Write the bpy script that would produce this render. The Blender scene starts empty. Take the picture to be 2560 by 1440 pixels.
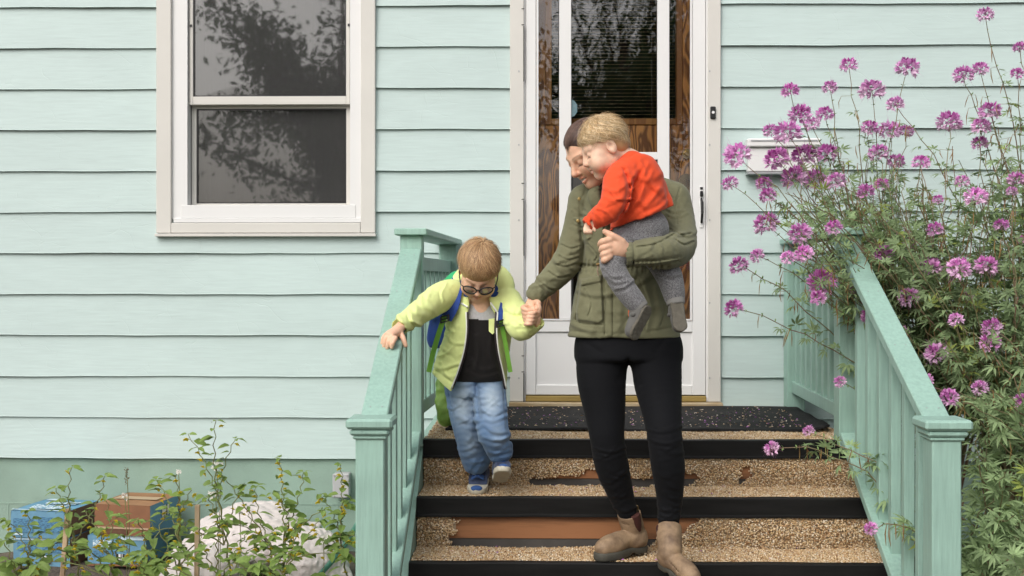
import bpy, math, random
import numpy as np
from mathutils import Vector, Matrix

random.seed(7)
rng = np.random.default_rng(7)
scene = bpy.context.scene
COL = scene.collection

# ------------------------------------------------------------ camera, light
F, HY, CAMZ, YAW = 2930.0, 700.0, 1.43, math.radians(1.2)   # photo is 2560 x 1440
cam_d = bpy.data.cameras.new('camera')
cam_d.sensor_width = 36.0
cam_d.lens = 36.0 * F / 2560.0
cam_d.shift_y = -20.0 / 2560.0
cam_d.clip_start, cam_d.clip_end = 0.05, 2000.0
cam = bpy.data.objects.new('camera', cam_d)
cam.location = (0, 0, CAMZ)
cam.rotation_euler = (math.pi / 2, 0, YAW)
COL.objects.link(cam)
scene.camera = cam

SUN_EL, SUN_AZ = math.radians(42), math.radians(-28)     # azimuth from -Y (viewer side), negative = left
sun_dir = Vector((math.sin(SUN_AZ) * math.cos(SUN_EL), -math.cos(SUN_AZ) * math.cos(SUN_EL), math.sin(SUN_EL)))
world = bpy.data.worlds.new('World')
scene.world = world
world.use_nodes = True
wn = world.node_tree
wn.nodes.clear()
sky = wn.nodes.new('ShaderNodeTexSky')
sky.sky_type = 'NISHITA'
sky.sun_disc = False
sky.sun_elevation = SUN_EL
sky.sun_rotation = math.atan2(sun_dir.x, sun_dir.y)
sky.air_density, sky.dust_density, sky.ozone_density = 1.0, 6.0, 1.0
hs = wn.nodes.new('ShaderNodeHueSaturation')               # high thin cloud: the blue is washed out
hs.inputs['Saturation'].default_value = 0.38
bg = wn.nodes.new('ShaderNodeBackground')
bg.inputs['Strength'].default_value = 0.15
wo = wn.nodes.new('ShaderNodeOutputWorld')
wn.links.new(sky.outputs[0], hs.inputs['Color'])
wn.links.new(hs.outputs[0], bg.inputs['Color'])
wn.links.new(bg.outputs[0], wo.inputs['Surface'])
sd = bpy.data.lights.new('sun', 'SUN')
sd.energy = 0.8
sd.angle = math.radians(70)
sd.color = (1.0, 0.985, 0.955)
so = bpy.data.objects.new('sun', sd)
so.rotation_euler = sun_dir.to_track_quat('Z', 'Y').to_euler()
so.location = (-6, -8, 12)
COL.objects.link(so)
vs = scene.view_settings
vs.view_transform = 'Standard'
vs.look = 'None'
vs.exposure = 0.13
vs.gamma = 1.0
vs.use_curve_mapping = False
scene.render.engine = 'CYCLES'
cy = scene.cycles
cy.use_denoising = True
cy.max_bounces, cy.diffuse_bounces, cy.glossy_bounces, cy.transmission_bounces = 6, 3, 3, 4
cy.transparent_max_bounces = 12
cy.caustics_reflective = cy.caustics_refractive = False


def at(px, py, Y):
    """photo pixel at world depth Y -> world point"""
    dx, dz = (px - 1280.0) / F, -(py - HY) / F
    c, s = math.cos(YAW), math.sin(YAW)
    x, y = dx * c - s, dx * s + c
    k = Y / y
    return Vector((x * k, Y, CAMZ + dz * k))


# ------------------------------------------------------------ object helpers
def lin(r, g, b):
    f = lambda c: (c / 255 / 12.92) if c / 255 <= 0.04045 else ((c / 255 + 0.055) / 1.055) ** 2.4
    return (f(r), f(g), f(b), 1.0)


def thing(name, label, cat, loc=(0, 0, 0), group=None):
    o = bpy.data.objects.new(name, None)
    o.empty_display_size = 0.1
    o.location = loc
    COL.objects.link(o)
    o['label'], o['category'] = label, cat
    if group:
        o['group'] = group
    return o


def tag(o, label=None, cat=None, group=None, kind=None):
    if label: o['label'] = label
    if cat: o['category'] = cat
    if group: o['group'] = group
    if kind: o['kind'] = kind
    return o


WORLD_LOC = {}


def wloc(o):
    return WORLD_LOC.get(o.name, Vector(o.location)) if o is not None else Vector((0, 0, 0))


def link(name, me, mat, parent=None, loc=None):
    o = bpy.data.objects.new(name, me)
    if mat is not None:
        for m in (mat if isinstance(mat, (list, tuple)) else [mat]):
            me.materials.append(m)
    c = Vector(loc) if loc is not None else Vector((0, 0, 0))
    WORLD_LOC[o.name] = c
    o.location = c - wloc(parent) if parent else c
    if parent:
        o.parent = parent
    COL.objects.link(o)
    return o


def mesh_np(name, V, T, Q=None, smooth=False, col=None, midx=None):
    """numpy mesh: V (n,3), T (m,3) tris, Q (k,4) quads"""
    V = np.asarray(V, np.float32)
    T = np.zeros((0, 3), np.int32) if T is None else np.asarray(T, np.int32).reshape(-1, 3)
    Q = np.zeros((0, 4), np.int32) if Q is None else np.asarray(Q, np.int32).reshape(-1, 4)
    me = bpy.data.meshes.new(name)
    me.vertices.add(len(V))
    me.vertices.foreach_set('co', V.ravel())
    nl = T.size + Q.size
    me.loops.add(nl)
    me.loops.foreach_set('vertex_index', np.concatenate([T.ravel(), Q.ravel()]))
    me.polygons.add(len(T) + len(Q))
    st = np.concatenate([np.arange(len(T)) * 3, T.size + np.arange(len(Q)) * 4]).astype(np.int32)
    me.polygons.foreach_set('loop_start', st)
    if midx is not None:
        me.polygons.foreach_set('material_index', np.asarray(midx, np.int32))
    me.update(calc_edges=True)
    me.polygons.foreach_set('use_smooth', np.full(len(me.polygons), bool(smooth)))
    if col is not None:
        a = me.color_attributes.new('tint', 'FLOAT_COLOR', 'POINT')
        c = np.ones((len(V), 4), np.float32)
        c[:, :3] = col
        a.data.foreach_set('color', c.ravel())
    me.validate()
    return me


def np_part(name, V, T, mat, parent=None, Q=None, smooth=False, col=None, midx=None, origin=None):
    V = np.asarray(V, np.float32)
    c = (V.min(0) + V.max(0)) / 2 if origin is None else np.asarray(origin, np.float32)
    return link(name, mesh_np(name, V - c, T, Q, smooth, col, midx), mat, parent, c)


class MB:
    """collects simple shapes in world coordinates, builds ONE mesh object"""
    def __init__(s):
        s.v, s.f = [], []

    def add(s, verts, faces):
        n = len(s.v)
        s.v += [tuple(p) for p in verts]
        s.f += [tuple(n + i for i in f) for f in faces]

    def box(s, x0, x1, y0, y1, z0, z1, bev=0.0):
        s.bar(Vector((x0, (y0 + y1) / 2, (z0 + z1) / 2)), Vector((x1, (y0 + y1) / 2, (z0 + z1) / 2)),
              abs(y1 - y0), abs(z1 - z0), Vector((0, 0, 1)), bev)
        return s

    def bar(s, a, b, w, h, up=Vector((0, 0, 1)), bev=0.0):
        """rectangular bar a->b, w sideways, h along up; bevelled long and end edges"""
        a, b = Vector(a), Vector(b)
        d = (b - a).normalized()
        side = d.cross(up).normalized()
        u = side.cross(d).normalized()
        if bev <= 0:
            rings = [(a, w / 2, h / 2), (b, w / 2, h / 2)]
            vs_ = []
            for c, p, q in rings:
                vs_ += [c - side * p - u * q, c + side * p - u * q, c + side * p + u * q, c - side * p + u * q]
            s.add(vs_, [(0, 3, 2, 1), (4, 5, 6, 7), (0, 1, 5, 4), (1, 2, 6, 5), (2, 3, 7, 6), (3, 0, 4, 7)])
            return s
        vs_, fs = [], []
        for c, k in ((a, bev), (a + d * bev, 0), (b - d * bev, 0), (b, bev)):
            p, q = w / 2 - k, h / 2 - k
            e = bev if k == 0 else 0
            for sx, sz in ((-1, -1), (1, -1), (1, 1), (-1, 1)):
                if (sx * sz) > 0:
                    vs_ += [c + side * sx * p + u * sz * (q - e), c + side * sx * (p - e) + u * sz * q]
                else:
                    vs_ += [c + side * sx * (p - e) + u * sz * q, c + side * sx * p + u * sz * (q - e)]
        # fix ordering so that each ring runs round once
        out = []
        for r in range(4):
            ring = vs_[r * 8:(r + 1) * 8]
            cc = sum(ring, Vector()) / 8
            ring = sorted(ring, key=lambda p: math.atan2((p - cc).dot(u), (p - cc).dot(side)))
            out += ring
        for r in range(3):
            for i in range(8):
                j = (i + 1) % 8
                fs.append((r * 8 + i, r * 8 + j, (r + 1) * 8 + j, (r + 1) * 8 + i))
        fs.append(tuple(reversed(range(8))))
        fs.append(tuple(range(24, 32)))
        s.add(out, fs)
        return s

    def tube(s, pts, rad, n=8, cap=True):
        pts = [Vector(p) for p in pts]
        rad = rad if isinstance(rad, (list, tuple)) else [rad] * len(pts)
        base = len(s.v)
        prev = None
        for i, p in enumerate(pts):
            d = (pts[min(i + 1, len(pts) - 1)] - pts[max(i - 1, 0)]).normalized()
            ref = prev if prev is not None else (Vector((0, 0, 1)) if abs(d.z) < 0.9 else Vector((1, 0, 0)))
            sd_ = d.cross(ref).normalized()
            u = sd_.cross(d).normalized()
            prev = u
            for k in range(n):
                a = 2 * math.pi * k / n
                s.v.append(tuple(p + (sd_ * math.cos(a) + u * math.sin(a)) * rad[i]))
        for i in range(len(pts) - 1):
            for k in range(n):
                j = (k + 1) % n
                s.f.append((base + i * n + k, base + i * n + j, base + (i + 1) * n + j, base + (i + 1) * n + k))
        if cap:
            s.f.append(tuple(base + k for k in reversed(range(n))))
            s.f.append(tuple(base + (len(pts) - 1) * n + k for k in range(n)))
        return s

    def build(s, name, mat, parent=None, smooth=False):
        V = np.array(s.v, np.float32)
        c = (V.min(0) + V.max(0)) / 2
        me = bpy.data.meshes.new(name)
        me.from_pydata([tuple(p) for p in (V - c)], [], s.f)
        if smooth:
            me.polygons.foreach_set('use_smooth', np.ones(len(me.polygons), bool))
        me.update()
        return link(name, me, mat, parent, c)


# ------------------------------------------------------------ materials
def nodes(m):
    m.use_nodes = True
    t = m.node_tree
    return t, t.nodes, t.links, t.nodes['Principled BSDF']


def mat(name, color, rough=0.6, var=0.0, vscale=6.0, stretch=(1, 1, 1), bump=0.0, bscale=60.0, bstretch=None,
        dist=0.002, color2=None, spec=0.5, attr=False, metal=0.0, detail=5.0, objrand=0.0, sheen=0.0, trans=0.0):
    m = bpy.data.materials.new(name)
    t, N, L, p = nodes(m)
    p.inputs['Roughness'].default_value = rough
    p.inputs['Specular IOR Level'].default_value = spec
    p.inputs['Metallic'].default_value = metal
    if sheen:
        p.inputs['Sheen Weight'].default_value = sheen
        p.inputs['Sheen Roughness'].default_value = 0.5
    tc = N.new('ShaderNodeTexCoord')
    oi = N.new('ShaderNodeObjectInfo')
    add = N.new('ShaderNodeVectorMath')
    add.operation = 'MULTIPLY_ADD'
    comb = N.new('ShaderNodeCombineXYZ')
    for i in range(3):
        L.new(oi.outputs['Random'], comb.inputs[i])
    add.inputs[1].default_value = (37, 53, 71)
    L.new(comb.outputs[0], add.inputs[0])
    L.new(tc.outputs['Object'], add.inputs[2])

    def noise(scale, st, det=detail, rgh=0.6):
        mp = N.new('ShaderNodeMapping')
        mp.inputs['Scale'].default_value = st
        L.new(add.outputs[0], mp.inputs['Vector'])
        n = N.new('ShaderNodeTexNoise')
        n.inputs['Scale'].default_value = scale
        n.inputs['Detail'].default_value = det
        n.inputs['Roughness'].default_value = rgh
        L.new(mp.outputs[0], n.inputs['Vector'])
        return n
    src = None
    if attr:
        a = N.new('ShaderNodeAttribute')
        a.attribute_name = 'tint'
        mx = N.new('ShaderNodeMix')
        mx.data_type, mx.blend_type = 'RGBA', 'MULTIPLY'
        mx.inputs[0].default_value = 1.0
        mx.inputs[6].default_value = color
        L.new(a.outputs['Color'], mx.inputs[7])
        src = mx.outputs[2]
    if var > 0 or color2 is not None:
        n = noise(vscale, stretch)
        mr = N.new('ShaderNodeMapRange')
        mr.inputs['From Min'].default_value, mr.inputs['From Max'].default_value = 0.3, 0.7
        L.new(n.outputs['Fac'], mr.inputs['Value'])
        mx = N.new('ShaderNodeMix')
        mx.data_type = 'RGBA'
        L.new(mr.outputs[0], mx.inputs[0])
        c2 = color2 if color2 is not None else tuple(c * (1 + var) for c in color[:3]) + (1,)
        c1 = color if color2 is not None else tuple(c * (1 - var) for c in color[:3]) + (1,)
        if src is not None:
            mx.blend_type = 'MULTIPLY'
            g = N.new('ShaderNodeMapRange')
            g.inputs['To Min'].default_value, g.inputs['To Max'].default_value = 1 - var, 1 + var
            L.new(mr.outputs[0], g.inputs['Value'])
            mx.inputs[0].default_value = 1.0
            for l in list(t.links):
                if l.to_socket == mx.inputs[0]:
                    t.links.remove(l)
            L.new(src, mx.inputs[6])
            L.new(g.outputs[0], mx.inputs[7])
        else:
            mx.inputs[6].default_value, mx.inputs[7].default_value = c1, c2
        src = mx.outputs[2]
    if objrand > 0:
        h = N.new('ShaderNodeHueSaturation')
        g = N.new('ShaderNodeMapRange')
        g.inputs['To Min'].default_value, g.inputs['To Max'].default_value = 1 - objrand, 1 + objrand
        L.new(oi.outputs['Random'], g.inputs['Value'])
        L.new(g.outputs[0], h.inputs['Value'])
        if src is None:
            h.inputs['Color'].default_value = color
        else:
            L.new(src, h.inputs['Color'])
        src = h.outputs[0]
    if src is None:
        p.inputs['Base Color'].default_value = color
    else:
        L.new(src, p.inputs['Base Color'])
    if bump > 0:
        n = noise(bscale, bstretch or stretch, 6.0)
        b = N.new('ShaderNodeBump')
        b.inputs['Strength'].default_value = bump
        b.inputs['Distance'].default_value = dist
        L.new(n.outputs['Fac'], b.inputs['Height'])
        L.new(b.outputs[0], p.inputs['Normal'])
    if trans > 0:   # thin leaves and petals let light through
        tr = N.new('ShaderNodeBsdfTranslucent')
        ms = N.new('ShaderNodeMixShader')
        ms.inputs[0].default_value = trans
        if src is None:
            tr.inputs['Color'].default_value = color
        else:
            L.new(src, tr.inputs['Color'])
        o = N['Material Output']
        L.new(p.outputs[0], ms.inputs[1])
        L.new(tr.outputs[0], ms.inputs[2])
        L.new(ms.outputs[0], o.inputs['Surface'])
    return m


def painted_wood(name, color, var=0.05, crack=0.5, grain=0.35, rough=0.55, upright=False):
    """old paint on boards: lengthwise grain, curved cracks, faint blotches and dirt"""
    m = mat(name, color, rough, var=var, vscale=2.2, stretch=(0.7, 1, 1.6))
    t, N, L, p = nodes(m)
    add = [n for n in N if n.type == 'VECT_MATH'][0]

    def mapped(sc):
        mp = N.new('ShaderNodeMapping')
        mp.inputs['Scale'].default_value = sc
        L.new(add.outputs[0], mp.inputs['Vector'])
        return mp
    g = N.new('ShaderNodeTexNoise')
    g.inputs['Scale'].default_value = 9
    g.inputs['Detail'].default_value = 7
    L.new(mapped((9, 9, 0.8) if upright else (0.8, 4, 9)).outputs[0], g.inputs['Vector'])
    w = N.new('ShaderNodeTexNoise')
    w.inputs['Scale'].default_value = 4
    L.new(add.outputs[0], w.inputs['Vector'])
    vm = N.new('ShaderNodeVectorMath')
    vm.operation = 'MULTIPLY_ADD'
    vm.inputs[1].default_value = (0.35, 0.35, 0.35)
    L.new(w.outputs['Color'], vm.inputs[0])
    L.new(mapped((1.6, 1, 3.2)).outputs[0], vm.inputs[2])
    v = N.new('ShaderNodeTexVoronoi')
    v.feature = 'DISTANCE_TO_EDGE'
    v.inputs['Scale'].default_value = 2.6
    L.new(vm.outputs[0], v.inputs['Vector'])
    cr = N.new('ShaderNodeMapRange')
    cr.inputs['From Min'].default_value, cr.inputs['From Max'].default_value = 0.0, 0.012
    L.new(v.outputs['Distance'], cr.inputs['Value'])
    # cracks only here and there
    msk = N.new('ShaderNodeTexNoise')
    msk.inputs['Scale'].default_value = 3.1
    L.new(add.outputs[0], msk.inputs['Vector'])
    mm = N.new('ShaderNodeMapRange')
    mm.inputs['From Min'].default_value, mm.inputs['From Max'].default_value = 0.5, 0.6
    L.new(msk.outputs['Fac'], mm.inputs['Value'])
    mx = N.new('ShaderNodeMix')
    mx.data_type = 'FLOAT'
    mx.inputs[2].default_value = 1.0
    L.new(mm.outputs[0], mx.inputs[0])
    L.new(cr.outputs[0], mx.inputs[3])
    b1 = N.new('ShaderNodeBump')
    b1.inputs['Strength'].default_value, b1.inputs['Distance'].default_value = grain, 0.003
    L.new(g.outputs['Fac'], b1.inputs['Height'])
    b2 = N.new('ShaderNodeBump')
    b2.inputs['Strength'].default_value, b2.inputs['Distance'].default_value = crack, 0.004
    L.new(mx.outputs[0], b2.inputs['Height'])
    L.new(b1.outputs[0], b2.inputs['Normal'])
    L.new(b2.outputs[0], p.inputs['Normal'])
    # grime: small dark specks and rubbed spots
    gr = N.new('ShaderNodeTexNoise')
    gr.inputs['Scale'].default_value = 26
    gr.inputs['Detail'].default_value = 8
    gr.inputs['Roughness'].default_value = 0.75
    L.new(add.outputs[0], gr.inputs['Vector'])
    gm = N.new('ShaderNodeMapRange')
    gm.inputs['From Min'].default_value, gm.inputs['From Max'].default_value = 0.62, 0.74
    gm.inputs['To Max'].default_value = 0.34 if upright else 0.25
    L.new(gr.outputs['Fac'], gm.inputs['Value'])
    old = [l for l in t.links if l.to_socket == p.inputs['Base Color']][0].from_socket
    mg = N.new('ShaderNodeMix')
    mg.data_type = 'RGBA'
    mg.inputs[7].default_value = tuple(c * 0.55 for c in color[:3]) + (1,)
    L.new(gm.outputs[0], mg.inputs[0])
    L.new(old, mg.inputs[6])
    sv = N.new('ShaderNodeMapRange')
    sv.inputs['From Min'].default_value, sv.inputs['From Max'].default_value = 0.3, 0.7
    a_ = 0.09 if upright else 0.035
    sv.inputs['To Min'].default_value, sv.inputs['To Max'].default_value = 1 - a_, 1 + a_
    L.new(g.outputs['Fac'], sv.inputs['Value'])
    hv = N.new('ShaderNodeHueSaturation')
    L.new(sv.outputs[0], hv.inputs['Value'])
    L.new(mg.outputs[2], hv.inputs['Color'])
    L.new(hv.outputs[0], p.inputs['Base Color'])
    return m


def thin_glass(name, tint=(1, 1, 1, 1), rough=0.0, faces=1.8, mesh_screen=0.0):
    m = bpy.data.materials.new(name)
    t, N, L, p = nodes(m)
    N.remove(p)
    tr = N.new('ShaderNodeBsdfTransparent')
    tr.inputs['Color'].default_value = tint
    gl = N.new('ShaderNodeBsdfGlossy')
    gl.inputs['Roughness'].default_value = rough
    fr = N.new('ShaderNodeFresnel')
    fr.inputs['IOR'].default_value = 1.62
    mu = N.new('ShaderNodeMath')
    mu.operation = 'MULTIPLY'
    mu.inputs[1].default_value = faces          # both faces of the pane reflect
    mu.use_clamp = True
    nz = N.new('ShaderNodeTexNoise')          # old glass is not quite flat
    nz.inputs['Scale'].default_value = 3.5
    tc = N.new('ShaderNodeTexCoord')
    L.new(tc.outputs['Object'], nz.inputs['Vector'])
    b = N.new('ShaderNodeBump')
    b.inputs['Strength'].default_value, b.inputs['Distance'].default_value = 0.05, 0.01
    L.new(nz.outputs['Fac'], b.inputs['Height'])
    L.new(b.outputs[0], gl.inputs['Normal'])
    mx = N.new('ShaderNodeMixShader')
    L.new(fr.outputs[0], mu.inputs[0])
    L.new(mu.outputs[0], mx.inputs[0])
    L.new(tr.outputs[0], mx.inputs[1])
    L.new(gl.outputs[0], mx.inputs[2])
    out = mx.outputs[0]
    if mesh_screen > 0:                       # grey insect mesh lies against the pane
        df = N.new('ShaderNodeBsdfDiffuse')
        df.inputs['Color'].default_value = (0.2, 0.2, 0.2, 1)
        m2 = N.new('ShaderNodeMixShader')
        m2.inputs[0].default_value = mesh_screen
        L.new(out, m2.inputs[1])
        L.new(df.outputs[0], m2.inputs[2])
        out = m2.outputs[0]
    L.new(out, N['Material Output'].inputs['Surface'])
    return m


def grain_wood(name, dark, light, scale=7.0, stretch=(3.0, 3.0, 0.35), rough=0.4, dist=6.0, bump=0.15, fine=(3, 3, 0.3)):
    """figured plywood: wavy contour bands"""
    m = bpy.data.materials.new(name)
    t, N, L, p = nodes(m)
    p.inputs['Roughness'].default_value = rough
    tc = N.new('ShaderNodeTexCoord')
    mp = N.new('ShaderNodeMapping')
    mp.inputs['Scale'].default_value = stretch
    L.new(tc.outputs['Object'], mp.inputs['Vector'])
    n = N.new('ShaderNodeTexNoise')
    n.inputs['Scale'].default_value = 1.3
    n.inputs['Detail'].default_value = 3
    n.inputs['Distortion'].default_value = 0.4
    L.new(mp.outputs[0], n.inputs['Vector'])
    k = N.new('ShaderNodeMath')
    k.operation = 'MULTIPLY'
    k.inputs[1].default_value = scale * dist
    L.new(n.outputs['Fac'], k.inputs[0])
    s = N.new('ShaderNodeMath')
    s.operation = 'SINE'
    L.new(k.outputs[0], s.inputs[0])
    f = N.new('ShaderNodeTexNoise')
    f.inputs['Scale'].default_value = 40
    f.inputs['Detail'].default_value = 4
    mp2 = N.new('ShaderNodeMapping')
    mp2.inputs['Scale'].default_value = fine
    L.new(tc.outputs['Object'], mp2.inputs['Vector'])
    L.new(mp2.outputs[0], f.inputs['Vector'])
    a = N.new('ShaderNodeMath')
    a.operation = 'MULTIPLY_ADD'
    a.inputs[1].default_value = 0.5
    L.new(s.outputs[0], a.inputs[0])
    L.new(f.outputs['Fac'], a.inputs[2])
    cr = N.new('ShaderNodeValToRGB')
    cr.color_ramp.elements[0].position, cr.color_ramp.elements[0].color = 0.1, dark
    cr.color_ramp.elements[1].position, cr.color_ramp.elements[1].color = 0.9, light
    L.new(a.outputs[0], cr.inputs[0])
    L.new(cr.outputs[0], p.inputs['Base Color'])
    b = N.new('ShaderNodeBump')
    b.inputs['Strength'].default_value, b.inputs['Distance'].default_value = bump, 0.001
    L.new(a.outputs[0], b.inputs['Height'])
    L.new(b.outputs[0], p.inputs['Normal'])
    return m


M = {}
M['siding'] = painted_wood('siding_paint', (0.488, 0.6, 0.583, 1), 0.045, 0.2, 0.28)
M['rail'] = painted_wood('railing_paint', (0.30, 0.47, 0.40, 1), 0.08, 0.12, 0.75, 0.5, True)
M['foundation'] = mat('foundation_stucco', (0.27, 0.385, 0.32, 1), 0.85, var=0.12, vscale=3, bump=0.6, bscale=120, dist=0.004)
M['white'] = mat('white_trim_paint', (0.62, 0.605, 0.565, 1), 0.5, var=0.04, vscale=2, bump=0.12, bscale=40, dist=0.002)
M['vinyl'] = mat('white_vinyl', (0.73, 0.73, 0.725, 1), 0.4, var=0.02, vscale=3)
M['grey_metal'] = mat('grey_alloy', (0.42, 0.43, 0.44, 1), 0.4, metal=0.6, var=0.05)
M['glass'] = thin_glass('window_glass', rough=0.012, faces=1.1)
M['screen_glass'] = thin_glass('screened_glass', (0.5, 0.5, 0.5, 1), 0.022, 2.1, 0.2)   # double glazing
M['dark'] = mat('dark_room', (0.035, 0.034, 0.032, 1), 0.9, var=0.2)
M['curtain'] = mat('dim_curtain', (0.06, 0.058, 0.055, 1), 0.9, var=0.2)
M['black'] = mat('black_plastic', (0.012, 0.012, 0.013, 1), 0.35, var=0.2)
M['nosing'] = mat('black_vinyl_nosing', (0.010, 0.010, 0.010, 1), 0.5, spec=0.18, var=0.35, vscale=9, stretch=(0.4, 1, 3), bump=0.15, bscale=80)
M['brass'] = mat('worn_brass', (0.55, 0.4, 0.16, 1), 0.3, metal=0.9, var=0.2, vscale=30)
M['old_brass'] = mat('tarnished_brass', (0.22, 0.15, 0.06, 1), 0.45, metal=0.7, var=0.25, vscale=20)
M['door_wood'] = grain_wood('figured_door_wood', lin(138, 84, 34), lin(232, 164, 86), 11.0, (4.5, 4.5, 1.3), 0.4, 9.0)
M['door_trim'] = grain_wood('golden_door_trim', lin(168, 110, 48), lin(206, 148, 74), 3, (8, 8, 0.5))
M['riser_wood'] = grain_wood('orange_riser_wood', lin(106, 70, 44), lin(150, 102, 66), 3.0, (0.6, 3, 8), 0.7, 4.0, 0.2, (0.25, 3, 3))
M['sill_wood'] = mat('worn_sill', lin(196, 184, 160), 0.8, var=0.25, vscale=14, stretch=(0.3, 1, 2), color2=lin(140, 112, 62))
M['thresh'] = mat('yellowed_threshold', lin(150, 128, 70), 0.7, var=0.25, vscale=12, stretch=(0.2, 1, 1))
M['soil'] = mat('soil', (0.13, 0.105, 0.08, 1), 0.95, var=0.35, vscale=5, bump=1.0, bscale=45, dist=0.03)
M['concrete'] = mat('tan_mortar', (0.34, 0.26, 0.17, 1), 0.9, var=0.2, bump=0.4)
# ------------------------------------------------------------ ground
YW = 6.21                                            # face of the house wall
gx = np.unique(np.concatenate([np.linspace(-400, -8, 14), np.linspace(-8, 8, 90), np.linspace(8, 400, 14)]))
gy = np.unique(np.concatenate([np.linspace(-400, -6, 14), np.linspace(-6, 9, 90), np.linspace(9, 400, 14)]))
GX, GY = np.meshgrid(gx, gy, indexing='ij')
near = np.exp(-((GX / 7) ** 2 + ((GY - 3) / 7) ** 2) ** 2)
GZ = (0.012 * np.sin(GX * 5.1 + GY * 3.3) + 0.01 * np.sin(GX * 11.3 - GY * 9.1) + rng.normal(0, 0.006, GX.shape)) * near - 0.02
gi = np.arange(GX.size).reshape(GX.shape)
q = np.stack([gi[:-1, :-1], gi[1:, :-1], gi[1:, 1:], gi[:-1, 1:]], -1).reshape(-1, 4)
ground = np_part('ground', np.stack([GX, GY, GZ], -1).reshape(-1, 3), None, M['soil'], None, q, True, origin=(0, 0, 0))
tag(ground, 'brown garden soil in front of the house', kind='structure')

# ------------------------------------------------------------ house
X0, X1, ZTOP = -5.4, 5.6, 4.2
house = thing('house', 'pale mint clapboard house wall with white window and front door', 'house', (0, YW, 0))
EXPO, ZB = 0.2185, 0.480
wl, wr = at(395, 300, YW).x, at(940, 300, YW).x           # window casing, outer
dl, dr = at(1275, 300, YW).x, at(1800, 300, YW).x         # door casing, outer
w_bot = at(600, 585, YW).z
w_top = CAMZ + 0.239 * 7.2 / 1.0                          # just above the frame
LAND = 0.76


def siding(x0, x1, z0, z1, trim_low=True):
    n = max(2, int((x1 - x0) / 0.14))
    xs = np.linspace(x0, x1, n + 1)
    ph = rng.uniform(0, 9, 3)
    wob = 0.0016 * np.sin(xs * 4.1 + ph[0]) + 0.001 * np.sin(xs * 13 + ph[1]) + rng.normal(0, 0.0005, n + 1)
    wy = 0.002 * np.sin(xs * 2.3 + ph[2])
    zt = z1 + 0.018
    prof = [(0.015, zt, 0), (0.004, zt, 0), (-0.0125, z0 + 0.004, 1), (-0.0138, z0 + 0.0015, 1), (-0.012, z0, 1), (0.0, z0 + 0.001, 1)]
    V = []
    for (y, z, k) in prof:
        V.append(np.stack([xs, np.full(n + 1, YW + y) + wy, z + wob * k], -1))
    V = np.concatenate(V)
    m, Q = n + 1, []
    for r in range(5):
        for i in range(n):
            Q.append((r * m + i, (r + 1) * m + i, (r + 1) * m + i + 1, r * m + i + 1))
    for e in (0, n):
        a = [r * m + e for r in range(6)]
        Q += [(a[0], a[1], a[2], a[5]), (a[2], a[3], a[4], a[5])]
    return np_part('siding_board', V, None, M['siding'], house, Q, False)


nrow = int((ZTOP - ZB) / EXPO)
for k in range(nrow):
    z0, z1 = ZB + EXPO * k, ZB + EXPO * (k + 1)
    cut_w = z0 > w_bot - 0.02 and z0 < w_top
    cut_d = z1 > LAND and z0 < 3.3
    spans, x = [], X0
    if cut_w:
        spans.append((x, wl + 0.02)); x = wr - 0.02
    if cut_d:
        spans.append((x, dl + 0.015)); x = dr - 0.015
    spans.append((x, X1))
    for a_, b_ in spans:
        siding(a_, b_, z0, z1)
fm = MB()
fm.box(X0, X1, YW + 0.012, YW + 0.25, -0.4, ZB + 0.012)
fnd = fm.build('foundation_wall', M['foundation'], house)
jm = MB()                                                # block joints under the stucco
for z in (0.235,):
    jm.box(X0, X1, YW + 0.0095, YW + 0.013, z - 0.003, z + 0.003)
for x in (-4.0, -2.83, -1.06):
    jm.box(x - 0.0025, x + 0.0025, YW + 0.0095, YW + 0.013, 0.0, 0.23)
jm.build('block_joint', M['foundation'], house)
# structural wall with openings
sm = MB()
ox0, ox1, oz0, oz1 = wl + 0.05, wr - 0.05, w_bot + 0.05, w_top - 0.05
px0, px1, pz1 = dl + 0.03, dr - 0.03, 3.25
for a_, b_, c_, d_ in ((X0, ox0, ZB, ZTOP), (ox0, ox1, ZB, oz0), (ox0, ox1, oz1, ZTOP), (ox1, px0, ZB, ZTOP),
                       (px0, px1, ZB, LAND - 0.05), (px0, px1, pz1, ZTOP), (px1, X1, ZB, ZTOP)):
    sm.box(a_, b_, YW + 0.022, YW + 0.16, c_, d_)
sm.build('sheathing', M['dark'], house)
rm = MB()                                                # unlit rooms behind the glass
for a_, b_, c_, d_ in ((ox0 - 0.3, ox1 + 0.3, oz0 - 0.4, oz1 + 0.2), (px0 + 0.01, px1 - 0.01, LAND - 0.1, pz1 - 0.01)):
    y0 = YW + (0.162 if a_ < wr else 0.24)
    y1 = y0 + 1.6
    t_ = 0.02
    rm.box(a_, b_, y1, y1 + t_, c_, d_)
    rm.box(a_ - t_, a_, y0, y1, c_, d_); rm.box(b_, b_ + t_, y0, y1, c_, d_)
    rm.box(a_, b_, y0, y1, c_ - t_, c_); rm.box(a_, b_, y0, y1, d_, d_ + t_)
rm.build('dark_interior', M['dark'], house)

# ---- window (part of the house) and its pieces
def sub(mb, name, m, par, smooth=False):
    return mb.build(name, m, par, smooth)

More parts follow.
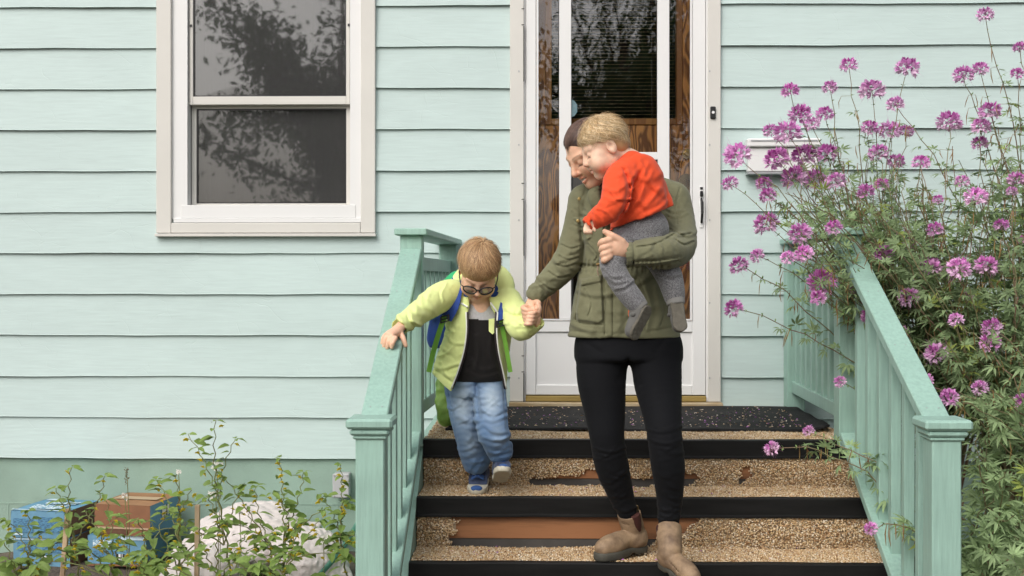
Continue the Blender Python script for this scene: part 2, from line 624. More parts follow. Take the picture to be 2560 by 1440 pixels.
wx = lambda p: at(p, 300, YW).x
wz = lambda p: at(600, p, YW).z
wm = MB()
wm.box(wx(427), wx(470), YW - 0.012, YW + 0.1, wz(548), w_top - 0.04)
wm.box(wx(876), wx(908), YW - 0.012, YW + 0.1, wz(548), w_top - 0.04)
wm.box(wx(470), wx(876), YW - 0.012, YW + 0.1, w_top - 0.11, w_top - 0.04)
window = wm.build('window', M['vinyl'], house)
for nm, (a_, b_, c_, d_, y0) in {'casing_left': (395, 432, None, 583, -0.032), 'casing_right': (904, 940, None, 583, -0.032)}.items():
    b = MB(); b.box(wx(a_), wx(b_), YW + y0, YW + 0.02, wz(d_), w_top, 0.003); sub(b, 'casing_board', M['white'], window)
b = MB(); b.box(wx(432) + 0.001, wx(904) - 0.001, YW - 0.031, YW + 0.02, w_top - 0.08, w_top - 0.001, 0.003); sub(b, 'casing_board', M['white'], window)
b = MB(); b.box(wx(432) + 0.001, wx(904) - 0.001, YW - 0.033, YW + 0.02, wz(583), wz(558), 0.003); sub(b, 'casing_board', M['white'], window)
b = MB(); b.box(wx(393), wx(942), YW - 0.045, YW + 0.02, wz(592), wz(584) - 0.001, 0.002); sub(b, 'sill', M['white'], window)
b = MB(); b.box(wx(437), wx(905), YW - 0.024, YW + 0.05, wz(557), wz(546), 0.002); sub(b, 'sill_strip', M['vinyl'], window)
b = MB(); b.box(wx(455), wx(890), YW - 0.016, YW + 0.07, wz(545.5), wz(513), 0.002); sub(b, 'frame_rail', M['vinyl'], window)
zs_mid, zs_bot, zs_top = wz(250), wz(511), w_top - 0.115
def sash(za, zb, y, wdt, botw, topw):
    s = MB()
    xa, xb = wx(472), wx(874)
    s.box(xa, xa + wdt, YW + y, YW + y + 0.035, za, zb, 0.002)
    s.box(xb - wdt, xb, YW + y, YW + y + 0.035, za, zb, 0.002)
    s.box(xa + wdt, xb - wdt, YW + y + 0.001, YW + y + 0.034, za, za + botw, 0.002)
    s.box(xa + wdt, xb - wdt, YW + y + 0.001, YW + y + 0.034, zb - topw, zb, 0.002)
    o = s.build('sash_frame', M['white'], window)
    g = MB()
    g.box(xa + wdt - 0.002, xb - wdt + 0.002, YW + y + 0.014, YW + y + 0.018, za + botw - 0.002, zb - topw + 0.002)
    g.build('pane', M['screen_glass'], window)
    e = MB()                                              # dark gasket round the pane
    g_ = 0.006
    e.box(xa + wdt, xa + wdt + g_, YW + y + 0.006, YW + y + 0.013, za + botw, zb - topw)
    e.box(xb - wdt - g_, xb - wdt, YW + y + 0.006, YW + y + 0.013, za + botw, zb - topw)
    e.box(xa + wdt + g_, xb - wdt - g_, YW + y + 0.006, YW + y + 0.013, za + botw, za + botw + g_)
    e.box(xa + wdt + g_, xb - wdt - g_, YW + y + 0.006, YW + y + 0.013, zb - topw - g_, zb - topw)
    e.build('gasket', M['black'], window)
sash(wz(261), zs_top, 0.008, 0.02, 0.044, 0.05)
sash(zs_bot, wz(255), 0.05, 0.026, 0.008, 0.028)
for px_ in (474, 869):
    b = MB(); b.box(wx(px_) , wx(px_ + 5), YW + 0.002, YW + 0.009, wz(66), wz(60)); sub(b, 'latch', M['black'], window)
cv = MB()                                                # still curtain behind the lower panes
pts = [(wx(470) + i * 0.02, YW + 0.22 + 0.025 * math.sin(i * 1.1) + 0.012 * math.sin(i * 2.7)) for i in range(46)]
cv.add([(x, y, wz(545)) for x, y in pts] + [(x, y, w_top) for x, y in pts], [(i, i + 1, 47 + i, 46 + i) for i in range(45)])
cv.build('curtain', M['curtain'], window)

# ---- door casing, threshold, wooden door, storm door
def dz(p): return at(1540, p, YW).z
dtop = 3.2
casing = MB()
casing.box(wx(1275), wx(1310), YW - 0.03, YW + 0.03, dz(1003), dtop, 0.003)
door_casing = casing.build('door_casing', M['white'], house)
b = MB(); b.box(wx(1768), wx(1800), YW - 0.03, YW + 0.03, dz(1003), dtop, 0.003); sub(b, 'casing_board', M['white'], door_casing)
b = MB(); b.box(wx(1310) + .001, wx(1768) - .001, YW - 0.029, YW + 0.03, dtop - 0.1, dtop, 0.003); sub(b, 'casing_board', M['white'], door_casing)
b = MB(); b.box(wx(1308), wx(1314), YW - 0.014, YW + 0.1, dz(1003), dtop - 0.1); sub(b, 'jamb', M['vinyl'], door_casing)
b = MB(); b.box(wx(1764), wx(1770), YW - 0.014, YW + 0.1, dz(1003), dtop - 0.1); sub(b, 'jamb', M['vinyl'], door_casing)
for z in (178, 362, 550, 757, 945):
    for p_ in (1297, 1774):
        c = at(p_, z, YW - 0.03)
        b = MB(); b.tube([c + Vector((0, 0.002, 0)), c + Vector((0, -0.003, 0))], 0.0045, 8)
        sub(b, 'screw_head', M['grey_metal'], door_casing)
for z in (25, 460, 890):                                   # hinge seams along the storm door
    b = MB()
    b.box(wx(1308.5), wx(1311), YW - 0.0322, YW - 0.03, dz(z + 180), dz(z + 42))
    b.box(wx(1304), wx(1311), YW - 0.0322, YW - 0.03, dz(z), dz(z - 2))
    b.box(wx(1304), wx(1311), YW - 0.0322, YW - 0.03, dz(z + 40), dz(z + 38))
    sub(b, 'hinge_seam', M['black'], door_casing)
b = MB(); b.box(wx(1273), wx(1803), YW - 0.07, YW + 0.16, LAND - 0.01, dz(1004), 0.004); sill_o = sub(b, 'door_sill', M['sill_wood'], house)
b = MB(); b.box(wx(1314), wx(1764), YW - 0.028, YW + 0.14, dz(1003), dz(989), 0.003); sub(b, 'threshold', M['thresh'], house)

# wooden front door, 0.13 m behind the storm door
YD = YW + 0.14
def ddx(p): return at(p, 300, YD).x
def ddz(p): return at(1540, p, YD).z
gx0, gx1, gz0 = ddx(1379), ddx(1690), ddz(297)
gz1 = dtop - 0.25
xa, xb = wx(1308), wx(1772)
dm = MB()
dm.box(xa, gx0, YD, YD + 0.045, LAND + 0.03, dtop - 0.02)
dm.box(gx1, xb, YD, YD + 0.045, LAND + 0.03, dtop - 0.02)
dm.box(gx0, gx1, YD, YD + 0.045, LAND + 0.03, gz0)
dm.box(gx0, gx1, YD, YD + 0.045, gz1, dtop - 0.02)
front_door = dm.build('front_door', M['door_wood'], house)
b = MB(); tw = 0.034
b.box(gx0 - tw, gx0, YD - 0.012, YD + 0.004, gz0 - tw, gz1 + tw, 0.003)
b.box(gx1, gx1 + tw, YD - 0.012, YD + 0.004, gz0 - tw, gz1 + tw, 0.003)
b.box(gx0, gx1, YD - 0.011, YD + 0.004, gz0 - tw, gz0, 0.003)
b.box(gx0, gx1, YD - 0.011, YD + 0.004, gz1, gz1 + tw, 0.003)
sub(b, 'window_trim', M['door_trim'], front_door)
b = MB(); b.box(gx0 - .003, gx1 + .003, YD + 0.01, YD + 0.016, gz0 - .003, gz1 + .003); sub(b, 'pane', M['glass'], front_door)
b = MB()
z = gz0 + 0.006
while z < gz1:
    b.box(gx0 + 0.004, gx1 - 0.004, YD + 0.028, YD + 0.03, z, z + 0.0022)
    z += 0.0195
for x in (gx0 + 0.08, gx1 - 0.09):
    b.box(x, x + 0.003, YD + 0.026, YD + 0.0275, gz0, gz1)
bl = sub(b, 'blind_slats', mat('blind_slat', lin(150, 132, 96), 0.6), front_door); bl['kind'] = 'stuff'
b = MB(); c = at(1718, 385, YD)
b.tube([c, c + Vector((0, -0.012, 0))], 0.027, 20); b.tube([c + Vector((0, -0.012, 0)), c + Vector((0, -0.024, 0))], [0.02, 0.017], 20)
sub(b, 'deadbolt', M['brass'], front_door, False)
b = MB(); c = at(1716, 456, YD)
b.tube([c, c + Vector((0, -0.012, 0))], [0.047, 0.044], 24)
c2 = at(1722, 500, YD)
b.box(c2.x - 0.02, c2.x + 0.02, YD - 0.008, YD, c2.z - 0.12, c2.z + 0.04, 0.002)
b.tube([c + Vector((0.005, -0.012, 0.01)), c + Vector((0.012, -0.045, -0.03)), c + Vector((0.012, -0.05, -0.09)), c + Vector((0.012, -0.035, -0.13))], 0.011, 10)
sub(b, 'door_handle', M['old_brass'], front_door, False)

# storm door with a tall pet-door insert in its glass
YS = YW - 0.016
b = MB()
st = dtop - 0.1
b.box(wx(1315), wx(1340), YS, YS + 0.04, dz(987), st, 0.003)
b.box(wx(1730), wx(1763), YS, YS + 0.04, dz(987), st, 0.003)
b.box(wx(1340), wx(1730), YS + .001, YS + 0.039, dz(830), dz(802), 0.003)
b.box(wx(1340), wx(1730), YS + .001, YS + 0.039, dz(987), dz(962), 0.003)
b.box(wx(1340), wx(1730), YS + .001, YS + 0.039, st - 0.05, st, 0.003)
storm = b.build('storm_door', M['vinyl'], house)
b = MB(); b.box(wx(1340), wx(1730), YS + 0.012, YS + 0.03, dz(962) - .002, dz(830) + .002); sub(b, 'kick_panel', M['vinyl'], storm)
b = MB()
b.box(wx(1341), wx(1346), YS - 0.004, YS + 0.002, dz(801), st - .05); b.box(wx(1346), wx(1724), YS - 0.004, YS + 0.002, dz(801), dz(797)); b.box(wx(1724), wx(1729), YS - .004, YS + .002, dz(801), st - .05)
sub(b, 'glazing_bead', M['vinyl'], storm)
b = MB()
b.box(wx(1398), wx(1428), YS + 0.004, YS + 0.034, dz(797), st - .05, 0.002)
b.box(wx(1643), wx(1673), YS + 0.004, YS + 0.034, dz(797), st - .05, 0.002)
b.box(wx(1428), wx(1643), YS + 0.005, YS + 0.033, dz(400), dz(381), 0.002)
b.box(wx(1428), wx(1643), YS + 0.005, YS + 0.033, dz(797), dz(780), 0.002)
sub(b, 'pet_door_frame', M['vinyl'], storm)
b = MB()
b.box(wx(1428), wx(1433), YS + 0.002, YS + 0.03, dz(780), dz(400)); b.box(wx(1638), wx(1643), YS + 0.002, YS + 0.03, dz(780), dz(400))
b.box(wx(1433), wx(1638), YS + 0.002, YS + 0.03, dz(404), dz(400)); b.box(wx(1433), wx(1638), YS + 0.002, YS + 0.03, dz(780), dz(776))
sub(b, 'pet_flap_gasket', M['black'], storm)
b = MB(); b.box(wx(1433), wx(1638), YS + 0.013, YS + 0.016, dz(776), dz(404)); sub(b, 'pet_flap', thin_glass('smoked_flap', (0.3, 0.28, 0.27, 1), 0.05), storm)
for a_, b_, c_, d_ in ((1340, 1398, 802, None), (1673, 1730, 802, None), (1428, 1643, 381, None)):
    g = MB(); g.box(wx(a_) + .0005, wx(b_) - .0005, YS + 0.018, YS + 0.022, dz(c_) - 0.002, st - 0.05); sub(g, 'pane', M['glass'], storm)
b = MB(); hx = wx(1752)
b.box(hx - 0.009, hx + 0.009, YS - 0.006, YS, dz(570), dz(466), 0.002)
hplate = sub(b, 'handle_plate', M['vinyl'], storm)
b = MB()
b.box(hx - 0.008, hx + 0.008, YS - 0.02, YS - 0.006, dz(493), dz(479), 0.003)
b.box(hx - 0.007, hx + 0.007, YS - 0.01, YS - 0.006, dz(475), dz(469), 0.001)
b.tube([Vector((hx, YS - 0.006, dz(498))), Vector((hx, YS - 0.035, dz(508))), Vector((hx, YS - 0.038, dz(535))), Vector((hx, YS - 0.012, dz(558)))], [0.006, 0.008, 0.007, 0.006], 8)
sub(b, 'storm_handle', M['black'], storm)
c_ = [at(1428 + u, v, YS + 0.0165) for u, v in ((0, 248), (8, 252), (15, 262), (15, 280), (8, 290), (0, 293))]
b = MB(); b.add([p for p in c_] + [p + Vector((0, 0.0012, 0)) for p in c_], [(0, 1, 2, 3, 4, 5), (11, 10, 9, 8, 7, 6)] + [(i, i + 6, (i + 1) % 6 + 6, (i + 1) % 6) for i in range(6)])
sub(b, 'security_sticker', mat('pale_blue_sticker', lin(112, 136, 142), 0.4, color2=lin(80, 112, 122), vscale=60), storm)

# doorbell, letter box, junction box: fixed to the wall but things of their own
c = at(1782, 282, YW - 0.03)
db = thing('doorbell', 'small black doorbell with white button on the door casing', 'doorbell', c)
b = MB(); b.box(c.x - 0.014, c.x + 0.014, c.y - 0.014, c.y + 0.001, c.z - 0.032, c.z + 0.032, 0.004); b.build('housing', M['black'], db)
b = MB(); b.tube([c + Vector((0, -0.013, 0)), c + Vector((0, -0.018, 0))], 0.0075, 16); b.build('button', M['vinyl'], db)
c0, c1 = at(1866, 350, YW - 0.02), at(2040, 432, YW - 0.02)
mbx = thing('letter_box', 'white metal letter box on the wall behind the purple flowers', 'letter box', ((c0.x + c1.x) / 2, YW, c1.z))
b = MB(); b.box(c0.x, c1.x, YW - 0.075, YW - 0.005, c1.z, c0.z - 0.045, 0.006); b.build('body', M['vinyl'], mbx)
b = MB(); b.box(c0.x - 0.008, c1.x + 0.008, YW - 0.095, YW - 0.005, c0.z - 0.044, c0.z, 0.006); b.build('lid', M['vinyl'], mbx)
b = MB(); b.box(c0.x + 0.01, c1.x - 0.01, YW - 0.098, YW - 0.0945, c0.z - 0.016, c0.z - 0.009); b.build('lid_edge', M['grey_metal'], mbx)
b = MB(); b.box(c0.x - 0.004, c1.x + 0.004, YW - 0.08, YW - 0.006, c1.z - 0.012, c1.z - 0.001, 0.002); b.build('paper_hook', M['grey_metal'], mbx)
c0, c1 = at(838, 1180, YW), at(877, 1238, YW)
jb = thing('junction_box', 'grey electrical junction box on the green foundation beside the newel post', 'junction box', ((c0.x + c1.x) / 2, YW, c1.z))
gpl = mat('grey_plastic', lin(176, 176, 178), 0.5, var=0.04)
b = MB(); b.box(c0.x, c1.x, YW - 0.06, YW + 0.011, c1.z, c0.z, 0.005); b.build('body', gpl, jb)
b = MB(); b.box(c0.x - .002, c1.x + .002, YW - 0.072, YW - 0.0605, c1.z - .002, c0.z + .002, 0.004); b.build('cover', gpl, jb)
for x in (c0.x + .008, c1.x - .008):
    for z in (c0.z - .008, c1.z + .008):
        b = MB(); b.tube([Vector((x, YW - .0715, z)), Vector((x, YW - .075, z))], 0.004, 8)
        b.build('screw_head', M['grey_metal'], jb)
# ------------------------------------------------------------ porch steps
SXL, SXR = -0.475, 1.335                 # stair edges
NY = [4.893, 4.613, 4.333, 4.053]        # nosing fronts
NZ = [0.76, 0.57, 0.38, 0.19]            # tread levels
steps = thing('porch_steps', 'porch steps of loose pebble aggregate with black nosings and bared wood', 'steps', ((SXL + SXR) / 2, 5.0, 0))
b = MB(); b.box(SXL, SXR, NY[0] + 0.03, YW + 0.01, 0.0, NZ[0] - 0.006); b.build('landing_slab', M['concrete'], steps)
for i in range(1, 4):
    b = MB(); b.box(SXL, SXR, NY[i] + 0.03, NY[i - 1] + 0.0285, 0.0, NZ[i] - 0.006); b.build('tread_slab', M['concrete'], steps)
RY = []
for i in range(4):                       # riser boards, bared where the aggregate has fallen off
    y = NY[i] + 0.012
    RY.append(y)
    zlo = NZ[i] - 0.19 + 0.03 if i < 3 else 0.0
    b = MB(); b.box(SXL + .002, SXR - .002, y, y + 0.0175, zlo, NZ[i] - 0.012, 0.001); b.build('riser_board', M['riser_wood'], steps)
    if i < 3:
        b = MB(); b.box(SXL + .003, SXR - .003, y + 0.004, y + 0.0175, NZ[i + 1] - 0.006, zlo - .001); b.build('riser_gap', mat('gap_shade', (0.06, 0.055, 0.05, 1), 0.8, var=0.3), steps)  # dark strip: shade of the gap below the riser, put in its colour
for i in range(4):                       # L-shaped vinyl nosings
    y, z = NY[i], NZ[i]
    h = 0.072
    prof = [(y + 0.035, z + 0.0035), (y + 0.001, z + 0.0035), (y - 0.002, z), (y - 0.0025, z - h + 0.012), (y - 0.009, z - h + 0.006), (y - 0.009, z - h),
            (y + 0.004, z - h), (y + 0.004, z - 0.003), (y + 0.035, z - 0.003)]
    n = 24
    xs = np.linspace(SXL + .001, SXR - .001, n + 1)
    wv = 0.0012 * np.sin(xs * 7 + i) + 0.0008 * np.sin(xs * 19 + 2 * i)
    V = np.concatenate([np.stack([np.full(len(prof), x), [p[0] + w for p in prof], [p[1] + w * .6 for p in prof]], -1) for x, w in zip(xs, wv)])
    m_ = len(prof)
    Q = [(r * m_ + k, r * m_ + (k + 1) % m_, (r + 1) * m_ + (k + 1) % m_, (r + 1) * m_ + k) for r in range(n) for k in range(m_)]
    np_part('nosing_strip', V, None, M['nosing'], steps, Q)

def in_poly(x, z, poly):
    inside = np.zeros(x.shape, bool)
    n = len(poly)
    for i in range(n):
        x1, z1 = poly[i]; x2, z2 = poly[(i + 1) % n]
        c = ((z1 > z) != (z2 > z)) & (x < (x2 - x1) * (z - z1) / (z2 - z1 + 1e-12) + x1)
        inside ^= c
    return inside

def riser_poly(pts, i):
    return [(at(px, py, RY[i]).x, at(px, py, RY[i]).z) for px, py in pts]

BARE = {0: [riser_poly([(1325, 1202), (1350, 1192), (1400, 1190), (1440, 1184), (1475, 1176), (1510, 1173), (1560, 1184), (1600, 1194), (1650, 1192), (1700, 1182), (1750, 1190), (1742, 1202), (1735, 1214), (1320, 1214)], 0),
            riser_poly([(1846, 1180), (1858, 1166), (1872, 1168), (1880, 1182), (1868, 1200), (1846, 1206)], 0)],
        1: [riser_poly([(1110, 1280), (1142, 1305), (1140, 1325), (1122, 1350), (1128, 1400), (1560, 1400), (1640, 1348), (1655, 1340), (1700, 1330), (1718, 1322), (1760, 1280)], 1)],
        2: [], 3: []}
PV = np.array([(1, 0, 0), (-1, 0, 0), (0, 1, 0), (0, -1, 0), (0, 0, 1), (0, 0, -1)], np.float32)
PT = np.array([(0, 2, 4), (2, 1, 4), (1, 3, 4), (3, 0, 4), (2, 0, 5), (1, 2, 5), (3, 1, 5), (0, 3, 5)], np.int32)
PAL = np.array([lin(226, 204, 170)[:3], lin(208, 178, 134)[:3], lin(180, 144, 100)[:3], lin(236, 222, 200)[:3], lin(150, 110, 72)[:3],
                lin(198, 164, 126)[:3], lin(128, 104, 80)[:3], lin(216, 188, 148)[:3]])

def pebble_mesh(name, P, Nrm, size, par, m):
    n = len(P)
    sc = size * rng.uniform(0.62, 1.2, (n, 1, 1)) * rng.uniform(0.72, 1.15, (n, 1, 3))
    q_ = rng.normal(size=(n, 4)); q_ /= np.linalg.norm(q_, axis=1, keepdims=True)
    w, x, y, z = q_.T
    R = np.stack([1 - 2 * (y * y + z * z), 2 * (x * y - z * w), 2 * (x * z + y * w), 2 * (x * y + z * w), 1 - 2 * (x * x + z * z), 2 * (y * z - x * w),
                  2 * (x * z - y * w), 2 * (y * z + x * w), 1 - 2 * (x * x + y * y)], -1).reshape(n, 3, 3)
    V = np.einsum('nij,nkj->nki', R, PV[None] * sc) + P[:, None, :]
    T = (PT[None] + (np.arange(n) * 6)[:, None, None]).reshape(-1, 3)
    c = PAL[rng.choice(len(PAL), n, p=[.2, .2, .14, .1, .05, .15, .02, .14])] * rng.uniform(0.88, 1.1, (n, 1))
    o = np_part(name, V.reshape(-1, 3), T, m, par, None, True, np.repeat(c, 6, 0))
    o['kind'] = 'stuff'
    return o

M['pebble'] = mat('pebbles', (0.92, 0.92, 0.92, 1), 0.38, attr=True)
def jitter_grid(x0, x1, y0, y1, s):
    a, b_ = np.meshgrid(np.arange(x0, x1, s), np.arange(y0, y1, s), indexing='ij')
    return (a + rng.uniform(-.5, .5, a.shape) * s).ravel(), (b_ + rng.uniform(-.5, .5, a.shape) * s).ravel()

SP = 0.0056
for i in range(4):
    P = []
    yb = (NY[i - 1] + 0.005) if i > 0 else YW - 0.075
    u, v = jitter_grid(SXL + .006, SXR - .006, NY[i] + 0.034, yb, SP)
    if i == 0:                            # nothing to see under the mat
        keep = ~((u > -0.33) & (u < 1.16) & (v > 5.26) & (v < 6.1))
        u, v = u[keep], v[keep]
    hgt = 0.004 * np.sin(u * 9 + i) * np.sin(v * 31 + u * 3)
    P.append(np.stack([u, v, NZ[i] - 0.003 + hgt + rng.uniform(-.002, .003, u.shape)], -1))
    # fillet of loose pebbles where tread meets riser, then the riser face
    if i < 4:
        zt = NZ[i] - 0.072
        zb = NZ[i] - 0.19 if i < 3 else 0
        u, v = jitter_grid(SXL + .006, SXR - .006, zb, zt, SP)
        bare = np.zeros(u.shape, bool)
        un = u + 0.012 * np.sin(v * 140) + rng.normal(0, .003, u.shape)
        vn = v + 0.006 * np.sin(u * 47) + 0.004 * np.sin(u * 113) + rng.normal(0, .002, u.shape)
        for p in BARE[i]:
            bare |= in_poly(un, vn, p)
        k = ~bare
        t_ = (v[k] - zb) / (zt - zb)
        bulge = 0.006 + 0.010 * np.sin(np.clip(t_, 0, 1) * math.pi) + 0.003 * np.sin(u[k] * 23)
        P.append(np.stack([u[k], RY[i] - bulge * .9 - rng.uniform(0, .003, k.sum()), v[k]], -1))
        # mortar bed that the riser pebbles sit in, gone where the wood is bared
        cu, cv_ = np.arange(SXL + .004, SXR - .012, .009), np.arange(zb, zt + .002, .009)
        CU, CV = [a_.ravel() for a_ in np.meshgrid(cu, cv_, indexing='ij')]
        bb = np.zeros(CU.shape, bool)
        for p in BARE[i]:
            bb |= in_poly(CU + .0045, CV + .0045 + .004 * np.sin(CU * 60), p) | in_poly(CU + .0045, CV + .014, p) | in_poly(CU + .0045, CV - .006, p)
        CU, CV = CU[~bb], CV[~bb]
        yy = np.full(CU.shape, RY[i] - .0055)
        cells = np.stack([np.stack([CU, yy, CV], -1), np.stack([CU + .009, yy, CV], -1), np.stack([CU + .009, yy, CV + .009], -1), np.stack([CU, yy, CV + .009], -1)], 1).reshape(-1, 3)
        bed = np_part('mortar_bed', cells, None, M['concrete'], steps, np.arange(len(cells)).reshape(-1, 4))
        bed['kind'] = 'stuff'
    P = np.concatenate(P)
    pebble_mesh('pebble_aggregate', P, None, 0.0049, steps, M['pebble'])

# side stringers under the railings
for x in (SXL - 0.045, SXR + 0.001):
    b = MB()
    prof = [(NY[3] + .02, 0.0), (NY[3] + .02, 0.16), (NY[0] + .02, NZ[0] - 0.03), (YW - .02, NZ[0] - .03), (YW - .02, 0.0)]
    b.add([(x, y, z) for y, z in prof] + [(x + 0.044, y, z) for y, z in prof],
          [(0, 1, 2, 3, 4), (9, 8, 7, 6, 5)] + [(k, k + 5, (k + 1) % 5 + 5, (k + 1) % 5) for k in range(5)])
    b.build('side_panel', M['rail'], steps)

# ------------------------------------------------------------ railings
def square_post(m, x0, x1, y0, y1, z0, z1):
    m.box(x0, x1, y0, y1, z0, z1, 0.0) if False else m.bar(Vector(((x0 + x1) / 2, (y0 + y1) / 2, z0)), Vector(((x0 + x1) / 2, (y0 + y1) / 2, z1)), x1 - x0, y1 - y0, Vector((0, 1, 0)), 0.004)

def railing(side, label):
    sgn = -1 if side == 'l' else 1
    pw = 0.092
    if side == 'l':
        nx0 = at(888, 1200, 3.70).x; lx0 = at(1000, 700, 4.86).x
        wallx = at(1100, 700, YW - .05).x
    else:
        nx0 = at(2329, 1200, 3.71).x; lx0 = at(2098, 900, 4.86).x
        wallx = at(1962, 900, YW - .05).x
    ncx, lcx = nx0 + pw / 2, lx0 + pw / 2
    ny, ly = 3.75, 4.905
    r = thing('stair_railing', label, 'railing', (ncx, ny, 0), 'porch railings')
    b = MB(); square_post(b, nx0, nx0 + pw, ny - pw / 2, ny + pw / 2, 0, 0.962); newel = b.build('newel_post', M['rail'], r)
    b = MB()
    for (e, z0, z1) in ((0.008, 0.925, 0.937), (0.017, 0.938, 0.958), (0.028, 0.959, 0.992)):
        b.bar(Vector((ncx, ny, z0)), Vector((ncx, ny, z1)), pw + 2 * e, pw + 2 * e, Vector((0, 1, 0)), min(0.008, (z1 - z0) * .35))
    b.build('post_cap', M['rail'], newel)
    zt = 1.615
    b = MB(); square_post(b, lx0, lx0 + pw, ly - pw / 2, ly + pw / 2, NZ[0] - 0.02, zt); b.build('landing_post', M['rail'], r)
    # sloping handrail lying between the posts, and the lower rail
    a0 = Vector((ncx - sgn * 0.0, ny + pw / 2 - 0.01, 0.962)); a1 = Vector((lcx, ly - pw / 2 + 0.002, 1.545))
    d = (a1 - a0)
    up = Vector((0, -d.z, d.y)).normalized()
    b = MB(); b.bar(a0, a1, 0.088, 0.038, up, 0.004); hr = b.build('hand_rail', M['rail'], r)
    for t_ in (.06, .38, .7, .95):
        for o_ in (-.018, .02):
            c_ = a0.lerp(a1, t_) + up * .0195 + Vector((o_, 0, 0))
            nb_ = MB(); nb_.tube([c_ - up * .004, c_ + up * .0006], .0028, 6); nb_.build('nail_head', M['grey_metal'], hr)
    c0 = Vector((ncx, ny + pw / 2 - .001, 0.17)); c1 = Vector((lcx, ly - pw / 2 + .001, 0.17 + 1.07 * 0.64))
    c1.z = c0.z + d.z * (c1.y - c0.y) / d.y + 0.04
    b = MB(); b.bar(c0, c1, 0.085, 0.038, up, 0.004); b.build('lower_rail', M['rail'], r)
    nb = 6
    proto = None
    for k in range(nb):
        t_ = (k + 1) / (nb + 1)
        lo, hi = c0.lerp(c1, t_), a0.lerp(a1, t_)
        x = lo.x
        b = MB(); b.bar(Vector((lo.x, lo.y, lo.z + 0.006)), Vector((hi.x, hi.y, hi.z - 0.006)), 0.036, 0.036, Vector((0, 1, 0)), 0.002)
        b.build('baluster', M['rail'], r)
    # level rail along the landing
    e0, e1 = Vector((lcx, ly + pw / 2, 0)), Vector((wallx + pw / 2, YW - 0.02, 0))
    b = MB(); b.bar(Vector((lcx, ly - 0.075, zt + 0.0145)), Vector((e1.x, e1.y, zt + 0.0145)), 0.135, 0.028, Vector((0, 0, 1)), 0.004); b.build('cap_rail', M['rail'], r)
    b = MB(); b.bar(Vector((e0.x, e0.y, zt - 0.115)), Vector((e1.x, e1.y, zt - 0.115)), 0.04, 0.06, Vector((0, 0, 1)), 0.003); b.build('upper_rail', M['rail'], r)
    b = MB(); b.bar(Vector((e0.x, e0.y, NZ[0] + 0.115)), Vector((e1.x, e1.y, NZ[0] + 0.115)), 0.04, 0.06, Vector((0, 0, 1)), 0.003); b.build('lower_rail', M['rail'], r)
    b = MB(); square_post(b, e1.x - pw / 2, e1.x + pw / 2, YW - 0.11, YW - 0.018, NZ[0] - .01, zt); b.build('wall_post', M['rail'], r)
    n2 = 8
    for k in range(n2):
        p = e0.lerp(e1 - Vector((0, .09, 0)), (k + 0.8) / (n2 + .4))
        b = MB(); b.bar(Vector((p.x, p.y, NZ[0] + 0.14)), Vector((p.x, p.y, zt - 0.14)), 0.036, 0.036, Vector((0, 1, 0)), 0.002); b.build('baluster', M['rail'], r)
    return r

rail_l = railing('l', 'mint green stair railing the boy rests his hand on')
rail_r = railing('r', 'mint green stair railing overhung by the purple flowering plants')

# ------------------------------------------------------------ door mat
mz = NZ[0] + 0.004
fl, fr = at(1112, 1083, 5.17), at(2078, 1083, 5.17)
bl_, br_ = at(1240, 1018, 6.12), at(1990, 1018, 6.12)
n, m_ = 60, 30
V = []
for j in range(m_ + 1):
    for i in range(n + 1):
        u, v = i / n, j / m_
        xl, xr = fl.x + (bl_.x - fl.x) * v, fr.x + (br_.x - fr.x) * v
        x, y = xl + (xr - xl) * u, 5.19 + (6.12 - 5.19) * v
        z = mz + 0.008 + 0.003 * math.sin(u * 21 + v * 4) * (1 - v) + 0.0025 * math.sin(v * 17 + u * 5)
        z += 0.02 * max(0, (u - .93) / .07) ** 2 * (1 - v)
        V.append((x, y + 0.012 * math.sin(u * 9), z))
k_ = len(V)
V += [(x, y, z - 0.009) for x, y, z in V]
Q = [(j * (n + 1) + i, j * (n + 1) + i + 1, (j + 1) * (n + 1) + i + 1, (j + 1) * (n + 1) + i) for j in range(m_) for i in range(n)]
rim = [i for i in range(n + 1)] + [j * (n + 1) + n for j in range(1, m_ + 1)] + [m_ * (n + 1) + i for i in range(n - 1, -1, -1)] + [j * (n + 1) for j in range(m_ - 1, 0, -1)]
Q += [(rim[i], rim[i] + k_, rim[(i + 1) % len(rim)] + k_, rim[(i + 1) % len(rim)]) for i in range(len(rim))]
M['mat'] = mat('black_rubber_mat', (0.016, 0.016, 0.0165, 1), 0.75, spec=0.2, var=0.3, vscale=8, bump=0.9, bscale=34, bstretch=(1, 2.5, 1), dist=0.012)
mo = np_part('door_mat', V, None, M['mat'], None, Q, True)
tag(mo, 'large black rubber door mat strewn with petals on the landing', 'door mat')
# fallen petals and grit on the mat and treads
N_ = 520
u, v = rng.uniform(0, 1, N_), rng.beta(1.1, 1.6, N_)
x = fl.x + 0.05 + u ** 0.8 * (fr.x - fl.x - 0.1); y = 5.21 + v * 0.88
z = np.full(N_, mz + 0.0135)
xs2, ys2 = rng.uniform(SXL + .1, SXR - .05, 160), rng.uniform(4.36, 4.58, 160)
z2 = np.full(160, NZ[2] + 0.008)
lvl = rng.integers(0, 2, 160)
ys2 = np.where(lvl == 1, ys2 + 0.28, ys2); z2 = np.where(lvl == 1, NZ[1] + .008, z2)
x, y, z = np.concatenate([x, xs2]), np.concatenate([y, ys2]), np.concatenate([z, z2])
nn = len(x)
a = rng.uniform(0, 6.28, nn); s = rng.uniform(0.003, 0.0085, nn); w = s * rng.uniform(.35, .8, nn)
cx, sx = np.cos(a), np.sin(a)
P4 = [(s, 0 * s), (0 * s, w), (-s, 0 * s), (0 * s, -w)]
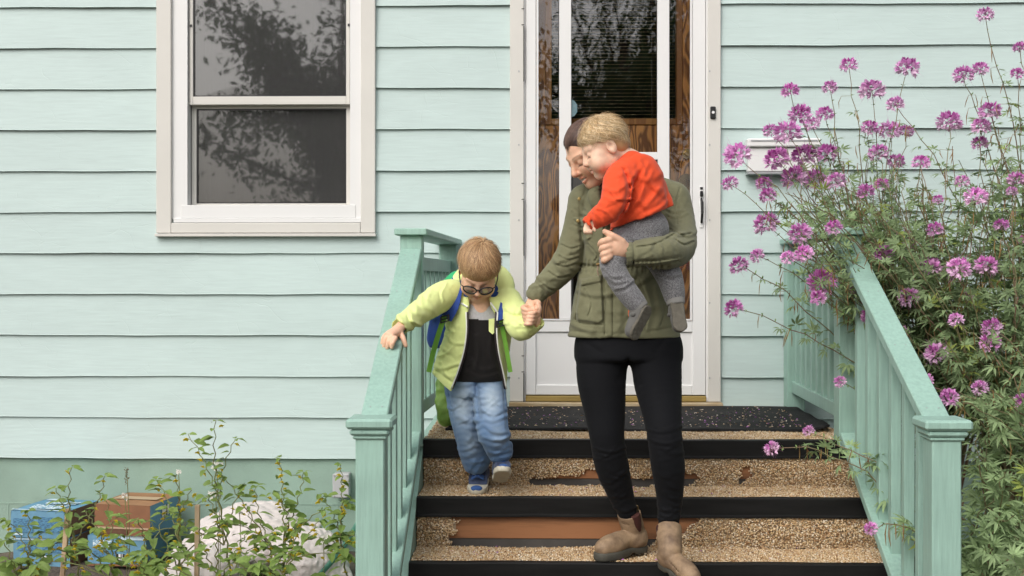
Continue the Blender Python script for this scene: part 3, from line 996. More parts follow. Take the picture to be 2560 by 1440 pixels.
V = np.stack([np.stack([x + p * cx - q_ * sx, y + p * sx + q_ * cx, z + (0.003 * (i % 2)) * rng.uniform(.2, 1.6, nn)], -1) for i, (p, q_) in enumerate(P4)], 1).reshape(-1, 3)
Q = np.arange(nn * 4).reshape(-1, 4)
pc = np.array([lin(214, 190, 160)[:3], lin(190, 150, 110)[:3], lin(196, 130, 200)[:3], lin(228, 216, 200)[:3], lin(170, 110, 180)[:3]])
cc = pc[rng.choice(5, nn, p=[.36, .22, .14, .2, .08])]
po = np_part('fallen_petals', V, None, mat('petal_litter', (1, 1, 1, 1), 0.8, attr=True), None, Q, False, np.repeat(cc, 4, 0))
tag(po, 'pale grit and fallen purple petals scattered on mat and treads', 'petals', kind='stuff')
# ------------------------------------------------------------ signed-distance modelling kit for bodies and clothes
def proj(x, y, z):
    c, s = math.cos(YAW), math.sin(YAW)
    yc = -x * s + y * c
    return 1280 + F * (x * c + y * s) / yc, HY - F * (z - CAMZ) / yc


def A(px, py, Y):
    return np.array(at(px, py, Y), np.float64)


def catmull(pts, sub=5):
    P = np.asarray(pts, float)
    if len(P) < 3:
        t = np.linspace(0, 1, sub + 1)[:, None]
        return P[0] * (1 - t) + P[-1] * t
    E = np.vstack([2 * P[0] - P[1], P, 2 * P[-1] - P[-2]])
    out = []
    for i in range(1, len(E) - 2):
        p0, p1, p2, p3 = E[i - 1:i + 3]
        for t in np.linspace(0, 1, sub, endpoint=False):
            out.append(0.5 * (2 * p1 + (p2 - p0) * t + (2 * p0 - 5 * p1 + 4 * p2 - p3) * t * t + (3 * p1 - p0 - 3 * p2 + p3) * t ** 3))
    out.append(P[-1])
    return np.array(out)


def seg2d(px, py, pts):
    best = None
    for (x1, y1), (x2, y2) in zip(pts[:-1], pts[1:]):
        dx, dy = x2 - x1, y2 - y1
        t = np.clip(((px - x1) * dx + (py - y1) * dy) / (dx * dx + dy * dy + 1e-9), 0, 1)
        d = (px - x1 - t * dx) ** 2 + (py - y1 - t * dy) ** 2
        best = d if best is None else np.minimum(best, d)
    return np.sqrt(best)


class SDF:
    def __init__(s, lo, hi, h):
        s.lo, s.h = np.array(lo, float), h
        s.n = np.ceil((np.array(hi, float) - s.lo) / h).astype(int) + 1
        s.D = np.full(tuple(s.n), 0.6, np.float32)
        s.ax = [(s.lo[i] + h * np.arange(s.n[i])).astype(np.float32) for i in range(3)]

    def region(s, lo, hi):
        a = np.clip(np.floor((np.array(lo) - s.lo) / s.h).astype(int), 0, s.n)
        b = np.clip(np.ceil((np.array(hi) - s.lo) / s.h).astype(int) + 1, 0, s.n)
        if np.any(b <= a):
            return None, None
        sl = tuple(slice(a[i], b[i]) for i in range(3))
        g = (s.ax[0][sl[0]][:, None, None], s.ax[1][sl[1]][None, :, None], s.ax[2][sl[2]][None, None, :])
        return sl, g

    def put(s, sl, d, k, mode):
        c = s.D[sl]
        d = d.astype(np.float32)
        if mode == 'add':
            if k > 0:
                h = np.clip(0.5 + 0.5 * (c - d) / k, 0, 1)
                s.D[sl] = c * (1 - h) + d * h - k * h * (1 - h)
            else:
                s.D[sl] = np.minimum(c, d)
        else:
            d = -d
            if k > 0:
                h = np.clip(0.5 - 0.5 * (c - d) / k, 0, 1)
                s.D[sl] = c * (1 - h) + d * h + k * h * (1 - h)
            else:
                s.D[sl] = np.maximum(c, d)

    def cap(s, a, b, ra, rb, k=0.01, mode='add', squash=None):
        a, b = np.asarray(a, float), np.asarray(b, float)
        m = max(ra, rb) + k + 3 * s.h + 0.006
        sl, g = s.region(np.minimum(a, b) - m, np.maximum(a, b) + m)
        if sl is None: return s
        ab = b - a
        L = ab @ ab + 1e-12
        p = [g[i] - a[i] for i in range(3)]
        t = np.clip((p[0] * ab[0] + p[1] * ab[1] + p[2] * ab[2]) / L, 0, 1)
        q = [p[i] - t * ab[i] for i in range(3)]
        if squash is not None:
            ax, f = squash
            ax = np.asarray(ax, float); ax = ax / np.linalg.norm(ax)
            w = (q[0] * ax[0] + q[1] * ax[1] + q[2] * ax[2]) * (1 / f - 1)
            q = [q[i] + w * ax[i] for i in range(3)]
        s.put(sl, np.sqrt(q[0] ** 2 + q[1] ** 2 + q[2] ** 2) - (ra + (rb - ra) * t), k, mode)
        return s

    def chain(s, pts, rad, k=0.01, sub=4, mode='add', squash=None):
        P = catmull(pts, sub)
        R = catmull(np.array(rad, float)[:, None], sub)[:, 0]
        for i in range(len(P) - 1):
            s.cap(P[i], P[i + 1], R[i], R[i + 1], k if i == 0 else 0.0015, mode, squash)
        return s

    def ell(s, c, r, R=None, k=0.01, mode='add'):
        c, r = np.asarray(c, float), np.asarray(r, float)
        R = np.eye(3) if R is None else np.asarray(R, float)
        ext = np.sqrt(((R * r[None, :]) ** 2).sum(1)) + k + 3 * s.h + 0.006
        sl, g = s.region(c - ext, c + ext)
        if sl is None: return s
        p = [g[i] - c[i] for i in range(3)]
        l = [p[0] * R[0, j] + p[1] * R[1, j] + p[2] * R[2, j] for j in range(3)]
        k0 = np.sqrt(sum((l[j] / r[j]) ** 2 for j in range(3)))
        k1 = np.sqrt(sum((l[j] / r[j] ** 2) ** 2 for j in range(3))) + 1e-9
        s.put(sl, k0 * (k0 - 1) / k1, k, mode)
        return s

    def loft(s, secs, k=0.01, U=(1, 0, 0), pw=2.3, mode='add', round_=0.012):
        """stack of elliptic sections: (centre, half width along U, half depth), ordered top to bottom"""
        C = catmull([c for c, a, b in secs], 6)
        AB = catmull([(a, b) for c, a, b in secs], 6)
        o = np.argsort(C[:, 2])
        C, AB = C[o], AB[o]
        U = np.array(U, float); U[2] = 0; U /= np.linalg.norm(U)
        m = AB.max() + k + 0.03
        sl, g = s.region(C.min(0) - m, C.max(0) + m)
        if sl is None: return s
        zz = s.ax[2][sl[2]]
        f = lambda v: np.interp(zz, C[:, 2], v)[None, None, :]
        dx, dy = g[0] - f(C[:, 0]), g[1] - f(C[:, 1])
        u, v = dx * U[0] + dy * U[1], -dx * U[1] + dy * U[0]
        a, b = f(AB[:, 0]), f(AB[:, 1])
        e = (np.abs(u / a) ** pw + np.abs(v / b) ** pw) ** (1 / pw)
        d = (e - 1) * np.minimum(a, b) * 0.9
        zc, zh = (C[0, 2] + C[-1, 2]) / 2, (C[-1, 2] - C[0, 2]) / 2
        w = np.abs(g[2] - zc) - zh
        if round_ > 0:
            h = np.clip(0.5 + 0.5 * (d - w) / round_, 0, 1)
            d = w * (1 - h) + d * h + round_ * h * (1 - h)
        else:
            d = np.maximum(d, w)
        s.put(sl, d, k, mode)
        return s

    def half(s, p, n, k=0.0):
        """cut away everything on the side n points to"""
        p, n = np.asarray(p, float), np.asarray(n, float)
        n = n / np.linalg.norm(n)
        g = (s.ax[0][:, None, None], s.ax[1][None, :, None], s.ax[2][None, None, :])
        d = (g[0] - p[0]) * n[0] + (g[1] - p[1]) * n[1] + (g[2] - p[2]) * n[2]
        s.put(tuple(slice(0, k_) for k_ in s.n), -d, k, 'sub')
        return s

    def crease(s, pts, width, amp, ymax=None, ymin=None):
        """ridge (amp > 0, metres) or crease (amp < 0) drawn along a pixel polyline on the surface facing the viewer"""
        pts = catmull(np.array(pts, float), 4)
        Y = s.lo[1] + s.h * s.n[1] / 2
        cs = [A(x, y, Yq) for x, y in pts for Yq in (s.lo[1], s.lo[1] + s.h * s.n[1])]
        m = 3 * width * Y / F
        sl, g = s.region(np.min(cs, 0) - m, np.max(cs, 0) + m)
        if sl is None: return s
        y0, y1 = s.lo[1] if ymin is None else ymin, s.lo[1] + s.h * s.n[1] if ymax is None else ymax
        px, py = proj(g[0], g[1], g[2])
        e = np.exp(-(seg2d(px, py, [tuple(p) for p in pts]) / width) ** 2)
        # fade out towards both ends and away from the allowed depth
        e = e * np.clip((y1 - g[1]) / 0.03, 0, 1) * np.clip((g[1] - y0) / 0.03, 0, 1)
        s.D[sl] -= (amp * e).astype(np.float32)
        return s

    def emboss(s, poly, amp, edge=3.0, ymax=None):
        poly = [tuple(p) for p in poly]
        y1 = s.lo[1] + s.h * s.n[1] if ymax is None else ymax
        cs = [A(x, y, Yq) for x, y in poly for Yq in (s.lo[1], y1)]
        sl, g = s.region(np.min(cs, 0) - 0.02, np.max(cs, 0) + 0.02)
        if sl is None: return s
        px, py = np.broadcast_arrays(*proj(g[0], g[1], g[2]))
        ins = np.zeros(px.shape, bool)
        n = len(poly)
        for i in range(n):
            x1, z1 = poly[i]; x2, z2 = poly[(i + 1) % n]
            ins ^= ((z1 > py) != (z2 > py)) & (px < (x2 - x1) * (py - z1) / (z2 - z1 + 1e-12) + x1)
        d = seg2d(px, py, poly + [poly[0]]) * np.where(ins, 1, -1)
        e = np.clip(0.5 + d / (2 * edge), 0, 1) * np.clip((y1 - g[1]) / 0.03, 0, 1)
        s.D[sl] -= (amp * e).astype(np.float32)
        return s

    def ripple(s, amp, waves, seed=0, lo=None, hi=None, aniso=(1, 1, 1)):
        r = np.random.default_rng(seed)
        sl, g = s.region(s.lo if lo is None else lo, (s.lo + s.h * s.n) if hi is None else hi)
        acc = 0
        for wl in waves:
            for _ in range(3):
                d = r.normal(size=3) * np.array(aniso); d /= np.linalg.norm(d)
                kx = 2 * math.pi / wl * d
                ph = r.uniform(0, 6.28, 2)
                d2 = r.normal(size=3); d2 *= 2 * math.pi / (wl * 2.3) / np.linalg.norm(d2)
                acc = acc + np.sin(kx[0] * g[0] + kx[1] * g[1] + kx[2] * g[2] + ph[0] + 1.3 * np.sin(d2[0] * g[0] + d2[1] * g[1] + d2[2] * g[2] + ph[1])) * (wl / waves[0])
        s.D[sl] -= (amp * acc / 3).astype(np.float32)
        return s

    def mesh(s, smooth=1):
        D = s.D
        S = D < 0
        c = np.zeros(tuple(np.array(D.shape) - 1), np.int8)
        for i in (0, 1):
            for j in (0, 1):
                for k in (0, 1):
                    c += S[i:D.shape[0] - 1 + i, j:D.shape[1] - 1 + j, k:D.shape[2] - 1 + k]
        I = np.argwhere((c > 0) & (c < 8))
        idx = np.full(c.shape, -1, np.int32)
        idx[tuple(I.T)] = np.arange(len(I))
        acc = np.zeros((len(I), 3)); cnt = np.zeros(len(I))
        cor = [(i, j, k) for i in (0, 1) for j in (0, 1) for k in (0, 1)]
        val = {q: D[I[:, 0] + q[0], I[:, 1] + q[1], I[:, 2] + q[2]] for q in cor}
        for a in cor:
            for ax in range(3):
                if a[ax] == 0:
                    b = list(a); b[ax] = 1; b = tuple(b)
                    da, db = val[a], val[b]
                    cr = (da < 0) != (db < 0)
                    t = np.where(cr, da / np.where(cr, da - db, 1), 0)
                    p = np.array(a, float)[None, :] + t[:, None] * (np.array(b) - np.array(a))[None, :]
                    acc += p * cr[:, None]; cnt += cr
        V = s.lo + s.h * (I + acc / cnt[:, None])
        Q = []
        for ax in range(3):
            o1, o2 = [(1, 2), (2, 0), (0, 1)][ax]
            lo_ = [slice(0, n) for n in D.shape]; hi_ = list(lo_)
            lo_[ax], hi_[ax] = slice(0, D.shape[ax] - 1), slice(1, D.shape[ax])
            df = S[tuple(lo_)] != S[tuple(hi_)]
            E = np.argwhere(df)
            ok = (E[:, o1] > 0) & (E[:, o2] > 0) & (E[:, o1] < c.shape[o1]) & (E[:, o2] < c.shape[o2])
            E = E[ok]
            def cell(d1, d2):
                e = E.copy(); e[:, o1] -= d1; e[:, o2] -= d2
                return idx[tuple(e.T)]
            q = np.stack([cell(1, 1), cell(0, 1), cell(0, 0), cell(1, 0)], -1)
            flip = ~S[tuple(E.T)]
            q[flip] = q[flip][:, ::-1]
            Q.append(q)
        Q = np.concatenate(Q)
        Q = Q[(Q >= 0).all(1)]
        for _ in range(smooth):
            sm = np.zeros_like(V); ct = np.zeros(len(V))
            for a, b in ((0, 1), (1, 2), (2, 3), (3, 0)):
                np.add.at(sm, Q[:, a], V[Q[:, b]]); np.add.at(ct, Q[:, a], 1)
                np.add.at(sm, Q[:, b], V[Q[:, a]]); np.add.at(ct, Q[:, b], 1)
            V = V * 0.5 + 0.5 * sm / np.maximum(ct, 1)[:, None]
        return V, Q


def sdf_part(sdf, name, m, parent, smooth=1, col=None):
    V, Q = sdf.mesh(smooth)
    c = None
    if col is not None:
        c = col(V)
    return np_part(name, V, None, m, parent, Q, True, c)


class Frame:
    """local head / hand / shoe frame: forward = -y, up = +z"""
    def __init__(s, C, fwd, up=(0, 0, 1), scale=1.0):
        f = np.asarray(fwd, float); f /= np.linalg.norm(f)
        u = np.asarray(up, float); u = u - f * (u @ f); u /= np.linalg.norm(u)
        s.R = np.stack([np.cross(f, u), -f, u], 1)       # local x, y, z in world
        # right-handed: x = y cross z
        s.R[:, 0] = np.cross(s.R[:, 1], s.R[:, 2])
        s.C, s.s = np.asarray(C, float), scale

    def p(s, *l):
        l = l[0] if len(l) == 1 else l
        return s.C + s.R @ (np.asarray(l, float) * s.s)

    def loc(s, V):
        return ((V - s.C) @ s.R) / s.s

    def world(s, L):
        return s.C + (np.asarray(L) * s.s) @ s.R.T


def head(S, f, child=0.0, smile=False, jaw=1.0, neck=None):
    """one head into the SDF, in frame f; child 0..1 swells skull and cheeks"""
    r = lambda *a: np.array(a) * f.s
    e = lambda c, rad, k=0.012, mode='add': S.ell(f.p(c), np.array(rad) * f.s, f.R, k * f.s, mode)
    cp = lambda a, b, ra, rb, k=0.01, mode='add': S.cap(f.p(a), f.p(b), ra * f.s, rb * f.s, k * f.s, mode)
    ch = child
    e((0, .014, .03), (.075 + .005 * ch, .095, .084 + .004 * ch))
    e((0, -.028, -.03), (.060 + .006 * ch, .068, .082), 0.03)
    cp((0, -.066, -.09), (0, -.075, -.098), .026, .018, 0.03)                    # chin
    for sx in (-1, 1):
        cp((sx * .046, -.005, -.065), (sx * .012, -.066, -.096), .02, .017, 0.03)  # jaw
        e((sx * (.034 + .006 * ch), -.063 - .004 * ch, -.036 - .012 * ch), (.026 + .01 * ch, .026 + .006 * ch, .026 + .01 * ch), 0.03)
        cp((sx * .052, -.048, -.014), (sx * .03, -.072, -.022), .013, .012, 0.02)  # cheekbone
        e((sx * .033, -.1, .0), (.019, .0145, .011), 0.016, 'sub')                # socket
        e((sx * .032, -.0765, .0), (.0145, .0145, .0125), 0.003)                  # closed-down lid over the eye
        cp((sx * .016, -.083, .022), (sx * .046, -.072, .024), .0075 * (1 - .5 * ch), .006 * (1 - .5 * ch), 0.02)  # brow
        # ear
        e((sx * (.0765 + .004 * ch), .008, -.012), (.009, .021, .033), 0.006)
        e((sx * (.088 + .004 * ch), .002, -.008), (.010, .011, .018), 0.006, 'sub')
        # nostril wing
        e((sx * .0105, -.097, -.035), (.0075, .009, .0065), 0.008)
    nl = 1 - 0.35 * ch
    cp((0, -.088, .016), (0, -.094 - .02 * nl, -.026), .0075, .0105, 0.012)       # bridge to tip
    e((0, -.092 - .02 * nl, -.029), (.0115, .0115, .0105), 0.008)
    w = .025 if smile else .0175
    up = .004 if smile else 0
    mz = -.064
    for sx in (-1, 1):
        cp((0, -.098, mz + .008), (sx * w, -.086, mz + .002 + up), .0062, .004, 0.006)
        cp((0, -.096, mz - .009), (sx * w * .9, -.085, mz - .003 + up), .0072, .004, 0.006)
        cp((0, -.104, mz), (sx * w * 1.02, -.092, mz + up), .003 if smile else .0022, .002, 0.003, 'sub')
    if smile:
        e((0, -.1, mz + .0005), (w * .72, .009, .0036), 0.003, 'sub')
        e((0, -.0885, mz), (w * .75, .005, .006), 0.002)                            # teeth
    if neck is not None:
        S.cap(f.p(0, .022, -.06), neck, .05 * f.s, .055 * f.s, 0.03 * f.s)


def paint_head(V, f, base, child=0.0, smile=False, brow=None, hands=True):
    L = f.loc(V)
    x, y, z = np.abs(L[:, 0]), L[:, 1], L[:, 2]
    near = (np.linalg.norm(L, axis=1) < 0.19)
    c = np.tile(np.array(base), (len(V), 1))
    def mix(m, col, a):
        nonlocal c
        m = (np.clip(m, 0, 1) * near * a)[:, None]
        c = c * (1 - m) + np.array(col) * m
    g = lambda q: np.exp(-q)
    front = (y < -.03)
    mix(g(((x - .042) / .02) ** 2 + ((z + .034) / .02) ** 2) * front, (base[0] * 1.0, base[1] * .76, base[2] * .7), .4)       # cheeks
    mix(g((x / .014) ** 2 + ((z + .033) / .012) ** 2) * (y < -.09), (base[0], base[1] * .74, base[2] * .7), .4)                  # nose tip
    mix(g((np.maximum(x - .058, 0) / .02) ** 2) * (x > .068) * (y > -.03), (base[0], base[1] * .7, base[2] * .62), .35)           # ears
    w = .025 if smile else .0175
    mzc = -.064 + (.004 * (x / w) ** 2 if smile else 0)
    lip = ((x / (w * 1.05)) ** 2 + ((z - mzc) / (.0155)) ** 2) < 1
    mix((lip & (y < -.07)).astype(float), (base[0] * .86, base[1] * .54, base[2] * .53), .65)
    line = (np.abs(z - mzc) < .0028) & (x < w) & (y < -.07) 
    mix(line.astype(float), (.2, .07, .055), .55)
    if smile:
        mix(((x < w * .62) & (np.abs(z - mzc - .0005) < .0042) & (y < -.07)).astype(float), (.62, .57, .52), 1.0)
    lash = (((x - .032) / .0165) ** 2 < 1) & (np.abs(z + .0075 + .25 * ((x - .032) ** 2) / .016) < .0026) & (y < -.06)
    mix(lash.astype(float), (.05, .03, .022), .65)
    mix(g(((x - .032) / .018) ** 2 + ((z - .004) / .009) ** 2) * (y < -.05), (base[0] * .82, base[1] * .66, base[2] * .6), .25)     # lids
    b_ = np.array(brow if brow is not None else (.08, .05, .03))
    arch = .0235 + .0045 * np.sin(np.clip((x - .012) / .04, 0, 1) * 2.4)
    mix(((x > .013) & (x < .052) & (np.abs(z - arch) < .0034) & (y < -.04)).astype(float), b_, .42 if child < .5 else .18)
    return c


def ribbons(P, N, w0, w1, cols):
    """P (n,m,3) strands, N outward normals; flat tapering ribbons with a slight ridge"""
    n, m, _ = P.shape
    T = np.gradient(P, axis=1)
    Sd = np.cross(T, N)
    Sd /= np.linalg.norm(Sd, axis=2, keepdims=True) + 1e-9
    t = np.linspace(0, 1, m)[None, :, None]
    w = (w0 * (1 - t) + w1 * t) * (1 - 0.75 * t ** 4)
    V = np.stack([P - Sd * w, P + N * w * .5, P + Sd * w], 2).reshape(-1, 3)
    i = (np.arange(n)[:, None] * m + np.arange(m - 1)[None, :]).ravel() * 3
    Q = np.concatenate([np.stack([i, i + 1, i + 4, i + 3], -1), np.stack([i + 1, i + 2, i + 5, i + 4], -1)])
    return V, Q, np.repeat(cols, m * 3, 0)


def hair(f, name, m, parent, C, R, axis, ref, n, end, length, col, swirl=0.0, seed=1, lift=(0.0, .05), wave=.06, m_=9, w=(.0011, .0006), reverse=False, start=None):
    """strands that lie on an ellipsoid (local C, R) and run from the pole `axis` outwards to polar angle end(phi)"""
    r = np.random.default_rng(seed)
    ax = np.array(axis, float); ax /= np.linalg.norm(ax)
    e1 = np.array(ref, float); e1 -= ax * (e1 @ ax); e1 /= np.linalg.norm(e1)
    e2 = np.cross(ax, e1)
    phi = r.uniform(-math.pi, math.pi, n)
    th_end = end(phi) * r.normal(1.0, .05, n)
    u = r.uniform(0, 1, n) ** .8
    th0 = u * th_end if start is None else start + u * 0
    th1 = np.minimum(th0 + length * r.uniform(.7, 1.2, n), th_end)
    th0 = np.maximum(th1 - length, 0.02)
    t = np.linspace(0, 1, m_)[None, :]
    th = th0[:, None] + (th1 - th0)[:, None] * t
    ph = phi[:, None] + swirl * th + wave * np.sin(th * r.uniform(2, 7, n)[:, None] + r.uniform(0, 6, n)[:, None]) * t + r.normal(0, .05, n)[:, None] * t
    d = (np.cos(th)[..., None] * ax + np.sin(th)[..., None] * (np.cos(ph)[..., None] * e1 + np.sin(ph)[..., None] * e2))
    off = 1 + r.uniform(lift[0], lift[1], n)[:, None] * np.sin(t * math.pi * .5 + .2) + np.abs(r.normal(0, .008, n))[:, None] * t ** 2
    L = np.array(C) + np.array(R) * d * off[..., None]
    Nn = d / np.array(R); Nn /= np.linalg.norm(Nn, axis=2, keepdims=True)
    Nn = Nn + r.normal(0, .25, (n, 1, 3)); Nn /= np.linalg.norm(Nn, axis=2, keepdims=True)
    P = f.world(L.reshape(-1, 3)).reshape(n, m_, 3)
    Nw = (Nn.reshape(-1, 3) @ f.R.T).reshape(n, m_, 3)
    base = np.array(col)
    c = base[r.integers(0, len(base), n)] * r.uniform(.75, 1.2, (n, 1))
    V, Q, cc = ribbons(P, Nw, w[0] * 1.0, w[1], c)
    o = np_part(name, V, None, m, parent, Q, True, cc)
    o['kind'] = 'stuff'
    return o


def fingers(S, lists, r0, r1, k=0.004):
    for pts in lists:
        n = len(pts)
        S.chain(pts, list(np.linspace(r0, r1, n)), k, 3)


def folds(S, path, n, seed, amp=.0045, width=3.6, tilt=.6, lo=0.0, hi=1.0, ymax=None):
    """irregular short fabric folds across a limb given as pixel path [(x, y, r)]"""
    r = np.random.default_rng(seed)
    P = catmull(np.array(path, float), 8)
    for _ in range(n):
        t = r.uniform(lo, hi) * (len(P) - 1.001)
        i = int(t)
        c = P[i] + (P[i + 1] - P[i]) * (t - i)
        d = P[min(i + 1, len(P) - 1), :2] - P[max(i - 1, 0), :2]
        d = d / (np.linalg.norm(d) + 1e-9)
        nrm = np.array([-d[1], d[0]])
        a = r.normal(0, tilt)
        v = nrm * math.cos(a) + d * math.sin(a)
        L = c[2] * r.uniform(.35, .95)
        o = c[:2] + nrm * r.uniform(-.6, .6) * c[2]
        bow = d * r.uniform(.1, .5) * L
        pts = [o - v * L, o - v * L * .3 + bow * .8, o + v * L * .4 + bow, o + v * L]
        k = r.uniform(.5, 1.2)
        w = width * r.uniform(.7, 1.5)
        S.crease(pts, w, amp * k, ymax)
        S.crease([p + d * w * 1.7 for p in pts], w * .8, -amp * k * .7, ymax)
    return S
# ------------------------------------------------------------ people: materials
def fabric(name, color, rough=0.85, weave=900, wstr=0.25, var=0.07, vscale=9, attr=False, fold=0.25, fscale=22, sheen=0.15, fstretch=(1, 1, 1), spec=0.25):
    m = mat(name, color, rough, var=var, vscale=vscale, bump=fold, bscale=fscale, bstretch=fstretch, dist=0.012, attr=attr, sheen=sheen, spec=spec)
    t, N, L, p = nodes(m)
    b0 = [n for n in N if n.type == 'BUMP'][0]
    w = N.new('ShaderNodeTexNoise')
    w.inputs['Scale'].default_value = weave
    w.inputs['Detail'].default_value = 1
    tc = N.new('ShaderNodeTexCoord')
    L.new(tc.outputs['Object'], w.inputs['Vector'])
    b = N.new('ShaderNodeBump')
    b.inputs['Strength'].default_value, b.inputs['Distance'].default_value = wstr, 0.0015
    L.new(w.outputs['Fac'], b.inputs['Height'])
    L.new(b0.outputs[0], b.inputs['Normal'])
    L.new(b.outputs[0], p.inputs['Normal'])
    return m


def skin_mat(name):
    m = mat(name, (1, 1, 1, 1), 0.52, attr=True, var=0.09, vscale=55, bump=0.12, bscale=260, spec=0.35)
    p = m.node_tree.nodes['Principled BSDF']
    p.inputs['Subsurface Weight'].default_value = 0.12
    p.inputs['Subsurface Radius'].default_value = (0.012, 0.005, 0.003)
    p.inputs['Subsurface Scale'].default_value = 0.6
    return m


M['skin'] = skin_mat('skin')
M['hair'] = mat('hair', (1, 1, 1, 1), 0.42, attr=True, spec=0.45)
M['jacket'] = fabric('olive_cotton_jacket', lin(114, 114, 88), 0.85, 700, 0.3, 0.14, 7, fold=0.3, fscale=16)
M['legging'] = fabric('black_stretch_leggings', lin(19, 20, 23), 0.8, 1200, 0.15, 0.12, 5, fold=0.12, fscale=12, fstretch=(0.6, 0.6, 2.5), sheen=0.03, spec=0.12)
M['boot'] = mat('tan_waxed_leather', lin(104, 84, 66), 0.66, color2=lin(166, 140, 110), vscale=16, bump=0.4, bscale=60, dist=0.005)
M['boot_sole'] = mat('grey_rubber_sole', lin(72, 70, 62), 0.7, var=0.12, vscale=30)
M['elastic'] = mat('dark_red_elastic', lin(66, 32, 26), 0.85, var=0.1, bump=0.5, bscale=200, bstretch=(4, 4, 0.2))
M['orange'] = fabric('orange_red_jersey', lin(226, 82, 44), 0.85, 900, 0.25, 0.05, 8, fold=0.22, fscale=16)
M['marl'] = mat('grey_marl_fleece', lin(50, 50, 54), 0.95, color2=lin(146, 146, 148), vscale=230, bump=0.6, bscale=240, dist=0.003, sheen=0.3)
M['cuff'] = fabric('light_grey_rib', lin(128, 127, 124), 0.9, 600, 0.4)
M['grey_suede'] = fabric('grey_suede', lin(96, 95, 92), 0.95, 500, 0.3, 0.1)
M['toddler_sole'] = mat('grey_tread', lin(92, 88, 78), 0.8, var=0.15, vscale=60, bump=0.8, bscale=70, dist=0.004)
M['orange_lining'] = fabric('orange_lining', lin(220, 104, 50))
M['lime'] = fabric('lime_hoodie', lin(221, 233, 156), 0.9, 800, 0.3, 0.06, 8, fold=0.25, fscale=14)
M['lime_dark'] = fabric('green_webbing', lin(126, 184, 74), 0.8, 700, 0.4)
M['shirt'] = fabric('black_tee', lin(30, 28, 28), 0.9, 900, 0.2, 0.1)
M['shirt_grey'] = fabric('grey_marl_tee', lin(186, 186, 188), 0.9, 300, 0.3, 0.1, 120)
M['denim'] = fabric('washed_denim', (1, 1, 1, 1), 0.85, 800, 0.35, 0.12, 14, attr=True, fold=0.35, fscale=18)
M['zip'] = mat('dark_zip', lin(44, 36, 40), 0.5, bump=0.4, bscale=300)
M['pale_zip'] = mat('pale_piping', lin(226, 228, 220), 0.7)
M['blue_strap'] = fabric('blue_nylon', lin(44, 74, 150), 0.7, 700, 0.3)
M['white_rubber'] = mat('off_white_midsole', lin(206, 200, 182), 0.6, var=0.08, vscale=30)
M['navy_mesh'] = fabric('grey_blue_mesh', lin(66, 76, 102), 0.85, 400, 0.5, 0.3, 40)
M['royal'] = fabric('royal_blue_lace', lin(54, 88, 146), 0.7, 500, 0.4)
M['lens'] = thin_glass('spectacle_lens', (0.66, 0.63, 0.62, 1))
SK_W, SK_B, SK_T = np.array(lin(222, 178, 150)[:3]), np.array(lin(232, 188, 160)[:3]), np.array(lin(236, 198, 172)[:3])


def box_of(pts, m):
    P = np.array(pts)
    return P.min(0) - m, P.max(0) + m


# ============================================================ the woman
woman = thing('person', 'woman in olive jacket and black leggings carrying a toddler down the steps', 'person', A(1570, 1400, 4.4) * np.array([1, 1, 0]) + np.array([0, 0, 0.38]))
YJ = 4.45
ppm = F / YJ
hw_ = Frame(A(1475, 378, 4.36), (-.66, -.42, -.62), (-.10, 0, 1), 0.98)
neck_w = A(1545, 475, 4.45)
S = SDF(*box_of([A(1290, 270, 4.05), A(1760, 860, 4.6)], 0.02), 0.0027)
head(S, hw_, 0.0, True, neck=neck_w)
S.chain([neck_w, A(1560, 560, 4.46), A(1560, 700, 4.46)], [.055, .09, .09], 0.03)
S.chain([neck_w, A(1500, 500, YJ), A(1462, 525, YJ), A(1441, 575, 4.44), A(1424, 640, 4.42), A(1394, 684, 4.42), A(1338, 742, 4.43)], [.05, .04, .036, .034, .034, .032, .023], 0.02)
S.chain([neck_w, A(1630, 495, YJ), A(1680, 510, YJ), A(1695, 560, 4.40), A(1692, 618, 4.28), A(1650, 632, 4.16), A(1573, 634, 4.10)], [.05, .04, .036, .036, .036, .034, .026], 0.02)
# hand on the toddler's thigh
wr = A(1572, 632, 4.10)
S.chain([wr, A(1548, 622, 4.075), A(1525, 617, 4.07)], [.026, .034, .03], 0.01, squash=((0, 1, 0.1), 0.6))
S.chain([A(1553, 604, 4.07), A(1532, 590, 4.06), A(1512, 579, 4.065)], [.015, .012, .0095], 0.01)                 # thumb
for i, (y0, y1, y2) in enumerate(((600, 604, 612), (614, 620, 626), (628, 636, 640), (641, 650, 652))):
    S.chain([A(1524, y0, 4.06), A(1507 + i * 1.5, y1, 4.058), A(1501 + i * 3, y2, 4.085), A(1512 + i * 3, y2 + 3, 4.12)], [.012, .0115, .0105, .0095], 0.006)
# hand clasping the boy's hand
hwr = A(1337, 746, 4.43)
S.chain([hwr, A(1330, 765, 4.42), A(1326, 784, 4.415)], [.023, .029, .027], 0.01, squash=((.6, 1, 0), 0.62))
for i, yy in enumerate((770, 780, 790, 799)):
    S.chain([A(1318 + i * 1.5, yy - 4, 4.41), A(1308 + i * 2, yy, 4.395), A(1317 + i * 2, yy + 5, 4.375), A(1331, yy + 6, 4.372)], [.0105, .0105, .0095, .0085], 0.005)
S.chain([A(1338, 756, 4.41), A(1346, 758, 4.385), A(1342, 772, 4.37)], [.0125, .011, .0095], 0.006)
sdf_part(S, 'body', M['skin'], woman, 1, lambda V: paint_head(V, hw_, SK_W, 0, True, (.10, .06, .04)))
del S
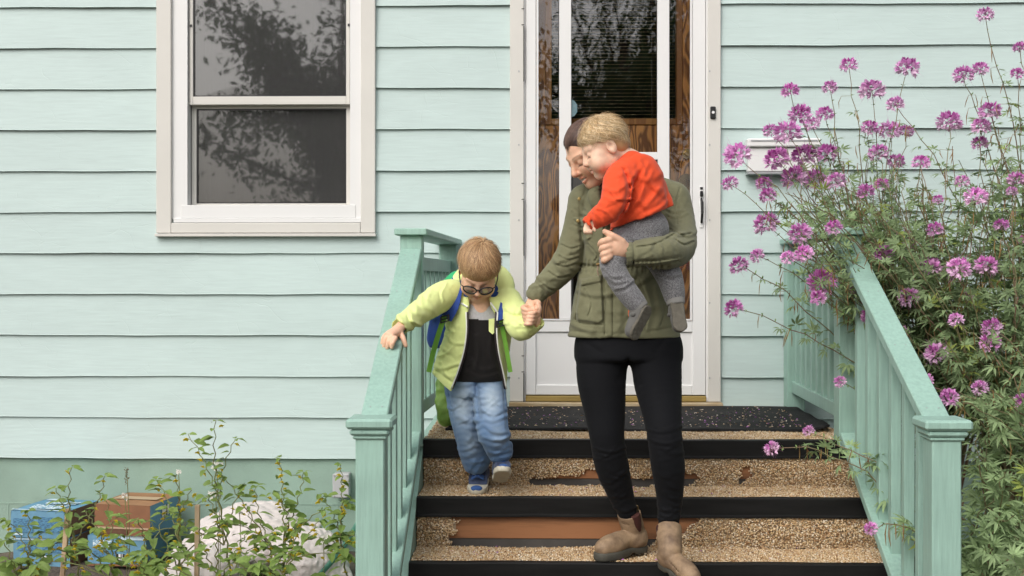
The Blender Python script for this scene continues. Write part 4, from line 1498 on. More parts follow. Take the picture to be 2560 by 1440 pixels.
# hair: drawn back over the skull into a low pony tail
HC, HR = (0, .016, .032), (.0795, .0995, .0885)
S = SDF(*box_of([hw_.C - .2, hw_.C + .2], 0), 0.004)
S.ell(hw_.p(HC), np.array(HR) * hw_.s * 0.985, hw_.R, 0.0)
n_ = hw_.R @ np.array([0, -.84, -.54]); S.half(hw_.p(0, -.066, .064), n_, 0.004)
S.ell(hw_.p(0, .115, -.015), (.03, .03, .034), hw_.R, 0.02)
S.chain([hw_.p(0, .125, -.02), hw_.p(0, .135, -.07), hw_.p(.01, .12, -.12)], [.026, .026, .016], 0.01)
BR = np.array([lin(82, 60, 52)[:3], lin(66, 48, 42)[:3], lin(122, 94, 80)[:3]])
hb = sdf_part(S, 'hair', M['hair'], woman, 1, lambda V: np.tile(BR[1], (len(V), 1)))
del S
def w_end(phi):
    return 1.9 + 0.93 * np.maximum(np.cos(phi), 0) ** 1.1 - 0.7 * np.maximum(-np.cos(phi), 0)
hair(hw_, 'hair_strands', M['hair'], hb, HC, HR, (0, 1, -.25), (0, 0, 1), 3600, w_end, 2.9, BR, 0, 3, (0.0, .022), .02, 14, (.0011, .0011))
# shirt at the neck
S = SDF(*box_of([A(1480, 450, 4.3), A(1640, 580, 4.6)], 0.03), 0.005)
S.chain([A(1545, 488, 4.43), A(1550, 540, 4.43)], [.055, .09], 0.01)
S.cap(A(1508, 462, 4.3), A(1512, 482, 4.3), .055, .04, 0.01, 'sub')
sdf_part(S, 'shirt', fabric('violet_tee', lin(78, 66, 110)), woman)
del S
# jacket
def jl(y, cx, hw, hd, Y=YJ):
    return (A(cx, y, Y), hw / ppm, hd / ppm)
S = SDF(*box_of([A(1310, 430, 4.02), A(1760, 860, 4.66)], 0.02), 0.0042)
S.loft([jl(458, 1552, 62, 52), jl(480, 1562, 100, 68), jl(520, 1566, 122, 80), jl(580, 1566, 118, 84), jl(625, 1561, 111, 82), jl(662, 1557, 106, 79), jl(740, 1558, 122, 86), jl(842, 1560, 141, 96)], 0.02, pw=2.4, round_=0.006)
S.chain([A(1515, 470, YJ), A(1462, 500, YJ)], [36 / ppm, 38 / ppm], 0.05)
S.chain([A(1600, 462, YJ), A(1680, 495, YJ)], [36 / ppm, 42 / ppm], 0.05)
S.chain([A(1460, 505, YJ), A(1441, 570, 4.44), A(1424, 640, 4.42), A(1394, 684, 4.42), A(1340, 735, 4.43)], [40 / ppm, 33 / ppm, 36 / ppm, 34 / ppm, 25 / ppm], 0.012)
S.chain([A(1684, 500, YJ), A(1698, 560, 4.40), A(1696, 618, 4.28), A(1650, 632, 4.16), A(1573, 636, 4.10)], [42 / ppm, 40 / ppm, 41 / ppm, 40 / ppm, 30 / ppm], 0.012)
# collar, stood open
S.chain([A(1497, 462, 4.36), A(1484, 490, 4.34), A(1500, 520, 4.33), A(1512, 560, 4.31)], [13 / ppm, 17 / ppm, 14 / ppm, 9 / ppm], 0.006, squash=((0.6, 1, 0), 0.6))
S.chain([A(1480, 470, 4.44), A(1520, 455, 4.55), A(1590, 450, 4.53), A(1620, 470, 4.4)], [14 / ppm] * 4, 0.01)
S.cap(A(1524, 440, 4.36), A(1520, 505, 4.31), 30 / ppm, 15 / ppm, 0.008, 'sub')
# open cuffs
S.cap(A(1336, 742, 4.43), A(1328, 764, 4.43), 14 / ppm, 17 / ppm, 0.003, 'sub')
S.cap(A(1566, 636, 4.10), A(1535, 634, 4.08), 21 / ppm, 24 / ppm, 0.003, 'sub')
fy = 4.44
for x in range(1464, 1660, 11):                            # gathers at the waist cord
    S.crease([(x, 652), (x + random.uniform(-3, 3), 680)], 3.0, -0.0045, fy)
S.crease([(1446, 662), (1500, 668), (1560, 670), (1670, 664)], 4.5, -0.007, fy)
for pts, w, a in [
        ([(1512, 565), (1511, 640)], 2.6, -0.008), ([(1511, 690), (1513, 838)], 2.6, -0.008), ([(1532, 690), (1533, 838)], 2.6, -0.007), ([(1530, 570), (1528, 650)], 2.6, -0.006),
        ([(1424, 828), (1500, 833), (1600, 832), (1696, 815)], 3.5, -0.003),
        ([(1430, 560), (1470, 556), (1475, 590)], 2.5, -0.002),
        ([(1450, 560), (1458, 610), (1452, 650)], 5, -0.008),
        ([(1462, 486), (1455, 540), (1452, 600)], 3, -0.003),
        ([(1470, 470), (1500, 510), (1512, 545)], 2.5, -0.003)]:
    S.crease(pts, w, a, fy + .05)
folds(S, [(1455, 510, 38), (1441, 570, 34), (1424, 640, 36)], 6, 21, .0025, 5)
folds(S, [(1424, 630, 36), (1394, 684, 34), (1345, 730, 26)], 13, 22, .003, 4.6, .7)
for k in range(7):                                         # elastic of both cuffs
    S.crease([(1322 + k * 5.5, 724 + k * 5.0), (1334 + k * 5.5, 711 + k * 4.6)], 2.0, -0.0022)
    S.crease([(1562, 608 + k * 10), (1578, 606 + k * 10)], 2.4, -0.0022, 4.2)
S.crease([(1335, 706), (1356, 722), (1374, 744)], 3.5, -0.005)
S.crease([(1582, 600), (1586, 636), (1580, 676)], 3.5, -0.006, 4.2)
folds(S, [(1690, 480, 40), (1705, 560, 40), (1705, 610, 40)], 8, 23, .0028, 5.5, .8)
folds(S, [(1590, 640, 34), (1650, 632, 38), (1700, 620, 40)], 8, 24, .0028, 5.2, 1.1, ymax=4.3)
S.crease([(1590, 652), (1640, 650), (1700, 640)], 3, -.0025, 4.3)
for pts in ([(1470, 600), (1490, 640), (1486, 655)], [(1470, 770), (1485, 800), (1480, 830)], [(1545, 700), (1552, 760), (1546, 830)], [(1640, 720), (1650, 770), (1642, 820)],
            [(1610, 700), (1625, 770), (1615, 825)], [(1447, 690), (1452, 740), (1436, 790)]):
    S.crease(pts, 8, 0.005, fy)
S.emboss([(1452, 700), (1503, 688), (1508, 800), (1497, 808), (1445, 800), (1440, 780)], 0.008, 2, fy)      # lower pocket
S.emboss([(1450, 698), (1504, 686), (1505, 703), (1450, 715)], 0.006, 1.5, fy)
S.emboss([(1434, 560), (1462, 548), (1485, 560), (1480, 592), (1462, 602), (1446, 598)], 0.005, 2, fy)         # breast pocket
S.emboss([(1432, 545), (1480, 545), (1484, 562), (1456, 568)], 0.007, 1.5, fy)
folds(S, [(1500, 520, 60), (1505, 640, 55)], 5, 25, .0022, 5, 1.2, ymax=fy)
folds(S, [(1550, 690, 100), (1560, 820, 120)], 9, 26, .003, 7, .4, ymax=fy)
for pts in ([(1462, 478), (1450, 510), (1452, 560)], [(1474, 470), (1490, 478), (1508, 472)], [(1700, 470), (1690, 520), (1694, 560)], [(1452, 700), (1440, 780), (1446, 806), (1498, 812), (1509, 800), (1505, 690)], [(1434, 562), (1456, 570), (1484, 564)], [(1590, 655), (1640, 652), (1700, 645)]):
    S.crease(pts, 1.8, -.005, fy + .03)
for pts in ([(1398, 640), (1420, 650), (1446, 644)], [(1392, 662), (1412, 668), (1440, 660)], [(1372, 680), (1396, 694), (1424, 690)], [(1404, 612), (1428, 622), (1450, 616)], [(1352, 706), (1372, 722), (1392, 726)],
            [(1430, 530), (1440, 560), (1452, 580)], [(1592, 618), (1640, 610), (1684, 586)], [(1600, 664), (1650, 662), (1700, 652)], [(1670, 480), (1690, 510), (1700, 556)], [(1674, 572), (1700, 586), (1728, 584)], [(1690, 600), (1710, 612), (1734, 604)],
            [(1462, 724), (1478, 760), (1470, 790)], [(1600, 700), (1622, 760), (1612, 826)], [(1650, 740), (1660, 780), (1652, 812)], [(1470, 610), (1492, 636), (1488, 652)]):
    S.crease(pts, 2.1, -.005); S.crease([(x - 1, y - 5) for x, y in pts], 2.8, .003)
S.ripple(0.0009, [0.09, 0.05], 5)
S.D += 0
sdf_part(S, 'jacket', M['jacket'], woman, 0)
jk = bpy.data.objects['jacket']
del S
for (px_, py_, Yq) in ((1448, 497, 4.352), (1445, 552, 4.325)):
    b = MB(); c = Vector(A(px_, py_, Yq))
    b.tube([c + Vector((0, .02, 0)), c + Vector((0, -.002, 0)), c + Vector((0, -.004, 0))], [.0062, .0062, .0035], 12); b.build('snap_button', M['brass'], jk)
b = MB(); c = A(1496, 662, 4.315)
b.tube([c + np.array([-.008, 0, 0]), c + np.array([.009, 0, .004])], .006, 10); b.build('cord_toggle', M['old_brass'], jk)
b = MB(); b.tube([c + np.array([0, 0, 0]), c + np.array([-.004, -.004, -.02]), c + np.array([0, -.002, -.04])], .0025, 6); b.build('cord', mat('cord', lin(150, 128, 110)), jk)

# leggings
S = SDF(*box_of([A(1430, 800, 4.1), A(1715, 1330, 4.62)], 0.03), 0.0045)
S.loft([jl(812, 1568, 118, 74, 4.45), jl(850, 1570, 131, 84, 4.445), jl(900, 1571, 131, 86, 4.43)], 0.02, pw=2.5, round_=0.02)
L1 = [(1506, 880, 4.43, 66), (1504, 950, 4.41, 61), (1512, 1030, 4.385, 51), (1518, 1095, 4.37, 43), (1530, 1165, 4.40, 42), (1552, 1235, 4.44, 32), (1567, 1276, 4.455, 25)]
L2 = [(1637, 880, 4.42, 66), (1645, 960, 4.36, 59), (1656, 1040, 4.29, 48), (1662, 1095, 4.255, 43), (1670, 1165, 4.27, 42), (1674, 1240, 4.30, 33), (1672, 1306, 4.31, 26)]
for L_ in (L1, L2):
    S.chain([A(x, y, Y) for x, y, Y, r_ in L_], [r_ * Y / F for x, y, Y, r_ in L_], 0.02, 5)
folds(S, [(1518, 1080, 42), (1530, 1165, 42), (1552, 1235, 36), (1566, 1285, 29)], 18, 31, .0022, 3, .25)
folds(S, [(1662, 1060, 42), (1670, 1165, 43), (1674, 1240, 37), (1672, 1310, 30)], 20, 32, .0022, 3, .25)
for pts in ([(1612, 1072), (1660, 1080), (1706, 1066)], [(1618, 1098), (1665, 1108), (1710, 1096)], [(1484, 1120), (1525, 1130), (1566, 1118)], [(1640, 1294), (1672, 1301), (1704, 1291)], [(1534, 1270), (1565, 1279), (1594, 1266)]):
    S.crease(pts, 3.2, .0035); S.crease([(x, y + 7) for x, y in pts], 3, -.002)
for pts in ([(1570, 900), (1560, 930), (1548, 950)], [(1572, 900), (1584, 935), (1600, 960)], [(1470, 860), (1500, 880)], [(1660, 850), (1640, 880)]):
    S.crease(pts, 7, -0.004, 4.42)
sdf_part(S, 'leggings', M['legging'], woman, 1)
del S


def boot(name, heel, toe, ankle, parent, up=(0, 0, 1)):
    """pull-on ankle boot: leather upper, elastic gusset, rubber sole; heel/toe are sole-bottom points"""
    heel, toe, ankle = map(np.asarray, (heel, toe, ankle))
    d = toe - heel; Ln = np.linalg.norm(d)
    f = Frame(heel, d, up, 1.0)
    k = Ln / 0.275
    p = lambda fw, sd_, u: f.p(sd_ * k, -fw * k, u * k)
    shaft = ankle - p(.062, 0, .075)
    bx = box_of([heel - .05, toe + .05, heel + .05, toe - .05, ankle + .05, ankle - .05], 0.03)
    S = SDF(*bx, 0.003)
    S.chain([p(.045, 0, .06), p(.12, 0, .062), p(.19, .004, .053), p(.232, .004, .047)], [.037 * k, .039 * k, .044 * k, .037 * k], 0.01)
    S.chain([p(.052, 0, .06), p(.066, 0, .1), ankle + shaft * .1], [.043 * k, .043, .0455], 0.035)
    S.half(p(0, 0, .028), -f.R[:, 2], 0.004)
    S.half(ankle, shaft, 0.003)
    S.cap(ankle - shaft * .25, ankle + shaft, .039, .041, 0.002, 'sub')
    # V of the side seams dips below the cuff
    for sx in (-1, 1):
        S.chain([ankle + f.R[:, 0] * sx * .055 + shaft * .15, p(.066, sx * .058, .105)], [.03, .012], 0.004, 'sub') if False else None
    r0 = np.random.default_rng(3)
    for q in range(7):                                       # walking creases over the instep
        t = .105 + .014 * q
        a_, c_, e_ = p(t, -.034, .075 - .003 * q), p(t + .012, 0, .098 - .0045 * q), p(t, .034, .075 - .003 * q)
        S.chain([a_, c_, e_], [.0022] * 3, .006, 3, 'sub')
    S.ripple(.0012, [.06, .03], 7)
    up_ = sdf_part(S, name, M['boot'], parent, 1)
    S = SDF(*bx, 0.003)
    S.chain([p(.036, 0, .018), p(.10, 0, .018), p(.185, .004, .018), p(.234, .004, .018)], [.039 * k, .036 * k, .048 * k, .041 * k], 0.0)
    S.half(p(0, 0, .033), f.R[:, 2], 0.002); S.half(p(0, 0, .0), -f.R[:, 2], 0.002)
    S.cap(p(.098, -.1, -.012), p(.098, .1, -.012), .024 * k, .024 * k, 0.004, 'sub')
    sdf_part(S, 'sole', M['boot_sole'], up_, 0)
    S = SDF(*box_of([heel, ankle], 0.09), 0.003)              # stretchy side panels set into the shaft
    for sx in (-1, 1):
        a_ = p(.064, sx * .037, .088); b_ = ankle + f.R[:, 0] * sx * .036 - shaft * .06
        S.chain([a_, (a_ + b_) / 2 + f.R[:, 0] * sx * .002, b_], [.008, .017, .022], 0.004, squash=(f.R[:, 0], 0.55))
    S.half(ankle + shaft * .01, shaft, 0.002)
    sdf_part(S, 'elastic_panel', M['elastic'], up_, 0)
    b = MB()
    q = ankle + (f.R[:, 1]) * .045
    b.bar(Vector(q - shaft * .3), Vector(q + shaft * .28), 0.02, 0.005, Vector(f.R[:, 1]), 0.001)
    b.build('pull_tab', M['old_brass'], up_)
    return up_


b1 = boot('boot', A(1612, 1377, 4.52), A(1488, 1403, 4.36), A(1572, 1282, 4.455), woman)
b2 = boot('boot', A(1655, 1412, 4.30), A(1742, 1478, 4.10), A(1671, 1316, 4.31), woman, (0, -.25, 1))

# ============================================================ the toddler
toddler = thing('person', 'blond toddler in orange sweater and grey trousers held on the womans arm', 'person', A(1600, 640, 4.2))
ht = Frame(A(1509, 366, 4.17), (-.84, -.16, -.50), (-.1, -.05, 1), 0.83)
neck_t = A(1577, 405, 4.19)
S = SDF(*box_of([A(1420, 270, 3.98), A(1740, 800, 4.4)], 0.02), 0.0027)
head(S, ht, 1.0, False)
S.cap(ht.p(0, .03, -.03), neck_t, .036, .04, 0.02)
S.chain([neck_t, A(1592, 470, 4.215), A(1596, 570, 4.23)], [.04, .06, .07], 0.02)
S.chain([A(1580, 430, 4.18), A(1549, 452, 4.13), A(1540, 485, 4.09), A(1526, 520, 4.08), A(1473, 562, 4.08)], [.034, .03, .028, .025, .016], 0.02)
S.chain([A(1475, 560, 4.08), A(1469, 571, 4.078)], [.016, .015], 0.004, squash=((0, 1, 0), .7))
for i in range(4):
    S.chain([A(1463 + i * 4.5, 572, 4.075), A(1463 + i * 4.5, 580, 4.072), A(1466 + i * 4.2, 583, 4.085)], [.0062, .0058, .005], 0.003)
S.chain([A(1481, 566, 4.072), A(1487, 576, 4.068)], [.0065, .0055], 0.003)
sdf_part(S, 'body', M['skin'], toddler, 1, lambda V: paint_head(V, ht, SK_T, 1, False, (.35, .24, .14)))
del S
BL = np.array([lin(222, 194, 148)[:3], lin(202, 170, 124)[:3], lin(234, 214, 176)[:3], lin(178, 144, 100)[:3]])
TC, TR = (0, .02, .036), (.085, .098, .0885)
S = SDF(*box_of([ht.C - .2, ht.C + .2], 0), 0.004)
S.ell(ht.p(TC), np.array(TR) * ht.s * 0.975, ht.R, 0.0)
n_ = ht.R @ np.array([0, -.78, -.62]); S.half(ht.p(0, -.078, .05), n_, 0.01)
S.ell(ht.p(.085, .0, -.012), (.028, .024, .034), ht.R, 0.012, 'sub'); S.ell(ht.p(-.085, .0, -.012), (.028, .024, .034), ht.R, 0.012, 'sub')
S.ell(ht.p(0, .052, -.012), np.array((.066, .056, .064)) * ht.s, ht.R, 0.02)
hb = sdf_part(S, 'hair', M['hair'], toddler, 1, lambda V: np.tile(BL[1], (len(V), 1)))
del S
def t_end(phi):                       # phi 0 = forehead
    return 1.74 + 0.40 * (1 - np.cos(phi)) * .5 + .05 * np.sin(phi * 7) - 0.10 * np.exp(-((np.abs(phi) - 1.9) / .3) ** 2)
hair(ht, 'hair_strands', M['hair'], hb, TC, TR, (0, .35, .9), (0, -1, 0), 4600, t_end, 0.95, BL, 0.7, 4, (0.0, .06), .22, 10, (.0010, .0004))
hair(ht, 'hair_strands', M['hair'], hb, (0, .05, -.008), (.071, .062, .07), (0, .3, 1), (0, 1, 0), 1500, lambda phi: 2.05 - .75 * np.clip((np.abs(phi) - 1.1) / 1.2, 0, 1), 0.8, BL, 0.3, 14, (0.0, .09), .3, 9, (.0010, .0004))
hair(ht, 'hair_strands', M['hair'], hb, TC, (.087, .1, .0915), (0, .3, .9), (0, -1, 0), 900, lambda phi: 1.85 + .12 * np.sin(phi * 9), 0.6, BL, 0.9, 15, (0.0, .2), .6, 9, (.0008, .0003))
# sweater
ppt = F / 4.18
tl = lambda y, cx, hw, hd, Y: (A(cx, y, Y), hw / ppt, hd / ppt)
S = SDF(*box_of([A(1440, 360, 3.95), A(1720, 610, 4.42)], 0.03), 0.0036)
S.loft([tl(384, 1582, 30, 30, 4.19), tl(400, 1588, 50, 46, 4.20), tl(440, 1596, 62, 58, 4.205), tl(490, 1597, 66, 64, 4.21), tl(540, 1600, 72, 68, 4.215), tl(590, 1602, 80, 72, 4.22)], 0.01, pw=2.2)
S.chain([A(1580, 410, 4.17), A(1548, 446, 4.12), A(1540, 485, 4.085), A(1530, 518, 4.07), A(1476, 556, 4.08)], [30 / ppt, 36 / ppt, 35 / ppt, 33 / ppt, 20 / ppt], 0.022)
S.chain([A(1640, 470, 4.24), A(1660, 505, 4.23), A(1674, 522, 4.22)], [24 / ppt, 22 / ppt, 12 / ppt], 0.03)
h0, h1 = A(1680, 516, 4.15), A(1522, 578, 4.15)
nrm = np.cross(h1 - h0, np.array([0, 1., 0])); nrm *= -np.sign(nrm[2])
S2 = (h0 + h1) / 2
# the hem cut spares the sleeve, which is put back afterwards
S.half(S2, nrm, 0.004)
S.chain([A(1545, 480, 4.085), A(1530, 518, 4.07), A(1476, 556, 4.08)], [34 / ppt, 33 / ppt, 20 / ppt], 0.008)
S.cap(A(1473, 559, 4.08), A(1460, 572, 4.08), 14 / ppt, 16 / ppt, 0.002, 'sub')
for pts, w, a in [([(1562, 425), (1570, 470), (1560, 520), (1548, 540)], 4, -0.008), ([(1600, 400), (1612, 440), (1600, 500)], 6, 0.005), ([(1586, 470), (1606, 440), (1620, 410)], 6, 0.005),
                  ([(1580, 520), (1610, 470), (1630, 430)], 6, 0.005), ([(1570, 548), (1620, 510), (1650, 470)], 6, 0.005), ([(1600, 548), (1650, 520), (1668, 500)], 6, 0.005),
                  ([(1512, 470), (1540, 478), (1558, 468)], 5, 0.005), ([(1510, 492), (1535, 500), (1556, 492)], 5, 0.004), ([(1492, 520), (1515, 530), (1532, 548)], 4, 0.005),
                  ([(1484, 530), (1500, 545), (1510, 560)], 4, 0.004), ([(1530, 565), (1600, 548), (1676, 512)], 3, -0.002), ([(1468, 538), (1480, 552), (1490, 568)], 3, -0.003),
                  ([(1576, 392), (1592, 382), (1606, 384)], 3, -0.003), ([(1545, 440), (1568, 430), (1580, 440)], 5, 0.004)]:
    S.crease(pts, w, a)
S.crease([(1556, 420), (1572, 452), (1574, 490), (1560, 530)], 2.2, -.006)
S.crease([(1526, 572), (1600, 555), (1678, 518)], 2, -.004)
folds(S, [(1545, 455, 34), (1530, 518, 32), (1480, 555, 21)], 11, 41, .003, 4.5, .8)
folds(S, [(1600, 420, 50), (1620, 520, 55)], 10, 42, .0032, 6, 1.2)
S.ripple(0.0012, [0.07, 0.04], 8)
sdf_part(S, 'sweater', M['orange'], toddler, 1)
del S
# trousers
S = SDF(*box_of([A(1480, 520, 3.98), A(1730, 790, 4.42)], 0.03), 0.0038)
S.ell(A(1602, 574, 4.22), (71 / ppt, 64 / ppt, 62 / ppt), None, 0.01)
T1 = [(1590, 600, 4.19, 46), (1548, 628, 4.13, 42), (1532, 664, 4.10, 32), (1556, 712, 4.09, 29), (1580, 745, 4.09, 27), (1592, 760, 4.09, 25)]
T2 = [(1625, 610, 4.26, 46), (1650, 650, 4.25, 36), (1672, 690, 4.23, 33), (1682, 722, 4.22, 29), (1686, 742, 4.22, 26)]
for T_ in (T1, T2):
    S.chain([A(x, y, Y) for x, y, Y, r_ in T_], [r_ * Y / F for x, y, Y, r_ in T_], 0.015, 5)
for pts in ([(1508, 668), (1530, 690), (1560, 690)], [(1516, 690), (1540, 706), (1568, 700)], [(1656, 680), (1676, 690), (1700, 684)], [(1540, 720), (1560, 716), (1584, 700)], [(1560, 585), (1600, 600), (1650, 590)]):
    S.crease(pts, 5, 0.005); S.crease([(x, y + 9) for x, y in pts], 4, -0.003)
tr_ = sdf_part(S, 'trousers', M['marl'], toddler, 1)
del S
for (pa, pb, ra, rb) in ((A(1584, 748, 4.09), A(1602, 772, 4.088), 25, 22), (A(1685, 732, 4.22), A(1690, 762, 4.21), 25, 23)):
    S = SDF(*box_of([pa, pb], 0.06), 0.003)
    S.cap(pa, pb, ra / ppt, rb / ppt, 0)
    S.half(pb, pb - pa, .003)
    sdf_part(S, 'ankle_cuff', M['cuff'], tr_, 1)


def soft_shoe(name, heel, toe, sole_n, parent, wdt=1.0):
    heel, toe = np.asarray(heel), np.asarray(toe)
    f = Frame(heel, toe - heel, -np.asarray(sole_n, float))
    k = np.linalg.norm(toe - heel) / 0.125
    p = lambda fw, sd_, u: f.p(sd_ * k, -fw * k, u * k)
    S = SDF(*box_of([heel, toe], 0.08), 0.0025)
    S.chain([p(.022, 0, .026), p(.06, 0, .027), p(.098, 0, .022)], [.025 * k, .027 * k, .025 * k], 0)
    S.chain([p(.03, 0, .03), p(.03, 0, .055)], [.027 * k, .027 * k], .015)
    S.half(p(0, 0, .057), f.R[:, 2], .003)
    S.half(p(0, 0, .008), -f.R[:, 2], .003)
    o = sdf_part(S, name, M['grey_suede'], parent, 1)
    S = SDF(*box_of([heel, toe], 0.06), 0.0025)
    S.chain([p(.020, 0, .006), p(.06, 0, .006), p(.1, 0, .006)], [.026 * k, .024 * k, .0275 * k], 0)
    S.half(p(0, 0, .010), f.R[:, 2], .002); S.half(p(0, 0, .0), -f.R[:, 2], .004)
    S.ripple(0.0008, [0.018], 3)
    sdf_part(S, 'sole', M['toddler_sole'], o, 0)
    S = SDF(*box_of([heel, toe], 0.08), 0.0025)
    S.chain([p(.05, -.024, .032), p(.048, 0, .055), p(.05, .024, .034), p(.05, .03, .026)], [.008 * k] * 4, 0, squash=(f.R[:, 2], 1))
    sdf_part(S, 'strap', M['grey_suede'], o, 1)
    S = SDF(*box_of([heel, toe], 0.08), 0.0025)
    a_ = p(.03, 0, .057)
    S.ell(a_, (.0275 * k, .0275 * k, .006 * k), f.R, 0)
    sdf_part(S, 'collar_lining', M['orange_lining'], o, 1)
    return o


soft_shoe('shoe', A(1625, 770, 4.07), A(1583, 848, 4.04), (.72, -.62, -.1), toddler)
soft_shoe('shoe', A(1692, 748, 4.19), A(1703, 826, 4.14), (.12, -.9, -.35), toddler)
# ============================================================ the boy
boy = thing('person', 'small boy in lime hoodie, glasses and jeans stepping down by the railing', 'person', A(1190, 1232, 4.75) * np.array([1, 1, 0]) + np.array([0, 0, 0.57]))
hb_ = Frame(A(1197, 675, 4.50), (.0, -.60, -.80), (.06, 0, 1), 0.895)
neck_b = A(1203, 770, 4.58)
S = SDF(*box_of([A(945, 580, 4.1), A(1370, 960, 4.8)], 0.02), 0.0028)
head(S, hb_, 0.7, False)
S.cap(hb_.p(0, .03, -.04), neck_b, .04, .042, 0.02)
S.chain([neck_b, A(1202, 800, 4.63), A(1190, 930, 4.69)], [.042, .05, .06], 0.02)
S.chain([neck_b, A(1160, 765, 4.61), A(1122, 748, 4.58), A(1060, 772, 4.42), A(1005, 814, 4.27)], [.036, .034, .032, .027, .019], 0.02)
S.chain([neck_b, A(1250, 775, 4.61), A(1280, 780, 4.55), A(1302, 822, 4.46), A(1338, 805, 4.40)], [.036, .034, .03, .026, .019], 0.02)
# hand draped over the handrail
S.chain([A(1006, 812, 4.27), A(990, 828, 4.22), A(976, 838, 4.185)], [.019, .023, .022], 0.008, squash=((.1, .5, 1), .62))
for i, (x0, y0, x1, y1, x2, y2, Y) in enumerate(((972, 832, 960, 843, 956, 860, 4.20), (974, 838, 964, 848, 960, 866, 4.18), (980, 843, 972, 853, 968, 869, 4.165), (988, 845, 982, 856, 979, 868, 4.155))):
    S.chain([A(x0, y0, Y), A(x1, y1, Y - .012), A(x2, y2, Y - .008)], [.0095, .0088, .0075], 0.005)
S.chain([A(1000, 832, 4.22), A(1008, 846, 4.205), A(1014, 864, 4.20)], [.011, .0095, .008], 0.006)
# hand held by the woman
S.chain([A(1340, 806, 4.41), A(1338, 794, 4.395), A(1333, 780, 4.39)], [.019, .022, .02], 0.008, squash=((.5, 1, 0), .7))
for i, (x0, y0) in enumerate(((1342, 780), (1340, 789), (1338, 798), (1335, 806))):
    S.chain([A(x0, y0, 4.375), A(x0 - 9, y0 + 3, 4.352), A(x0 - 19, y0 + 4, 4.356), A(x0 - 22, y0 + 5, 4.375)], [.0085, .0082, .0078, .007], 0.004)
S.chain([A(1346, 784, 4.38), A(1349, 770, 4.37), A(1344, 760, 4.37)], [.0095, .0085, .0075], 0.005)
sdf_part(S, 'body', M['skin'], boy, 1, lambda V: paint_head(V, hb_, SK_B, .7, False, (.3, .2, .12)))
del S
BB = np.array([lin(196, 160, 118)[:3], lin(174, 136, 96)[:3], lin(214, 182, 140)[:3], lin(148, 112, 78)[:3]])
BC, BRd = (0, .014, .036), (.0885, .106, .0945)
S = SDF(*box_of([hb_.C - .22, hb_.C + .22], 0), 0.004)
S.ell(hb_.p(BC), np.array(BRd) * hb_.s * 0.975, hb_.R, 0.0)
n_ = hb_.R @ np.array([0, -.62, -.78]); S.half(hb_.p(0, -.09, .03), n_, 0.008)
hbo = sdf_part(S, 'hair', M['hair'], boy, 1, lambda V: np.tile(BB[1], (len(V), 1)))
del S
def b_end(phi):                       # phi 0 = forehead fringe
    return 1.62 + 0.10 * np.cos(phi) + .12 * (1 - np.cos(phi)) * .5
hair(hb_, 'hair_strands', M['hair'], hbo, BC, BRd, (.12, .42, .9), (0, -1, 0), 5200, b_end, 1.1, BB, 0.35, 5, (0.0, .045), .09, 10, (.0009, .0005))
hair(hb_, 'hair_strands', M['hair'], hbo, BC, (.09, .108, .097), (.12, .42, .9), (0, -1, 0), 900, b_end, 0.55, BB, 0.5, 16, (0.0, .12), .25, 8, (.0008, .0003))
# glasses
gl = thing('glasses', 'round black framed glasses worn by the small boy', 'glasses', hb_.p(0, -.1, .0))
b = MB()
def ring(cx, tilt=0.0):
    n = 28
    pts = [hb_.p(cx + .0285 * math.cos(a), -.108 + .012 * (abs(cx + .0285 * math.cos(a)) / .06) ** 2, -.008 + .0245 * math.sin(a)) for a in np.linspace(0, 2 * math.pi, n + 1)]
    return pts
for sx in (-1, 1):
    b.tube(ring(sx * .0345), .0027 * hb_.s * 1.15, 8, False)
b.tube([hb_.p(-.008, -.1085, .0), hb_.p(0, -.111, .004), hb_.p(.008, -.1085, .0)], .0026, 8)
for sx in (-1, 1):
    b.tube([hb_.p(sx * .0615, -.096, .002), hb_.p(sx * .074, -.085, .003), hb_.p(sx * .082, -.04, .002), hb_.p(sx * .084, .01, -.004)], .0022, 8)
b.build('frame', M['black'], gl, True)
for sx in (-1, 1):
    g = MB(); r_ = ring(sx * .0345)[:-1]
    g.add(r_ , [tuple(range(len(r_)))]); g.build('lens', M['lens'], gl)
# tee
ppb = F / 4.62
bl2 = lambda y, cx, hw, hd, Y: (A(cx, y, Y), hw / ppb, hd / ppb)
S = SDF(*box_of([A(1090, 740, 4.38), A(1300, 970, 4.85)], 0.03), 0.004)
S.loft([bl2(758, 1200, 40, 40, 4.60), bl2(790, 1200, 66, 48, 4.61), bl2(850, 1198, 70, 56, 4.63), bl2(910, 1192, 72, 58, 4.66), bl2(952, 1188, 74, 58, 4.68)], 0.01)
S.cap(A(1206, 745, 4.47), A(1206, 780, 4.50), 26 / ppb, 13 / ppb, .006, 'sub')
for pts in ([(1180, 900), (1200, 925), (1240, 920)], [(1170, 930), (1200, 945), (1245, 935)], [(1190, 840), (1196, 880), (1188, 920)], [(1232, 830), (1226, 880), (1236, 910)]):
    S.crease(pts, 6, .005)
V, Q = S.mesh(1)
px_, py_ = proj(V[:, 0], V[:, 1], V[:, 2])
fc = V[Q].mean(1); fpx, fpy = proj(fc[:, 0], fc[:, 1], fc[:, 2])
mi = (fpy < 799 + (fpx - 1200) * 0.06).astype(int)
np_part('tee_shirt', V, None, [M['shirt'], M['shirt_grey']], boy, Q, True, midx=mi)
b = MB()
c_ = [A(1222, 798, 4.505), A(1238, 796, 4.51), A(1240, 828, 4.51), A(1231, 836, 4.505), A(1222, 828, 4.505)]
b.add(c_ + [p + np.array([0, .02, 0]) for p in c_], [(0, 1, 2, 3, 4)[::-1], (5, 6, 7, 8, 9)] + [(i, (i + 1) % 5, (i + 1) % 5 + 5, i + 5) for i in range(5)])
b.build('tee_pocket', M['lime'], boy)
del S
